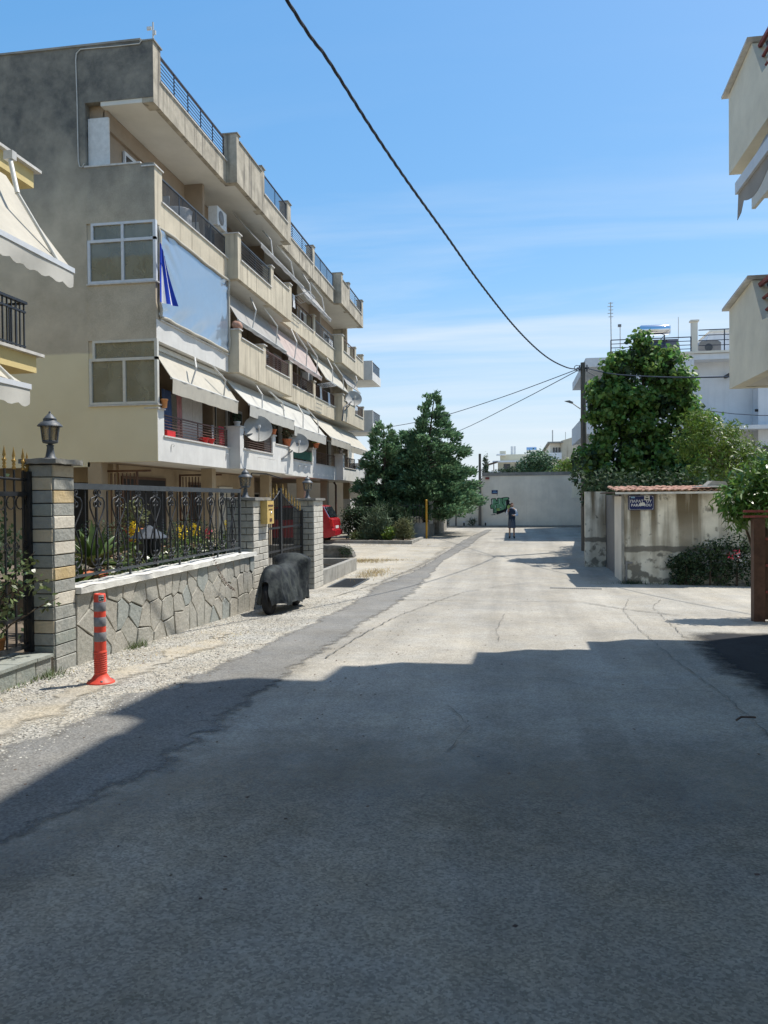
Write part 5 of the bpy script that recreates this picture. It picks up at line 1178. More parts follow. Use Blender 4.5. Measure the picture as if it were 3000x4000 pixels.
# ================================================================ SHED, WALLS, SIGN (right)
sh = thing('tiled_shed', 'old stained whitewashed shed with a clay tile roof at the street corner', 'shed', (4.2, 21, -.42))
MB().box(2.70, 7.2, 19.70, 19.92, -.6, 1.78).build('front_wall', 'shed_wall', sh)
MB().box(2.72, 2.90, 19.922, 21.4, -.6, 1.70).build('side_wall', 'grey_wall', sh)
MB().box(2.67, 2.73, 19.67, 19.73, -.6, 1.779).build('corner_bead', 'concrete', sh)
MB().box(2.84, 3.0, 21.41, 24.4, -.6, 1.75).build('side_gate', 'grey_plastic', sh)
MB().box(2.755, 2.80, 19.672, 19.699, -.45, .12).box(2.77, 2.92, 19.674, 19.698, .06, .10).build('cable_duct', 'grey_plastic', sh)
MB().box(2.52, 4.9, 19.50, 22.9, 1.785, 1.815).build('roof_board', 'door_brown', sh); MB().box(2.50, 4.9, 19.47, 19.51, 1.75, 1.80).build('fascia', 'capstone', sh)
def tile(len_, w=.075):
    b = MB(); n = 6
    b.grid(lambda u, v: (-w*math.cos(math.pi*v)*(1-.16*u), len_*u,  .036*math.sin(math.pi*v)*(1-.1*u)), 1, n, (0, 0, -.012)); return b
tm = tile(.42).mesh('roof_tile', 'terracotta'); rise = .032
for row in range(5):
    for k in range(16):
        x = 2.60+k*.150+jit(.008)
        if row == 0 and k in (13, 14): continue
        o = inst('roof_tile', tm, sh, (x, 19.44+row*.36+jit(.015), 1.822+row*.024+jit(.005)), (math.radians(4+jit(1.5)), 0, math.radians(jit(3))))
    for k in range(15):
        inst('roof_tile', tm, sh, (2.675+k*.150+jit(.006), 19.46+row*.36, 1.850+row*.024), (math.radians(4), math.pi, math.radians(jit(2))))
MB().box(4.35, 4.95, 19.5, 19.9, 1.90, 1.935).build('loose_sheet', 'white_plastic', sh)
tb = thing('stone_slab', 'grey slab weighing down the right end of the tile roof', 'slab', (4.9, 19.9, 1.94)); MB().prism([(4.62, 1.936), (5.1, 1.936), (5.05, 2.03), (4.75, 2.05)], 'y', 19.6, 20.1).build('slab', 'concrete', tb)
# street name plate
def text_mesh(txt, size, m, parent, loc, name='lettering', bold=.0, sx=1.):
    cu_ = bpy.data.curves.new('text', 'FONT'); cu_.body = txt; cu_.size = size; cu_.align_x = 'CENTER'; cu_.extrude = .001; cu_.offset = bold; cu_.space_character = 1.08
    to = bpy.data.objects.new('text', cu_); COL.objects.link(to); dg = bpy.context.evaluated_depsgraph_get(); me = bpy.data.meshes.new_from_object(to.evaluated_get(dg)); bpy.data.objects.remove(to)
    me.materials.clear(); me.materials.append(MATS[m]); o = bpy.data.objects.new(name, me); put(o, parent, loc); o.rotation_euler = (math.pi/2, 0, 0); o.scale = (sx, 1, 1); return o
sg = thing('street_sign', 'navy blue street name plate with white letters and stickers on the shed wall', 'sign', (3.13, 19.68, 1.37))
YS = 19.672
MB().prism([(2.85, 1.36), (3.41, 1.36), (3.43, 1.38), (3.43, 1.70), (3.41, 1.72), (2.85, 1.72), (2.83, 1.70), (2.83, 1.38)], 'y', YS, YS+.022).build('plate', 'sign_blue', sg)
b = MB(); y_ = YS-.004
for a, c, d, e in ((2.865, 3.395, 1.376, 1.381), (2.865, 3.395, 1.699, 1.704), (2.85, 2.855, 1.40, 1.68), (3.405, 3.41, 1.40, 1.68)): b.box(a, c, y_, YS, d, e)
for x, z in ((2.862, 1.388), (3.398, 1.388), (2.862, 1.692), (3.398, 1.692)): b.lathe([(.012, -.004), (.012, 0)], (x, YS, z), 8, axis='y')
b.build('border', 'paper', sg)
text_mesh('\u03a0\u0391\u03a1\u0391\u03a4  \u039f\u03a5', .088, 'sign_text', sg, (3.12, y_, 1.545), bold=.0022)
text_mesh('PARA   IOU', .088, 'sign_text', sg, (3.13, y_, 1.452), bold=.0022)
MB().box(2.885, 2.98, YS-.005, YS, 1.652, 1.69).build('sticker', 'sticker_blue', sg)
MB().box(3.20, 3.325, YS-.006, YS, 1.60, 1.715).build('sticker', 'paper', sg)
b = MB(); b.prism([(3.225, 1.672), (3.24, 1.692), (3.262, 1.70), (3.285, 1.692), (3.30, 1.672), (3.285, 1.682), (3.262, 1.688), (3.24, 1.682)], 'y', YS-.0075, YS-.0062); b.prism([(3.215, 1.635), (3.24, 1.65), (3.262, 1.655), (3.285, 1.65), (3.31, 1.635), (3.285, 1.622), (3.262, 1.618), (3.24, 1.622)], 'y', YS-.0075, YS-.0062); b.build('emblem', 'black', sg)
MB().prism([(3.08, 1.46), (3.20, 1.465), (3.22, 1.50), (3.20, 1.55), (3.15, 1.545), (3.10, 1.535), (3.075, 1.51)], 'y', YS-.008, YS-.0045).build('torn_paper', 'paper', sg)
# wall stub by the pole and the long wall behind it
MB().box(2.22, 2.83, 24.2, 24.42, -.6, 1.86).build('boundary_wall', 'shed_wall', None, 'streaked grey boundary wall stub left of the tiled shed', 'wall')
MB().prism([(2.65, 24.43), (2.83, 24.43), (4.9, 47), (4.6, 47)], 'z', -.6, 1.7).build('boundary_wall', 'grey_wall', None, 'long grey garden wall running back behind the utility pole', 'wall')
MB().box(7.21, 14, 19.8, 20.0, -.6, 1.6).build('boundary_wall', 'cream_wall', None, 'pale wall continuing right of the tiled shed', 'wall')
# dark potted shrubs and bins at the shed foot, brown gate post
for k, (x, y, h, r, lb) in enumerate(((4.1, 19.45, .70, .26, 'first dark shrub from the left at the foot of the shed wall'), (4.62, 19.35, .95, .36, 'second dark shrub at the foot of the shed wall'), (5.2, 19.3, 1.15, .38, 'third dark shrub, by the coloured flowers, before the shed wall'), (5.85, 19.2, 1.0, .42, 'fourth dark shrub, rightmost at the foot of the shed wall'))):
    s = thing('dark_shrub', lb, 'shrub', (x, y, gz(y)), 'dark shrubs along the shed wall')
    MB().tube([(x, y, gz(y)-.05), (x+.03, y, gz(y)+h*.6)], [.03, .012], 5).build('stem', 'bark', s)
    foliage('leaves', s, [(x+(q%3-1)*r*.8, y+.1*(q%2), gz(y)+h*(.25+.16*q), r*.7, r*.5, h*.26) for q in range(5)], 1100, .075, 'oval', 'leaf_dark', .3)
    if k in (2, 3): foliage('petals', s, [(x-.1, y-.15, gz(y)+.75, .18, .1, .14)], 26, .05, 'oval', 'flower_red'); foliage('pale_petals', s, [(x+.1, y-.2, gz(y)+.70, .2, .1, .14)], 22, .05, 'oval', 'cloth_white')
gp = thing('red_gate', 'faded red barred gate on a dark brown post at the right edge', 'gate', (3.6, 12.1, gz(12)))
MB().box(3.62, 3.78, 12.5, 12.66, gz(12)-.1, 1.33).build('post', 'brown_gate', gp)
for z in (1.42, 1.34, 1.0, .6, .2): MB().box(3.48 if z > 1.3 else 3.79, 6.0, 12.52, 12.56, z, z+.035).build('bar', 'rail_red', gp)
MB().box(3.79, 6, 12.60, 12.64, gz(12), 1.05).build('panel', 'door_brown', gp)
# ================================================================ POLE AND CABLES
po = thing('utility_pole', 'tall dark wooden utility pole with a small street lamp and cable fittings', 'utility pole', (2.74, 30, gz(30)))
MB().tube([(2.74, 30, gz(30)-.1), (2.72, 30, 3), (2.70, 30, 6.72)], [.135, .115, .085], 10).build('shaft', 'wood_pole', po)
MB().tube([(2.6, 30, 5.0), (2.3, 29.95, 5.22)], .02, 6).build('lamp_arm', 'arm', po)
MB().prism([(2.02, 5.30), (2.30, 5.20), (2.34, 5.25), (2.20, 5.32)], 'y', 29.88, 30.02).build('lamp_head', 'grey_plastic', po)
b = MB(); b.box(2.50, 2.92, 29.95, 30.05, 6.48, 6.54).box(2.56, 2.60, 29.9, 30.0, 6.40, 6.62).box(2.82, 2.86, 29.9, 30.0, 6.40, 6.62); b.build('bracket', 'iron_grey', po)
def coil(p, r): return [(p[0]+r*math.cos(t), p[1], p[2]+r*math.sin(t)) for t in [i*.6 for i in range(12)]]
MB().tube(coil((2.48, 29.95, 6.52), .10), .014, 5).tube(coil((2.52, 29.9, 6.46), .07), .012, 5).build('wire_loop', 'cable', po)
def cable(name, pts, r, label, twist=0.):
    P = []; pts = [Vector(p) for p in pts]
    for i in range(len(pts)-1):
        p0, p1, p2, p3 = pts[max(i-1, 0)], pts[i], pts[i+1], pts[min(i+2, len(pts)-1)]
        for k in range(6):
            t = k/6; P.append(.5*((2*p1)+(-p0+p2)*t+(2*p0-5*p1+4*p2-p3)*t*t+(-p0+3*p1-3*p2+p3)*t**3))
    P.append(pts[-1]); b = MB()
    if twist:
        Q = []
        for i in range(len(P)-1):
            for k in range(12): Q.append(P[i].lerp(P[i+1], k/12))
        Q.append(P[-1]); s = 0
        for ph in (0, 2.09, 4.19):
            R2 = []; s = 0
            for i, q in enumerate(Q):
                if i: s += (q-Q[i-1]).length
                a = s*twist+ph; d = (Q[min(i+1, len(Q)-1)]-Q[max(i-1, 0)]).normalized(); e1 = d.orthogonal().normalized() if False else d.cross(Vector((1, 0, .3))).normalized(); e2 = d.cross(e1)
                R2.append(q+(e1*math.cos(a)+e2*math.sin(a))*r*.8)
            b.tube(R2, r, 5)
    else: b.tube(P, r, 5)
    return b.build(name, 'cable', None, label, 'cable')
cable('power_cable', [(-4.4, -1, 9.6), (-3.35, 4, 8.05), (-2.37, 8.32, 7.11), (-2.15, 9.25, 6.98), (-1.85, 10.56, 6.74), (-1.53, 11.96, 6.54), (-1.11, 13.77, 6.33), (-.56, 16.18, 6.05), (.22, 19.58, 5.80), (1.05, 23.19, 5.78), (1.9, 26.89, 6.05), (2.5, 29.49, 6.41), (2.6, 29.95, 6.52)], .0125, 'thick twisted black power cable sweeping from the pole top across the sky', 9.)
cable('service_cable', [(2.56, 30, 6.50), (-.5, 34.5, 6.05), (-4, 39.6, 5.75), (-8.0, 44.5, 5.72)], .016, 'upper thin cable from the pole to the far apartment corner')
cable('service_cable', [(2.56, 30, 6.46), (0, 37, 6.0), (-3.5, 47, 5.6), (-9, 62, 5.6)], .016, 'lower thin cable from the pole passing behind the conifers')
cable('service_cable', [(2.8, 30, 6.52), (3.4, 27, 5.8), (4.3, 23.0, 5.05), (5.0, 19.0, 4.42), (5.7, 15.5, 3.98), (6.6, 11.9, 3.6)], .018, 'dark cable from the pole dropping right behind the big tree')
cable('service_cable', [(2.8, 30, 6.42), (4.5, 29, 5.3), (8, 27, 4.3), (13, 25, 4.3)], .012, 'thin cable crossing low in front of the white building')
# ================================================================ TREES
def scl(cl, k): return [(x*k, y, 1.65+(z-1.65)*k, rx*k, ry*k, rz*k) for x, y, z, rx, ry, rz in cl]
def subclumps(cl, n, r0, r1, out=.85):
    c = np.array(cl); w = (c[:, 3]*c[:, 4]*c[:, 5])**(2/3); w /= w.sum(); k = rng.choice(len(c), n, p=w); d = rng.normal(size=(n, 3)); d /= np.linalg.norm(d, axis=1)[:, None]
    p_ = c[k, :3]+d*c[k, 3:]*(out*(.8+.3*rng.random((n, 1)))); r = r0+(r1-r0)*rng.random(n)
    return [(a[0], a[1], a[2], q, q, q*.85) for a, q in zip(p_, r)]
bt = thing('climber_covered_tree', 'tall dense broad leaved tree with big drooping leaves beside the utility pole', 'tree', (4.6, 28.5, -.3))
trunk(bt, (4.7, 28.6, -.3), [(4.6, 28.5, 6.2), (3.6, 28.3, 4.6), (5.6, 28.6, 4.8), (4.0, 28.1, 3.2), (5.5, 28.2, 3.2)], .2)
BC = scl([(3.95, 28.4, 6.15, .50, .5, .50), (4.35, 28.5, 5.85, .45, .5, .55), (3.45, 28.3, 5.45, .70, .6, .66), (4.55, 28.4, 5.45, .70, .6, .62), (5.0, 28.4, 5.1, .5, .5, .45), (5.6, 28.4, 3.7, .4, .5, .5), (2.80, 28.2, 4.95, .40, .5, .45), (2.62, 28.2, 4.55, .32, .4, .42), (3.6, 28.3, 4.6, .75, .7, .65), (4.6, 28.4, 4.5, .70, .7, .65), (5.15, 28.4, 4.75, .42, .5, .40), (5.45, 28.4, 4.30, .36, .5, .36), (3.0, 28.2, 3.9, .60, .6, .60), (4.0, 28.4, 3.7, .80, .8, .75), (5.0, 28.4, 3.6, .72, .7, .65), (5.35, 28.4, 3.0, .60, .6, .60), (3.3, 28.1, 3.0, .80, .7, .70), (4.3, 28.3, 2.8, .90, .9, .8), (2.9, 27.8, 2.3, .75, .8, .62), (3.9, 28, 2.1, .85, .9, .62), (4.9, 28, 2.3, .85, .9, .75), (2.45, 27.8, 2.9, .42, .5, .35)], 1.14)
foliage('crown', bt, subclumps(BC, 170, .18, .48), 21000, .155, 'heart', 'leaf_big', .25, 1.0, .2, kind='stuff'); foliage('inner_crown', bt, [(a, b_, c_, d*.8, e*.8, f*.8) for a, b_, c_, d, e, f in BC], 3000, .2, 'heart', 'leaf_dark', .25, .9, .2, kind='stuff')  # inner leaves coloured darker for the shade deep in the crown
leaf_parts(bt, BC, 300, .17, 'heart', 'leaf_big', .3, .9, lambda P: P[:, 1] < 28.35)
ivy = thing('ivy_hedge', 'dark ivy mass over the boundary wall at the foot of the pole', 'hedge', (2.7, 25, 1.5))
foliage('leaves', ivy, [(2.85+k*.08, 25.3+k*1.0, 1.85+.25*math.sin(k*1.7), .55, .7, .55) for k in range(8)] + [(2.1, 25.4, 2.35, .2, .3, .28), (2.2, 26.5, 2.85, .22, .3, .3), (3.2, 24.9, 1.9, .6, .6, .6), (3.6, 23.6, 1.95, .7, .5, .5), (4.4, 23.4, 1.9, .7, .5, .5), (5.2, 23.4, 1.9, .7, .5, .55)], 5200, .15, 'oval', 'leaf_dark', .3, .4)
t2 = thing('lemon_tree', 'bright yellow green citrus tree right of the tall broad leaved tree', 'tree', (7, 25.5, -.3))
trunk(t2, (7, 25.5, -.3), [(6.8, 25.4, 3.2), (6, 25.3, 3.2), (7.6, 25.4, 2.6)], .12)
foliage('crown', t2, [(5.75, 25.4, 4.0, .55, .6, .42), (5.4, 25.2, 3.3, .5, .6, .6), (6.2, 25.3, 3.4, .6, .7, .6), (6.9, 25.5, 3.1, .6, .7, .55), (6.75, 25.5, 3.75, .35, .5, .28), (7.4, 25.4, 2.7, .6, .7, .6), (6.4, 25.2, 2.5, .8, .8, .7), (5.8, 25, 2.2, .6, .7, .6), (7.9, 25.4, 2.2, .6, .7, .7), (7.2, 25.2, 1.8, .9, .8, .6)], 8500, .15, 'lance', 'leaf_lemon', .3, .3, .35)
t3 = thing('laurel_bush', 'glossy bright green laurel bush overhanging at the right edge', 'bush', (4.0, 13.2, -.2))
trunk(t3, (4.15, 13.3, -.3), [(3.9, 13.2, 1.8), (3.5, 13.1, 1.7), (4.3, 13.2, 2.0)], .06)
LC = [(3.45, 13, 1.62, .26, .35, .26), (3.75, 13.1, 1.85, .30, .4, .32), (4.05, 13.2, 2.05, .32, .4, .32), (3.55, 13, 1.40, .22, .3, .20), (3.9, 13, 1.55, .3, .4, .3), (4.3, 13.2, 1.9, .35, .4, .4), (4.2, 13.1, 1.5, .3, .4, .3)]
foliage('crown', t3, LC, 2600, .15, 'lance', 'leaf_laurel', .3, .7, .4, kind='stuff')
leaf_parts(t3, LC, 260, .17, 'lance', 'leaf_laurel', .3, .8, lambda P: (P[:, 1] < 13.05) & (P[:, 0] < 4.25))
def conifer(name, label, base, hgt, rad, n, shape_pow=.8, z0=.6, group='conifers behind the low wall', lean=0.):
    t = thing(name, label, 'conifer', base, group); x, y, z = base
    MB().tube([(x, y, z-.1), (x+.05, y, z+hgt*.5), (x+lean, y, z+hgt*.97)], [.16, .10, .015], 7).build('trunk', 'bark', t)
    cl = []; lim = MB(); tiers = int(hgt*5)
    for k in range(tiers):
        q = k/tiers; zz_ = z+z0+(hgt-z0)*q; R0 = rad*(1-q)**shape_pow*random.uniform(.72, 1.14)+.06
        for j in range(max(4, int(7*(1-q)+4))):
            a = random.random()*6.28; rr = R0*random.uniform(.45, 1.0); xc = x+lean*q
            c_ = (xc+math.cos(a)*rr, y+math.sin(a)*rr, zz_+jit(.12)+.10*rr)
            cl.append((c_[0], c_[1], c_[2], .11+.17*R0, .11+.17*R0, .10+.08*R0))
            if q < .8 and j < 3: lim.tube([(xc, y, zz_-.1), c_], [.02, .006], 4)
    lim.build('limbs', 'bark', t)
    P, T, Nn = leaf_frames(cl, n, .35, -.15, .25)
    out = P-np.array([x, y, 0])[None, :]; out[:, 2] = .35*rad; out /= np.linalg.norm(out, axis=1)[:, None]+1e-6
    T = T*.55+out; T /= np.linalg.norm(T, axis=1)[:, None]; Nn = Nn-T*(Nn*T).sum(1)[:, None]; Nn /= np.linalg.norm(Nn, axis=1)[:, None]
    V, F = leaf_mesh_data(P, T, Nn, .165*(1+.5*(rng.random(n)*2-1)), 'spray')
    o = bpy.data.objects.new('crown', arr_mesh('crown', V-np.array(LOC[t.name]), F, 'leaf_conifer')); put(o, t, LOC[t.name]); return t
conifer('conifer', 'tallest pointed dark conifer in the middle of the clump', (-4.3, 39.8, -.17), 7.3, 2.6, 42000, .72, .9, lean=.5)
conifer('conifer', 'shorter rounded conifer at the left of the clump by the apartment corner', (-6.35, 39.3, -.17), 5.75, 1.5, 17000, .5, 1.2)
conifer('conifer', 'middle conifer with ragged top between the two taller crowns', (-5.3, 40.4, -.17), 5.4, 1.8, 19000, .55, 1.2)
conifer('conifer', 'low spreading conifer at the right of the clump near the far wall', (-4.3, 43.6, -.17), 4.9, 2.4, 24000, .6, 1.5)
# ================================================================ WHITE BUILDING (right background)
wh = thing('white_building', 'white building with roof railing and solar heater behind the big tree', 'building', (9, 44, -.2))
MB().box(4.66, 8.42, 38.0, 52, -.3, 8.30).box(8.42, 11.2, 38.9, 52, -.3, 8.28).box(11.2, 18, 38, 52, -.3, 8.28).build('wall', 'white_wall', wh)
MB().box(8.425, 11.195, 38.002, 38.9, 8.02, 8.282).box(8.425, 18, 37.3, 38.897, 4.72, 4.90).build('slab', 'white_wall', wh)
MB().box(4.60, 18, 37.92, 38.3, 8.302, 8.40).build('roof_coping', 'grey_wall', wh)
MB().box(3.55, 4.655, 38.0, 46, 7.86, 8.28).build('roof_slab', 'white_wall', wh)
MB().box(3.55, 4.655, 38.0, 46, 4.75, 4.92).box(3.50, 3.64, 37.9, 46, 4.70, 5.62).box(3.64, 4.655, 37.9, 38.04, 4.701, 5.62).build('balcony', 'white_wall', wh)
MB().box(3.55, 4.655, 38.0, 46, 1.75, 1.92).box(3.50, 3.64, 37.9, 46, 1.70, 2.55).box(3.64, 4.655, 37.9, 38.04, 1.701, 2.55).build('balcony', 'cream_wall', wh)
for z, y0 in ((5.0, 40.2), (2.0, 40.2)): MB().box(4.60, 4.655, y0, y0+1.4, z, z+2.2).build('balcony_door', 'shutter', wh)
r = MB().box(4.7, 8.3, 38.0, 38.04, 9.06, 9.10).box(8.62, 18, 38.0, 38.04, 9.36, 9.40).build('railing', 'rail_blue', wh)
for z in (8.52, 8.70, 8.88): MB().box(4.7, 8.3, 38.005, 38.035, z, z+.03).build('bar', 'rail_blue', r)
for z in (8.65, 8.88, 9.12): MB().box(8.62, 18, 38.005, 38.035, z, z+.03).build('bar', 'rail_blue', r)
for x in (4.7, 5.9, 7.1, 8.28, 9.75, 11.2, 12.6): MB().box(x-.02, x+.02, 37.995, 38.045, 8.40, 9.08 if x < 8.3 else 9.38).build('bar', 'rail_blue', r)
MB().box(8.32, 8.58, 38.0, 38.26, 8.4, 9.78).box(8.26, 8.64, 37.95, 38.31, 9.78, 9.86).build('chimney', 'grey_wall', wh)
MB().prism([(9.15, 8.4), (9.7, 9.75), (18, 9.75), (18, 8.4)], 'y', 40.5, 44).build('stair_house', 'white_wall', wh)
MB().prism([(9.60, 9.75), (9.68, 9.83), (18, 9.83), (18, 9.75)], 'y', 40.4, 44.1).build('stair_roof', 'grey_wall', wh)
d = MB().box(9.0, 10.3, 38.84, 38.898, 2.0, 4.1).build('door', 'door_brown', wh)
w_ = MB().box(11.3, 11.95, 37.94, 37.998, 3.2, 4.05).build('window', 'alu', wh); MB().box(11.36, 11.89, 37.93, 37.938, 3.26, 3.99).build('pane', 'pane_dark', w_)
MB().box(9.9, 11.2, 37.3, 37.36, 3.6, 3.66).box(11.14, 11.2, 37.3, 37.36, 1.9, 3.6).box(11.2, 18, 37.3, 37.36, 2.3, 2.36).build('frame', 'rail_blue', wh)
MB().box(9.9, 18, 37.0, 37.1, 1.0, 2.0).build('parapet', 'concrete', wh)
for x, z in ((9.95, 7.25), (11.05, 5.55)): MB().box(x, x+.14, 37.96, 37.998 if x > 10 else 38.898, z, z+.12).build('vent', 'black', wh)
s_ = thing('solar_heater', 'shiny solar water heater tank on legs on the white building roof', 'solar heater', (6.9, 39, 8.4))
MB().lathe([(.02, -.72), (.20, -.70), (.255, -.62), (.255, .62), (.20, .70), (.02, .72)], (6.85, 39, 9.66), 20, axis='x').build('tank', 'chrome', s_)
MB().tube([(6.4, 39, 9.42), (6.4, 39, 8.42)], .03, 5).tube([(7.3, 39, 9.42), (7.3, 39, 8.42)], .03, 5).tube([(6.4, 38.5, 8.42), (7.3, 39, 9.4)], .02, 5).build('stand', 'iron_grey', s_)
MB().add([(5.9, 38.35, 8.50), (7.9, 38.35, 8.50), (7.9, 38.95, 9.2), (5.9, 38.95, 9.2), (5.9, 38.40, 8.44), (7.9, 38.40, 8.44), (7.9, 39.0, 9.14), (5.9, 39.0, 9.14)], [(0, 1, 2, 3), (7, 6, 5, 4), (0, 4, 5, 1), (1, 5, 6, 2), (2, 6, 7, 3), (3, 7, 4, 0)]).build('panel', 'solar', s_)
a_ = thing('aerial', 'tall aerial mast with short crossbars at the left of the white roof', 'aerial', (4.75, 38.2, 8.4))
MB().tube([(4.75, 38.2, 8.4), (4.72, 38.2, 10.9)], .025, 5).build('mast', 'arm', a_)
b = MB(); [b.box(4.62-.04*(k % 2), 4.84, 38.19, 38.21, 10.2+k*.16, 10.23+k*.16) for k in range(5)]; b.build('crossbar', 'arm', a_)
a_ = thing('aerial', 'short aerial mast with a small box, second on the white roof', 'aerial', (5.15, 38.2, 8.4)); MB().tube([(5.15, 38.2, 8.4), (5.15, 38.2, 9.85)], .02, 5).build('mast', 'arm', a_); MB().box(5.05, 5.2, 38.15, 38.25, 9.72, 9.84).build('antenna', 'grey_plastic', a_)
MB().tube([(7.85, 38.6, 8.4), (7.85, 38.6, 10.15)], .015, 5).build('rod', 'arm', None, 'thin upright rod right of the solar heater on the white roof', 'rod')
b_ = thing('air_conditioner', 'grey air conditioner box behind the right part of the white roof railing', 'air conditioner', (9.2, 39, 8.4)); MB().prism([(8.75, 8.41), (9.75, 8.41), (9.75, 8.9), (9.6, 9.0), (8.85, 8.98), (8.75, 8.8)], 'y', 38.6, 39.2).build('casing', 'grey_plastic', b_); MB().lathe([(.18, 0), (.18, -.012)], (9.2, 38.6, 8.68), 14, axis='y').build('fan_grille', 'iron_grey', b_)
# ================================================================ FAR WALL, GRAFFITI
fwl = thing('end_wall', 'long grey rendered wall with green graffiti closing the end of the street', 'wall', (1, 52, -.2))
MB().box(-1.82, 7.0, 52, 52.3, -.4, 3.2).build('wall_panel', 'grey_wall', fwl); MB().box(-1.84, 7.02, 51.96, 52.34, 3.2, 3.42).build('coping', 'coping_grey', fwl)
MB().box(-12, -1.83, 52.1, 52.35, -.4, 2.75).build('lower_panel', 'grey_wall', fwl)
MB().box(-1.62, -1.36, 51.93, 51.995, 2.98, 3.12).build('fixture', 'rail_red', fwl)
sg = thing('street_sign', 'small dark street name plate on the far wall above the graffiti', 'sign', (-1.02, 51.98, 2.0)); MB().box(-1.22, -.82, 51.97, 51.996, 2.02, 2.26).build('plate', 'sign_blue', sg)
MB().box(-1.12, -.92, 51.966, 51.97, 2.19, 2.22).box(-1.16, -.86, 51.966, 51.97, 2.10, 2.145).build('lettering', 'sticker_blue', sg)
MB().box(-.88, -.84, 51.975, 51.997, 1.90, 2.02).build('bracket', 'grey_plastic', sg)
gr = thing('graffiti', 'green block letter graffiti with black outline sprayed on the far wall', 'graffiti', (-.6, 51.99, .6))
def gp_(px, py): return (-1.33 + (px-140)*.001693*1.0, 1.80 - (py-430)*.001693)
def gpoly(pts, m, d, name): MB().prism([gp_(*p) for p in pts], 'y', 51.998-d, 51.9985).build(name, m, gr)
gpoly([(180,500),(200,480),(340,465),(375,480),(395,560),(415,470),(470,450),(570,460),(640,440),(800,425),(870,440),(890,490),(860,540),(905,590),(880,660),(960,740),(930,860),(820,920),(760,1000),(720,1060),(700,1000),(560,1060),(400,1110),(380,1060),(250,1060),(250,880),(160,890),(135,740),(195,690)], 'graf_black', .003, 'outline')
gpoly([(215,520),(260,500),(345,485),(365,520),(385,600),(440,600),(430,500),(480,475),(600,480),(600,620),(640,700),(690,800),(680,900),(560,950),(390,960),(400,1030),(270,1030),(275,850),(180,850),(165,750),(215,720)], 'graf_green', .006, 'letters')
gpoly([(640,470),(800,445),(860,460),(840,520),(780,530),(760,560),(760,640),(770,760),(720,900),(690,860),(700,780),(650,680),(620,600),(625,500)], 'graf_green', .0055, 'letters')
gpoly([(385,870),(500,850),(520,960),(390,965)], 'graf_lime', .008, 'fill'); gpoly([(800,780),(860,720),(920,760),(900,840),(800,890)], 'graf_lime', .0065, 'fill')
for pts in ([(215,530),(265,505),(255,560),(245,700),(215,740)], [(495,500),(515,500),(515,680),(498,690)], [(740,600),(755,590),(758,720),(735,760)], [(510,810),(560,820),(620,890),(590,870),(530,840)], [(330,760),(360,750),(365,850),(345,840)]): gpoly(pts, 'graf_pale', .009, 'highlight')
for pts in ([(310,690),(470,640),(470,670),(320,710)], [(290,900),(310,890),(310,1020),(290,1020)], [(370,740),(395,740),(385,880),(360,920)], [(505,840),(560,850),(630,920),(600,900),(540,865)], [(600,620),(640,690),(660,740),(640,740)], [(700,540),(760,530),(720,580)]): gpoly(pts, 'graf_black', .0095, 'stroke')
gpoly([(160,1100),(200,1110),(340,1090),(370,1150),(350,1120),(210,1130)], 'graf_black', .003, 'stroke')
pp = thing('utility_pole', 'slim grey pole with a white collar standing before the far wall', 'utility pole', (-1.98, 51.6, -.2)); MB().tube([(-1.98, 51.6, -.2), (-1.96, 51.6, 4.65)], [.11, .085], 8).build('shaft', 'wood_pole', pp); MB().lathe([(.10, 1.85), (.10, 2.05)], (-1.97, 51.6, 0), 8).build('collar', 'white_plastic', pp)
MB().tube([(-3.55, 51.5, -.1), (-3.53, 51.5, 1.75)], .05, 6).build('thin_post', 'wood_pole', None, 'thick short post between the conifers and the far pole', 'post')
MB().tube([(-4.55, 51.5, -.1), (-4.55, 51.5, 1.6)], .03, 6).build('thin_post', 'white_plastic', None, 'thin white post at the right foot of the conifers', 'post')
for k, (x, h) in enumerate(((-2.45, .5), (-4.2, .45))):
    s = thing('weed_clump', ('dark spiky weed clump left of the slim far pole', 'dark spiky weed clump beside the thin white post')[k], 'weeds', (x, 51.4, -.1)); foliage('leaves', s, [(x, 51.4, -.05+h*.4, .22, .15, h*.45)], 160, .2, 'needle', 'leaf_dark', .2, -1.2)
for k, x in enumerate((-3.02, -1.62)):
    s = thing('water_meter', ('small white topped meter box left of the far pole', 'small white topped meter box right of the far pole')[k], 'meter box', (x, 51.5, -.1)); MB().lathe([(.05, 0), (.05, .22)], (x, 51.5, -.08), 8).build('post', 'black', s); MB().lathe([(.065, .22), (.06, .30), (.02, .32)], (x, 51.5, -.08), 8).build('cap', 'white_plastic', s)
# ================================================================ FAR BUILDINGS AND TREES
fb = thing('far_building', 'distant white terraced apartment building above the far wall', 'building', (0, 112, 0))
MB().box(-2.4, 8, 110, 124, -1, 5.4).box(-1.7, 8, 110.5, 124, 5.4, 6.9).box(-1.4, 8, 112, 124, 6.9, 8.0).box(-1.45, -.6, 112, 116, 8.0, 8.5).build('wall', 'cream_wall', fb)
MB().box(-2.9, 8, 109.2, 110, 5.25, 5.55).box(-2.4, 8, 109.2, 110.4, 6.8, 7.0).box(-1.9, -.6, 111, 112, 7.85, 8.02).build('slab', 'white_wall', fb)
MB().prism([(-3.4, 6.35), (-1.7, 6.85), (-1.7, 6.95), (-3.4, 6.48)], 'y', 109, 112).build('pergola_roof', 'door_brown', fb)
for x in (-3.2, -2.3): MB().box(x, x+.12, 109.2, 109.3, 5.5, 6.6).build('post', 'door_brown', fb)
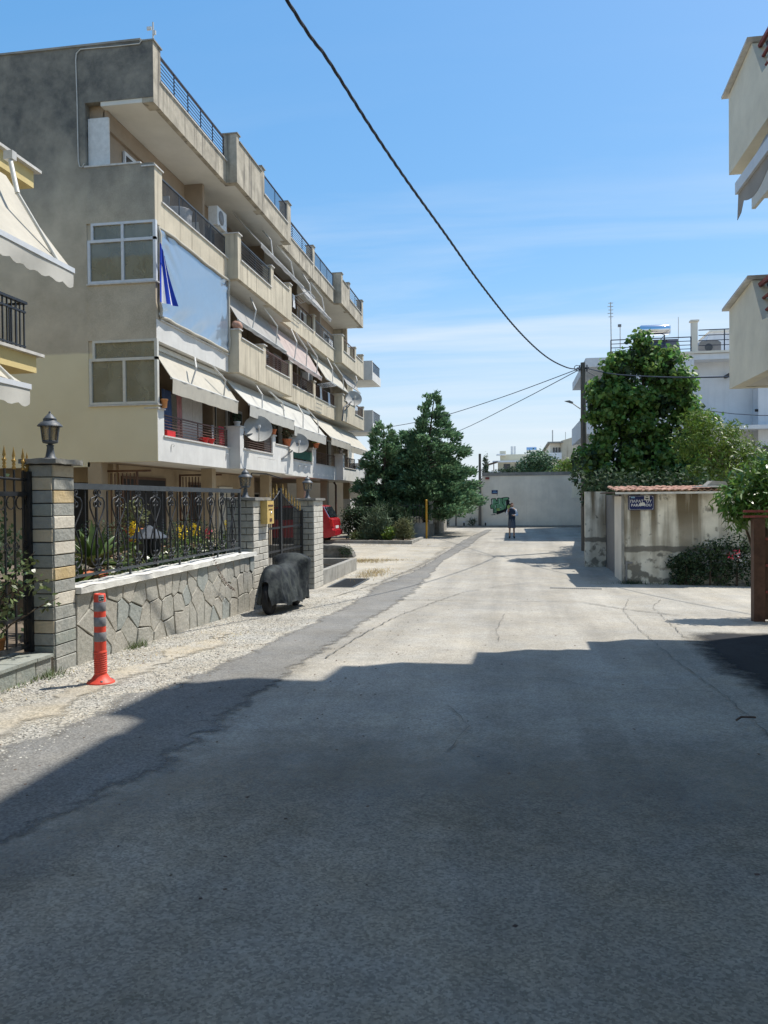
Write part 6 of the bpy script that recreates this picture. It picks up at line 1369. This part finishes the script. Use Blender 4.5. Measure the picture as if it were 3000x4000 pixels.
for x, z in ((-.9, 5.6), (.7, 5.6), (2.2, 5.6), (-1.9, 3.6), (0, 3.6), (1.6, 3.6)): w_ = MB().box(x, x+.9, 109.95 if z < 5 else 110.44, 110.52, z, z+1.0).build('window', 'pane_dark', fb)
for x in (.1, .5): MB().box(x, x+.3, 113, 113.4, 8.0, 9.2).build('chimney', 'white_wall', fb)
MB().lathe([(.45, -.7), (.45, .7)], (3.0, 113, 8.6), 10, axis='x').build('tank', 'chrome', fb)
bb = thing('beige_building', 'beige apartment building with balconies rising behind the far wall, left of the pole', 'building', (6, 78, 0))
MB().box(4.75, 11, 75, 90, -1, 7.1).prism([(4.75, 7.1), (6.3, 7.55), (11, 7.55), (11, 7.1)], 'y', 75, 88).build('wall', 'render_beige', bb)
MB().box(3.75, 4.745, 75.5, 90, -1, 6.9).build('side_wall', 'grey_wall', bb)
for z in (5.35, 2.9): MB().box(3.55, 4.745, 74.6, 75.49, z, z+.15).box(3.55, 4.745, 74.6, 74.7, z+.15, z+.62).build('balcony', 'white_wall', bb)
MB().box(3.5, 4.9, 74.8, 90, 6.9, 7.02).build('roof_slab', 'coping_grey', bb)
for x in (4.0, 4.25, 4.5): MB().box(x, x+.16, 75.44, 75.495, 6.0, 6.5).build('window', 'pane_dark', bb)
MB().tube([(4.0, 76, 7), (4.0, 76, 8.2)], .06, 5).build('mast', 'arm', bb); MB().tube([(5.2, 76, 7.1), (5.2, 76, 8)], .03, 5).build('mast', 'arm', bb)
def bushtree(name, label, base, cl, n, size, m, cat='tree', group=None, shape='oval'):
    t = thing(name, label, cat, base, group); trunk(t, base, [(base[0]+jit(.2), base[1], max(c[2] for c in cl)-.3)], .14); foliage('crown', t, cl, n, size, shape, m, .4, 0, .5); return t
bushtree('round_tree', 'round dark green tree crown above the far wall, left of the beige building', (1.7, 60, 0), [(1.3, 60, 3.9, .9, .9, .9), (2.0, 60, 4.6, 1.0, 1, .8), (2.8, 60, 4.2, .9, .9, .8), (.6, 60, 3.4, .6, .7, .6), (1.9, 60, 3.5, 1.3, .9, .8)], 4200, .19, 'leaf_far')
bushtree('round_tree', 'lighter olive green tree above the far wall below the beige building', (4.4, 58, 0), [(3.9, 58, 3.6, .9, .9, .8), (5.0, 58, 3.5, .9, .9, .8), (4.4, 58, 4.1, .8, .8, .5), (5.9, 58, 3.6, .8, .9, .8)], 3200, .19, 'leaf_lemon')
bushtree('round_tree', 'small grey green bush on the far wall line before the distant white building', (-.2, 58, 0), [(-.5, 58, 3.5, .5, .5, .4), (.2, 58, 3.6, .5, .5, .5), (-1.2, 58, 3.4, .4, .5, .35)], 1100, .16, 'leaf_dark')
bushtree('cypress_tree', 'narrow dark cypress beside the slim far pole', (-2.0, 64, 0), [(-2.0, 64, 3.2, .35, .35, 1.2), (-1.95, 64, 4.5, .2, .2, .9)], 1200, .16, 'leaf_dark', 'tree', None, 'spray')
bushtree('round_tree', 'dark treetop over the left end of the far wall behind the conifers', (-6, 60, 0), [(-6, 60, 2.6, 2.4, 1, 1.4), (-3.6, 60, 2.4, 1.2, 1, .9)], 1800, .22, 'leaf_dark')
# ================================================================ PLANTED BED, SMALL WALLS (left middle distance)
pb = thing('planting_bed', 'concrete edged planting bed with shrubs beside the driveway', 'planting bed', (-6, 34.5, -.2))
MB().prism([(-12, 34.2), (-4.15, 33.05), (-4.05, 36.5), (-4.2, 36.5), (-4.28, 33.25), (-12, 34.42)], 'z', -.4, -.08).build('kerb', 'concrete', pb); MB().prism([(-12, 34.43), (-4.29, 33.27), (-4.21, 36.5), (-12, 36.5)], 'z', -.4, -.13).build('soil', 'dirt', pb)
def shrub(name, label, base, cl, n, size, shape, m, up=.2, droop=0., group=None):
    t = thing(name, label, 'shrub', base, group)
    b = MB(); [b.tube([base, (c[0], c[1], c[2])], [.03, .01], 5) for c in cl]; b.build('stem', 'bark', t)
    foliage('leaves', t, cl, n, size, shape, m, up, droop, .35); return t
shrub('clipped_hedge', 'large dark clipped shrub beside the red car', (-7.1, 35.2, -.13), [(-7.2, 35.2, .7, .55, .5, .8), (-6.6, 35.2, .6, .5, .5, .75), (-6.9, 35.2, 1.05, .6, .5, .4), (-6.3, 35.3, .85, .35, .4, .45)], 3400, .11, 'oval', 'leaf_dark')
shrub('rosemary_bush', 'tall grey green rosemary bush in the middle of the bed', (-5.95, 34.4, -.13), [(-6.2, 34.4, .35, .4, .4, .55), (-5.85, 34.4, .55, .38, .4, .75), (-5.6, 34.4, .4, .35, .4, .6), (-6.4, 34.3, .1, .35, .3, .3), (-5.6, 34.3, .1, .4, .3, .3)], 2600, .26, 'needle', 'leaf_rosemary', .1, -1.6)
shrub('rosemary_bush', 'tall dim rosemary hedge under the conifers behind the bed', (-5.6, 36.3, -.13), [(-6.0, 36.2, .7, .5, .5, .9), (-5.3, 36.2, .6, .5, .5, .85), (-4.9, 36.3, .4, .4, .4, .6)], 2400, .26, 'needle', 'leaf_dark', .1, -1.6)
shrub('olive_bush', 'round olive coloured bush at the right end of the planting bed', (-4.65, 33.9, -.13), [(-4.8, 33.9, .25, .3, .3, .42), (-4.5, 33.9, .28, .3, .3, .42), (-4.62, 33.9, .55, .22, .25, .3)], 1300, .19, 'needle', 'leaf_olive', .2, -1.)
shrub('small_shrub', 'small bright green shrub between the rosemary and the olive bush', (-5.25, 33.8, -.13), [(-5.3, 33.8, .12, .25, .25, .32), (-5.15, 33.8, .28, .2, .22, .22)], 500, .11, 'oval', 'leaf_lemon')
shrub('small_shrub', 'small low green shrub at the left foot of the rosemary', (-6.75, 34.0, -.13), [(-6.75, 34.0, .05, .3, .25, .22)], 400, .10, 'oval', 'leaf_gate')
cb = thing('concrete_block', 'rough low concrete wall end beside the red car', 'wall', (-7.5, 27.2, -.35))
b = MB(); b.grid(lambda u, v: (-12+6.35*u+ .25*max(0, u-.93)/.07*(1-v)+jit(.03), 27.0+jit(.03), -.42+.50*v*(1-.25*max(0, u-.94)/.06)+jit(.015)), 40, 5, (0, .55, 0)); b.build('block', 'concrete_dark', cb)
foliage('dead_vine', cb, [(-5.75, 26.95, -.12, .25, .08, .22)], 220, .09, 'lance', 'leaf_dark', .2, .4)
pl = thing('planter_box', 'empty concrete planter kerb beyond the last brick pillar', 'planter', (-5.2, 20.8, -.42))
MB().box(-4.68, -4.53, 18.62, 22.8, -.5, -.06).box(-7, -4.68, 22.65, 22.8, -.5, -.065).box(-7, -4.68, 18.62, 18.74, -.5, -.07).build('kerb', 'concrete', pl); MB().box(-7, -4.69, 18.75, 22.64, -.5, -.34).build('soil', 'dirt', pl); MB().tube([(-5.3, 21, -.34), (-5.0, 20.6, -.08), (-4.8, 20.9, -.12), (-4.75, 21.2, -.3)], .012, 5).build('dead_stem', 'bark', pl)
lw = thing('low_wall', 'low grey wall with railing running toward the far wall under the conifers', 'wall', (-4, 42, -.17))
MB().box(-7.5, -4.02, 37.4, 37.58, -.3, .55).box(-4.18, -4.02, 37.585, 39.1, -.3, .55).box(-3.98, -3.80, 42.0, 47, -.3, .62).box(-7, -4.0, 46.9, 47.05, -.3, .62).build('wall', 'concrete', lw)
r = MB().box(-7.5, -4.06, 37.47, 37.5, 1.36, 1.40).box(-4.11, -4.08, 37.6, 39.1, 1.36, 1.40).box(-4.11, -4.08, 37.6, 39.1, .68, .71).box(-3.9, -3.87, 42, 47, 1.30, 1.34).build('railing', 'iron', lw)
me = MB().box(-.012, .012, -.012, .012, .55, 1.50).mesh('bar', 'iron')
for k in range(22): inst('bar', me, r, (-7.3+k*.148, 37.485, 0))
for k in range(20): inst('bar', me, r, (-3.885, 42.1+k*.24, -.08))
MB().box(-3.88, -3.84, 42, 47, .66, 1.3).build('panel', 'rail_blue', lw)
for k, (x, y) in enumerate(((-3.95, 39.25), (-3.98, 41.75))): s = thing('gate_post', ('nearer white gate post right of the yellow pole', 'farther white gate post before the grey panel')[k], 'gate post', (x, y, gz(y)), 'white gate posts'); MB().box(x-.09, x+.09, y-.09, y+.09, -.3, 1.55).build('post', 'render_white', s); MB().box(x-.12, x+.12, y-.12, y+.12, 1.55, 1.60).build('cap', 'marble', s); MB().box(x-.14, x+.14, y-.13, y+.13, -.3, .45).build('plinth', 'concrete', s)
yp = thing('yellow_pole', 'thin ochre yellow gas riser pole at the corner of the low wall', 'pole', (-3.93, 36.8, -.18)); MB().tube([(-3.93, 36.8, -.2), (-3.93, 36.8, 1.62)], .048, 8).build('pipe', 'yellow_pole', yp); MB().lathe([(.055, 1.62), (.05, 1.66), (.01, 1.68)], (-3.93, 36.8, 0), 8).build('cap', 'yellow_pole', yp)
# ================================================================ RED CAR
car = thing('red_car', 'red minivan parked with its rear to the street beyond the brick pillar', 'car', (-9.7, 34.0, gz(33.5)))
gz0 = gz(33.4); CX = -7.62; y0c, y1c = 33.15, 34.75
prof = [(0, .28), (.02, .55), (-.03, .62), (-.06, .98), (-.16, 1.10), (-.44, 1.60), (-.60, 1.64), (-2.2, 1.64), (-2.7, 1.56), (-3.25, 1.08), (-3.95, .92), (-4.1, .7), (-4.12, .3), (-3.8, .22), (-.2, .22)]
b = MB(); n = len(prof); rows = [(0., .93), (.10, 1.0), (.80, 1.0), (1.5, 1.0), (1.6, .93)]
vs = []
for (dy, s) in rows:
    for (dx, z) in prof:
        k = max(0, (z-1.0)/.64)*.16; yy = y0c+dy; yc = (y0c+y1c)/2; yy = yc+(yy-yc)*(1-k)
        vs.append((CX-2.06+(dx+2.06)*(1 if s == 1 else .985), yy, gz0+.05+(z if s == 1. else z*.985)))
fs = [(i*n+j, i*n+(j+1) % n, (i+1)*n+(j+1) % n, (i+1)*n+j) for i in range(4) for j in range(n)] + [tuple(range(n))[::-1], tuple(range(4*n, 5*n))]
b.add(vs, fs); b.build('body', 'red_paint', car)
def cq(pts, m, name, d=.012): 
    b = MB(); b.add(pts+[(p[0], p[1]+.02, p[2]) for p in pts], [tuple(range(len(pts))), tuple(range(len(pts), 2*len(pts)))[::-1]] + [(i, (i+1) % len(pts), len(pts)+(i+1) % len(pts), len(pts)+i) for i in range(len(pts))]); return b.build(name, m, car)
def side(dx, z): k = max(0, (z-1.0)/.64)*.16; return (CX+dx, (y0c+y1c)/2-((y1c-y0c)/2)*(1-k)-.012, gz0+.05+z)
cq([side(-.56, 1.06), side(-.70, 1.52), side(-1.35, 1.54), side(-1.35, 1.02)], 'car_glass', 'window'); cq([side(-1.42, 1.02), side(-1.42, 1.54), side(-2.3, 1.54), side(-2.3, 1.0)], 'car_glass', 'window'); cq([side(-2.38, 1.0), side(-2.38, 1.53), side(-2.75, 1.45), side(-3.1, 1.05)], 'car_glass', 'window')
b = MB(); b.add([(CX-.14, y0c+.10, gz0+.05+1.11), (CX-.40, y0c+.17, gz0+.05+1.56), (CX-.40, y1c-.17, gz0+.05+1.56), (CX-.14, y1c-.10, gz0+.05+1.11)], [(0, 1, 2, 3)]); b.add([(p[0]+.02, p[1], p[2]+.012) for p in b.v[:4]], [(0, 1, 2, 3)]); b.build('rear_window', 'car_glass', car)
MB().tube([side(-.16, 1.10), side(-.44, 1.58)], .018, 5).build('window_trim', 'chrome', car)
for y in (y0c+.01, y1c-.17): MB().prism([(CX-.10, gz0+.74), (CX+.0, gz0+.76), (CX-.04, gz0+1.06), (CX-.14, gz0+1.12), (CX-.20, gz0+1.0)], 'y', y-.012, y+.16).build('tail_light', 'tail_red', car)
MB().box(CX-.02, CX+.08, y0c+.03, y1c-.03, gz0+.36, gz0+.58).build('bumper', 'red_paint', car); MB().box(CX+.0, CX+.012, y0c+.5, y1c-.5, gz0+.66, gz0+.78).build('number_plate', 'white_plastic', car)
for dx in (-.72, -3.3):
    for y in (y0c+.09, y1c-.09): w_ = MB().lathe([(.15, -.09), (.29, -.09), (.31, -.05), (.31, .05), (.29, .09), (.15, .09)], (CX+dx, y, gz0+.31), 18, axis='y').build('wheel', 'rubber', car); MB().lathe([(.02, -.095), (.19, -.092), (.19, .092), (.02, .095)], (CX+dx, y, gz0+.31), 12, axis='y').build('rim', 'alu', w_)
# ================================================================ PERSON
def skin_person():
    x0, y0 = .06, 36.9; g0 = gz(36.9); k = 1.63/1.75
    J = {'pel': (0, 0, .93), 'ab': (0, .0, 1.08), 'ch': (0, .01, 1.28), 'nk0': (0, .02, 1.44), 'nk': (0, .0, 1.52),
         'sl': (-.17, .01, 1.42), 'el': (-.29, -.03, 1.16), 'wl': (-.19, -.16, 1.33), 'sr': (.17, .01, 1.42), 'er': (.26, .04, 1.15), 'wr': (.12, -.22, 1.13),
         'hl': (-.095, 0, .90), 'kl': (-.105, -.06, .50), 'al': (-.11, .02, .09), 'tl': (-.12, -.14, .035), 'hr': (.095, 0, .90), 'kr': (.10, .01, .49), 'ar': (.11, .05, .08), 'tr': (.12, -.11, .03)}
    Rd = {'pel': (.155, .11), 'ab': (.14, .10), 'ch': (.165, .11), 'nk0': (.085, .075), 'nk': (.052, .055), 'sl': .062, 'el': .042, 'wl': .030, 'sr': .062, 'er': .042, 'wr': .030, 'hl': .088, 'kl': .055, 'al': .038, 'tl': .032, 'hr': .088, 'kr': .055, 'ar': .038, 'tr': .032}
    E = [('pel', 'ab'), ('ab', 'ch'), ('ch', 'nk0'), ('nk0', 'nk'), ('nk0', 'sl'), ('sl', 'el'), ('el', 'wl'), ('nk0', 'sr'), ('sr', 'er'), ('er', 'wr'), ('pel', 'hl'), ('hl', 'kl'), ('kl', 'al'), ('al', 'tl'), ('pel', 'hr'), ('hr', 'kr'), ('kr', 'ar'), ('ar', 'tr')]
    names = list(J); me = bpy.data.meshes.new('person'); me.from_pydata([J[n] for n in names], [(names.index(a), names.index(b_)) for a, b_ in E], [])
    o = bpy.data.objects.new('body_tmp', me); COL.objects.link(o); md = o.modifiers.new('skin', 'SKIN'); md.use_smooth_shade = True
    for i, n_ in enumerate(names):
        r = Rd[n_]; me.skin_vertices[0].data[i].radius = r if isinstance(r, tuple) else (r, r)
    me.skin_vertices[0].data[0].use_root = True
    sb_ = o.modifiers.new('sub', 'SUBSURF'); sb_.levels = 2; sb_.render_levels = 2
    dg = bpy.context.evaluated_depsgraph_get(); bodyme = bpy.data.meshes.new_from_object(o.evaluated_get(dg)); bpy.data.objects.remove(o)
    bm = bmesh.new(); bm.from_mesh(bodyme)
    # head with nose and ears, five-fingered hands: all in the same body mesh
    hd = MB(); hc = Vector((.01, -.02, 1.635))
    def head(u, v):
        a = 2*math.pi*u; t = math.pi*v; r = math.sin(t); zz_ = -math.cos(t)
        wx = .074*(1-.22*max(0, -zz_)); wy = .092*(1-.12*max(0, -zz_)); yy = -math.cos(a)*r*wy; nose = .022*max(0, math.cos(a))**14*math.exp(-((zz_+.12)/.22)**2)
        return (hc.x+math.sin(a)*r*wx, hc.y+yy-nose, hc.z+zz_*.115)
    hd.grid(head, 24, 16)
    for s in (-1, 1): hd.lathe([(.006, -.012), (.024, -.006), (.022, .006), (.006, .01)], (hc.x+s*.074, hc.y+.01, hc.z-.01), 8, axis='x')
    def hand(w, d, up_, thumb):
        d = Vector(d).normalized(); u_ = Vector(up_).normalized(); sd_ = d.cross(u_); w = Vector(w)
        hd.tube([w-d*.02, w+d*.04, w+d*.085], [.030, .036, .033], 8)
        for q, ln in zip((-.026, -.009, .009, .026), (.060, .075, .080, .068)):
            p_ = w+d*.075+sd_*q; hd.tube([p_, p_+d*ln*.45, p_+d*ln*.75-u_*.014, p_+d*ln*.95-u_*.032], [.0095, .009, .008, .006], 6)
        p_ = w+d*.02+sd_*.028*thumb; hd.tube([p_, p_+sd_*.03*thumb+d*.025, p_+sd_*.036*thumb+d*.055-u_*.01], [.012, .010, .007], 6)
    hand(J['wl'], (.25, -.25, .9), (.3, -.9, -.2), 1); hand(J['wr'], (-.8, -.5, .05), (0, .2, 1), 1)
    bm2 = hd.mesh('tmp', 'skin'); bm.from_mesh(bm2)
    bm.transform(Matrix.Translation((x0, y0, g0+.02)) @ Matrix.Scale(k, 4)); fin = bpy.data.meshes.new('person'); bm.to_mesh(fin); bm.free()
    fin.materials.clear(); fin.materials.append(MATS['skin']); fin.polygons.foreach_set('use_smooth', [True]*len(fin.polygons)); fin.polygons.foreach_set('material_index', [0]*len(fin.polygons))
    t = thing('person', 'person in navy vest, white sleeves and grey knee length skirt walking, looking aside', 'person', (x0, y0, g0))
    o = bpy.data.objects.new('body', fin); put(o, t, (0, 0, 0)); LOC[o.name] = Vector((x0, y0, g0))
    W_ = lambda p: (x0+p[0]*k, y0+p[1]*k, g0+.02+p[2]*k)
    def part(b, name, m): b.v = [W_(p) for p in b.v]; return b.build(name, m, t)
    def ring(prof, seg=20):
        b = MB(); b.grid(lambda u, v: (interp([(i/(len(prof)-1), q[0]) for i, q in enumerate(prof)], v)*math.sin(2*math.pi*u)+interp([(i/(len(prof)-1), q[3]) for i, q in enumerate(prof)], v), interp([(i/(len(prof)-1), q[1]) for i, q in enumerate(prof)], v)*math.cos(2*math.pi*u)+.008*math.sin(9*2*math.pi*u)*(q0 if (q0 := 1-v) else 0)*.6, interp([(i/(len(prof)-1), q[2]) for i, q in enumerate(prof)], v)), seg*2, 14); return b
    part(ring([(.175, .135, .82, 0), (.170, .13, .95, 0), (.165, .125, 1.10, 0), (.185, .13, 1.28, 0), (.19, .12, 1.38, 0), (.13, .10, 1.46, 0), (.07, .075, 1.49, 0)]), 'vest', 'navy_cloth')
    part(ring([(.195, .16, .50, 0), (.19, .15, .62, 0), (.182, .14, .78, 0), (.172, .132, .93, 0)]), 'skirt', 'slate_cloth')
    part(ring([(.085, .08, 1.455, .0), (.068, .068, 1.50, .0), (.062, .062, 1.535, .005)]), 'collar', 'shirt')
    def V(n_): return Vector(J[n_])
    b = MB(); b.tube([V('sl')+Vector((.03, 0, .005)), V('sl').lerp(V('el'), .5), V('el'), V('el').lerp(V('wl'), .5), V('wl').lerp(V('el'), .12)], [.078, .066, .060, .050, .040], 10); part(b, 'sleeve', 'shirt')
    b = MB(); b.tube([V('sr')-Vector((.03, 0, -.005)), V('sr').lerp(V('er'), .5), V('er'), V('er').lerp(V('wr'), .5), V('wr').lerp(V('er'), .12)], [.078, .068, .062, .052, .042], 10); part(b, 'sleeve', 'shirt')
    b = MB(); b.grid(lambda u, v: (hc.x+.080*math.sin(2*math.pi*u)*math.sin(.62*math.pi*v), hc.y+.012+(.098*math.cos(2*math.pi*u)*(1 if math.cos(2*math.pi*u) > 0 else .86))*math.sin(.62*math.pi*v), hc.z+.018+.108*math.cos(.62*math.pi*v)+(.05*v if math.cos(2*math.pi*u) < -.2 else -.03*v)), 20, 8); part(b, 'hair', 'hair')
    b = MB()
    for s in (-1, 1): b.lathe([(.001, -.006), (.009, 0), (.001, .006)], (hc.x+s*.028, hc.y-.083, hc.z+.008), 6, axis='y')
    part(b, 'eyes', 'black'); b = MB(); b.box(hc.x-.022, hc.x+.022, hc.y-.092, hc.y-.07, hc.z-.062, hc.z-.054); part(b, 'mouth', 'cloth_pink')
    for s, a, tq in ((-1, 'al', 'tl'), (1, 'ar', 'tr')):
        b = MB(); A, T = V(a), V(tq); b.tube([A+Vector((0, .06, -.03)), A+Vector((0, .02, -.01)), A.lerp(T, .5)+Vector((0, 0, -.012)), T+Vector((0, -.03, -.01)), T+Vector((0, -.06, -.015))], [.035, .052, .046, .042, .025], 8); part(b, 'shoe', 'shoe')
    ph = thing('phone', 'dark phone held in the raised hand of the walking person', 'phone', W_((.02, -.28, 1.15))); b = MB(); b.box(-.045, .045, -.30, -.285, 1.13, 1.20); b.v = [W_((p[0]+.02, p[1], p[2])) for p in b.v]; b.build('case', 'black', ph); b = MB(); b.box(-.02, .05, -.305, -.30, 1.175, 1.195); b.v = [W_((p[0]+.02, p[1], p[2])) for p in b.v]; b.build('screen', 'paper', ph)
skin_person()
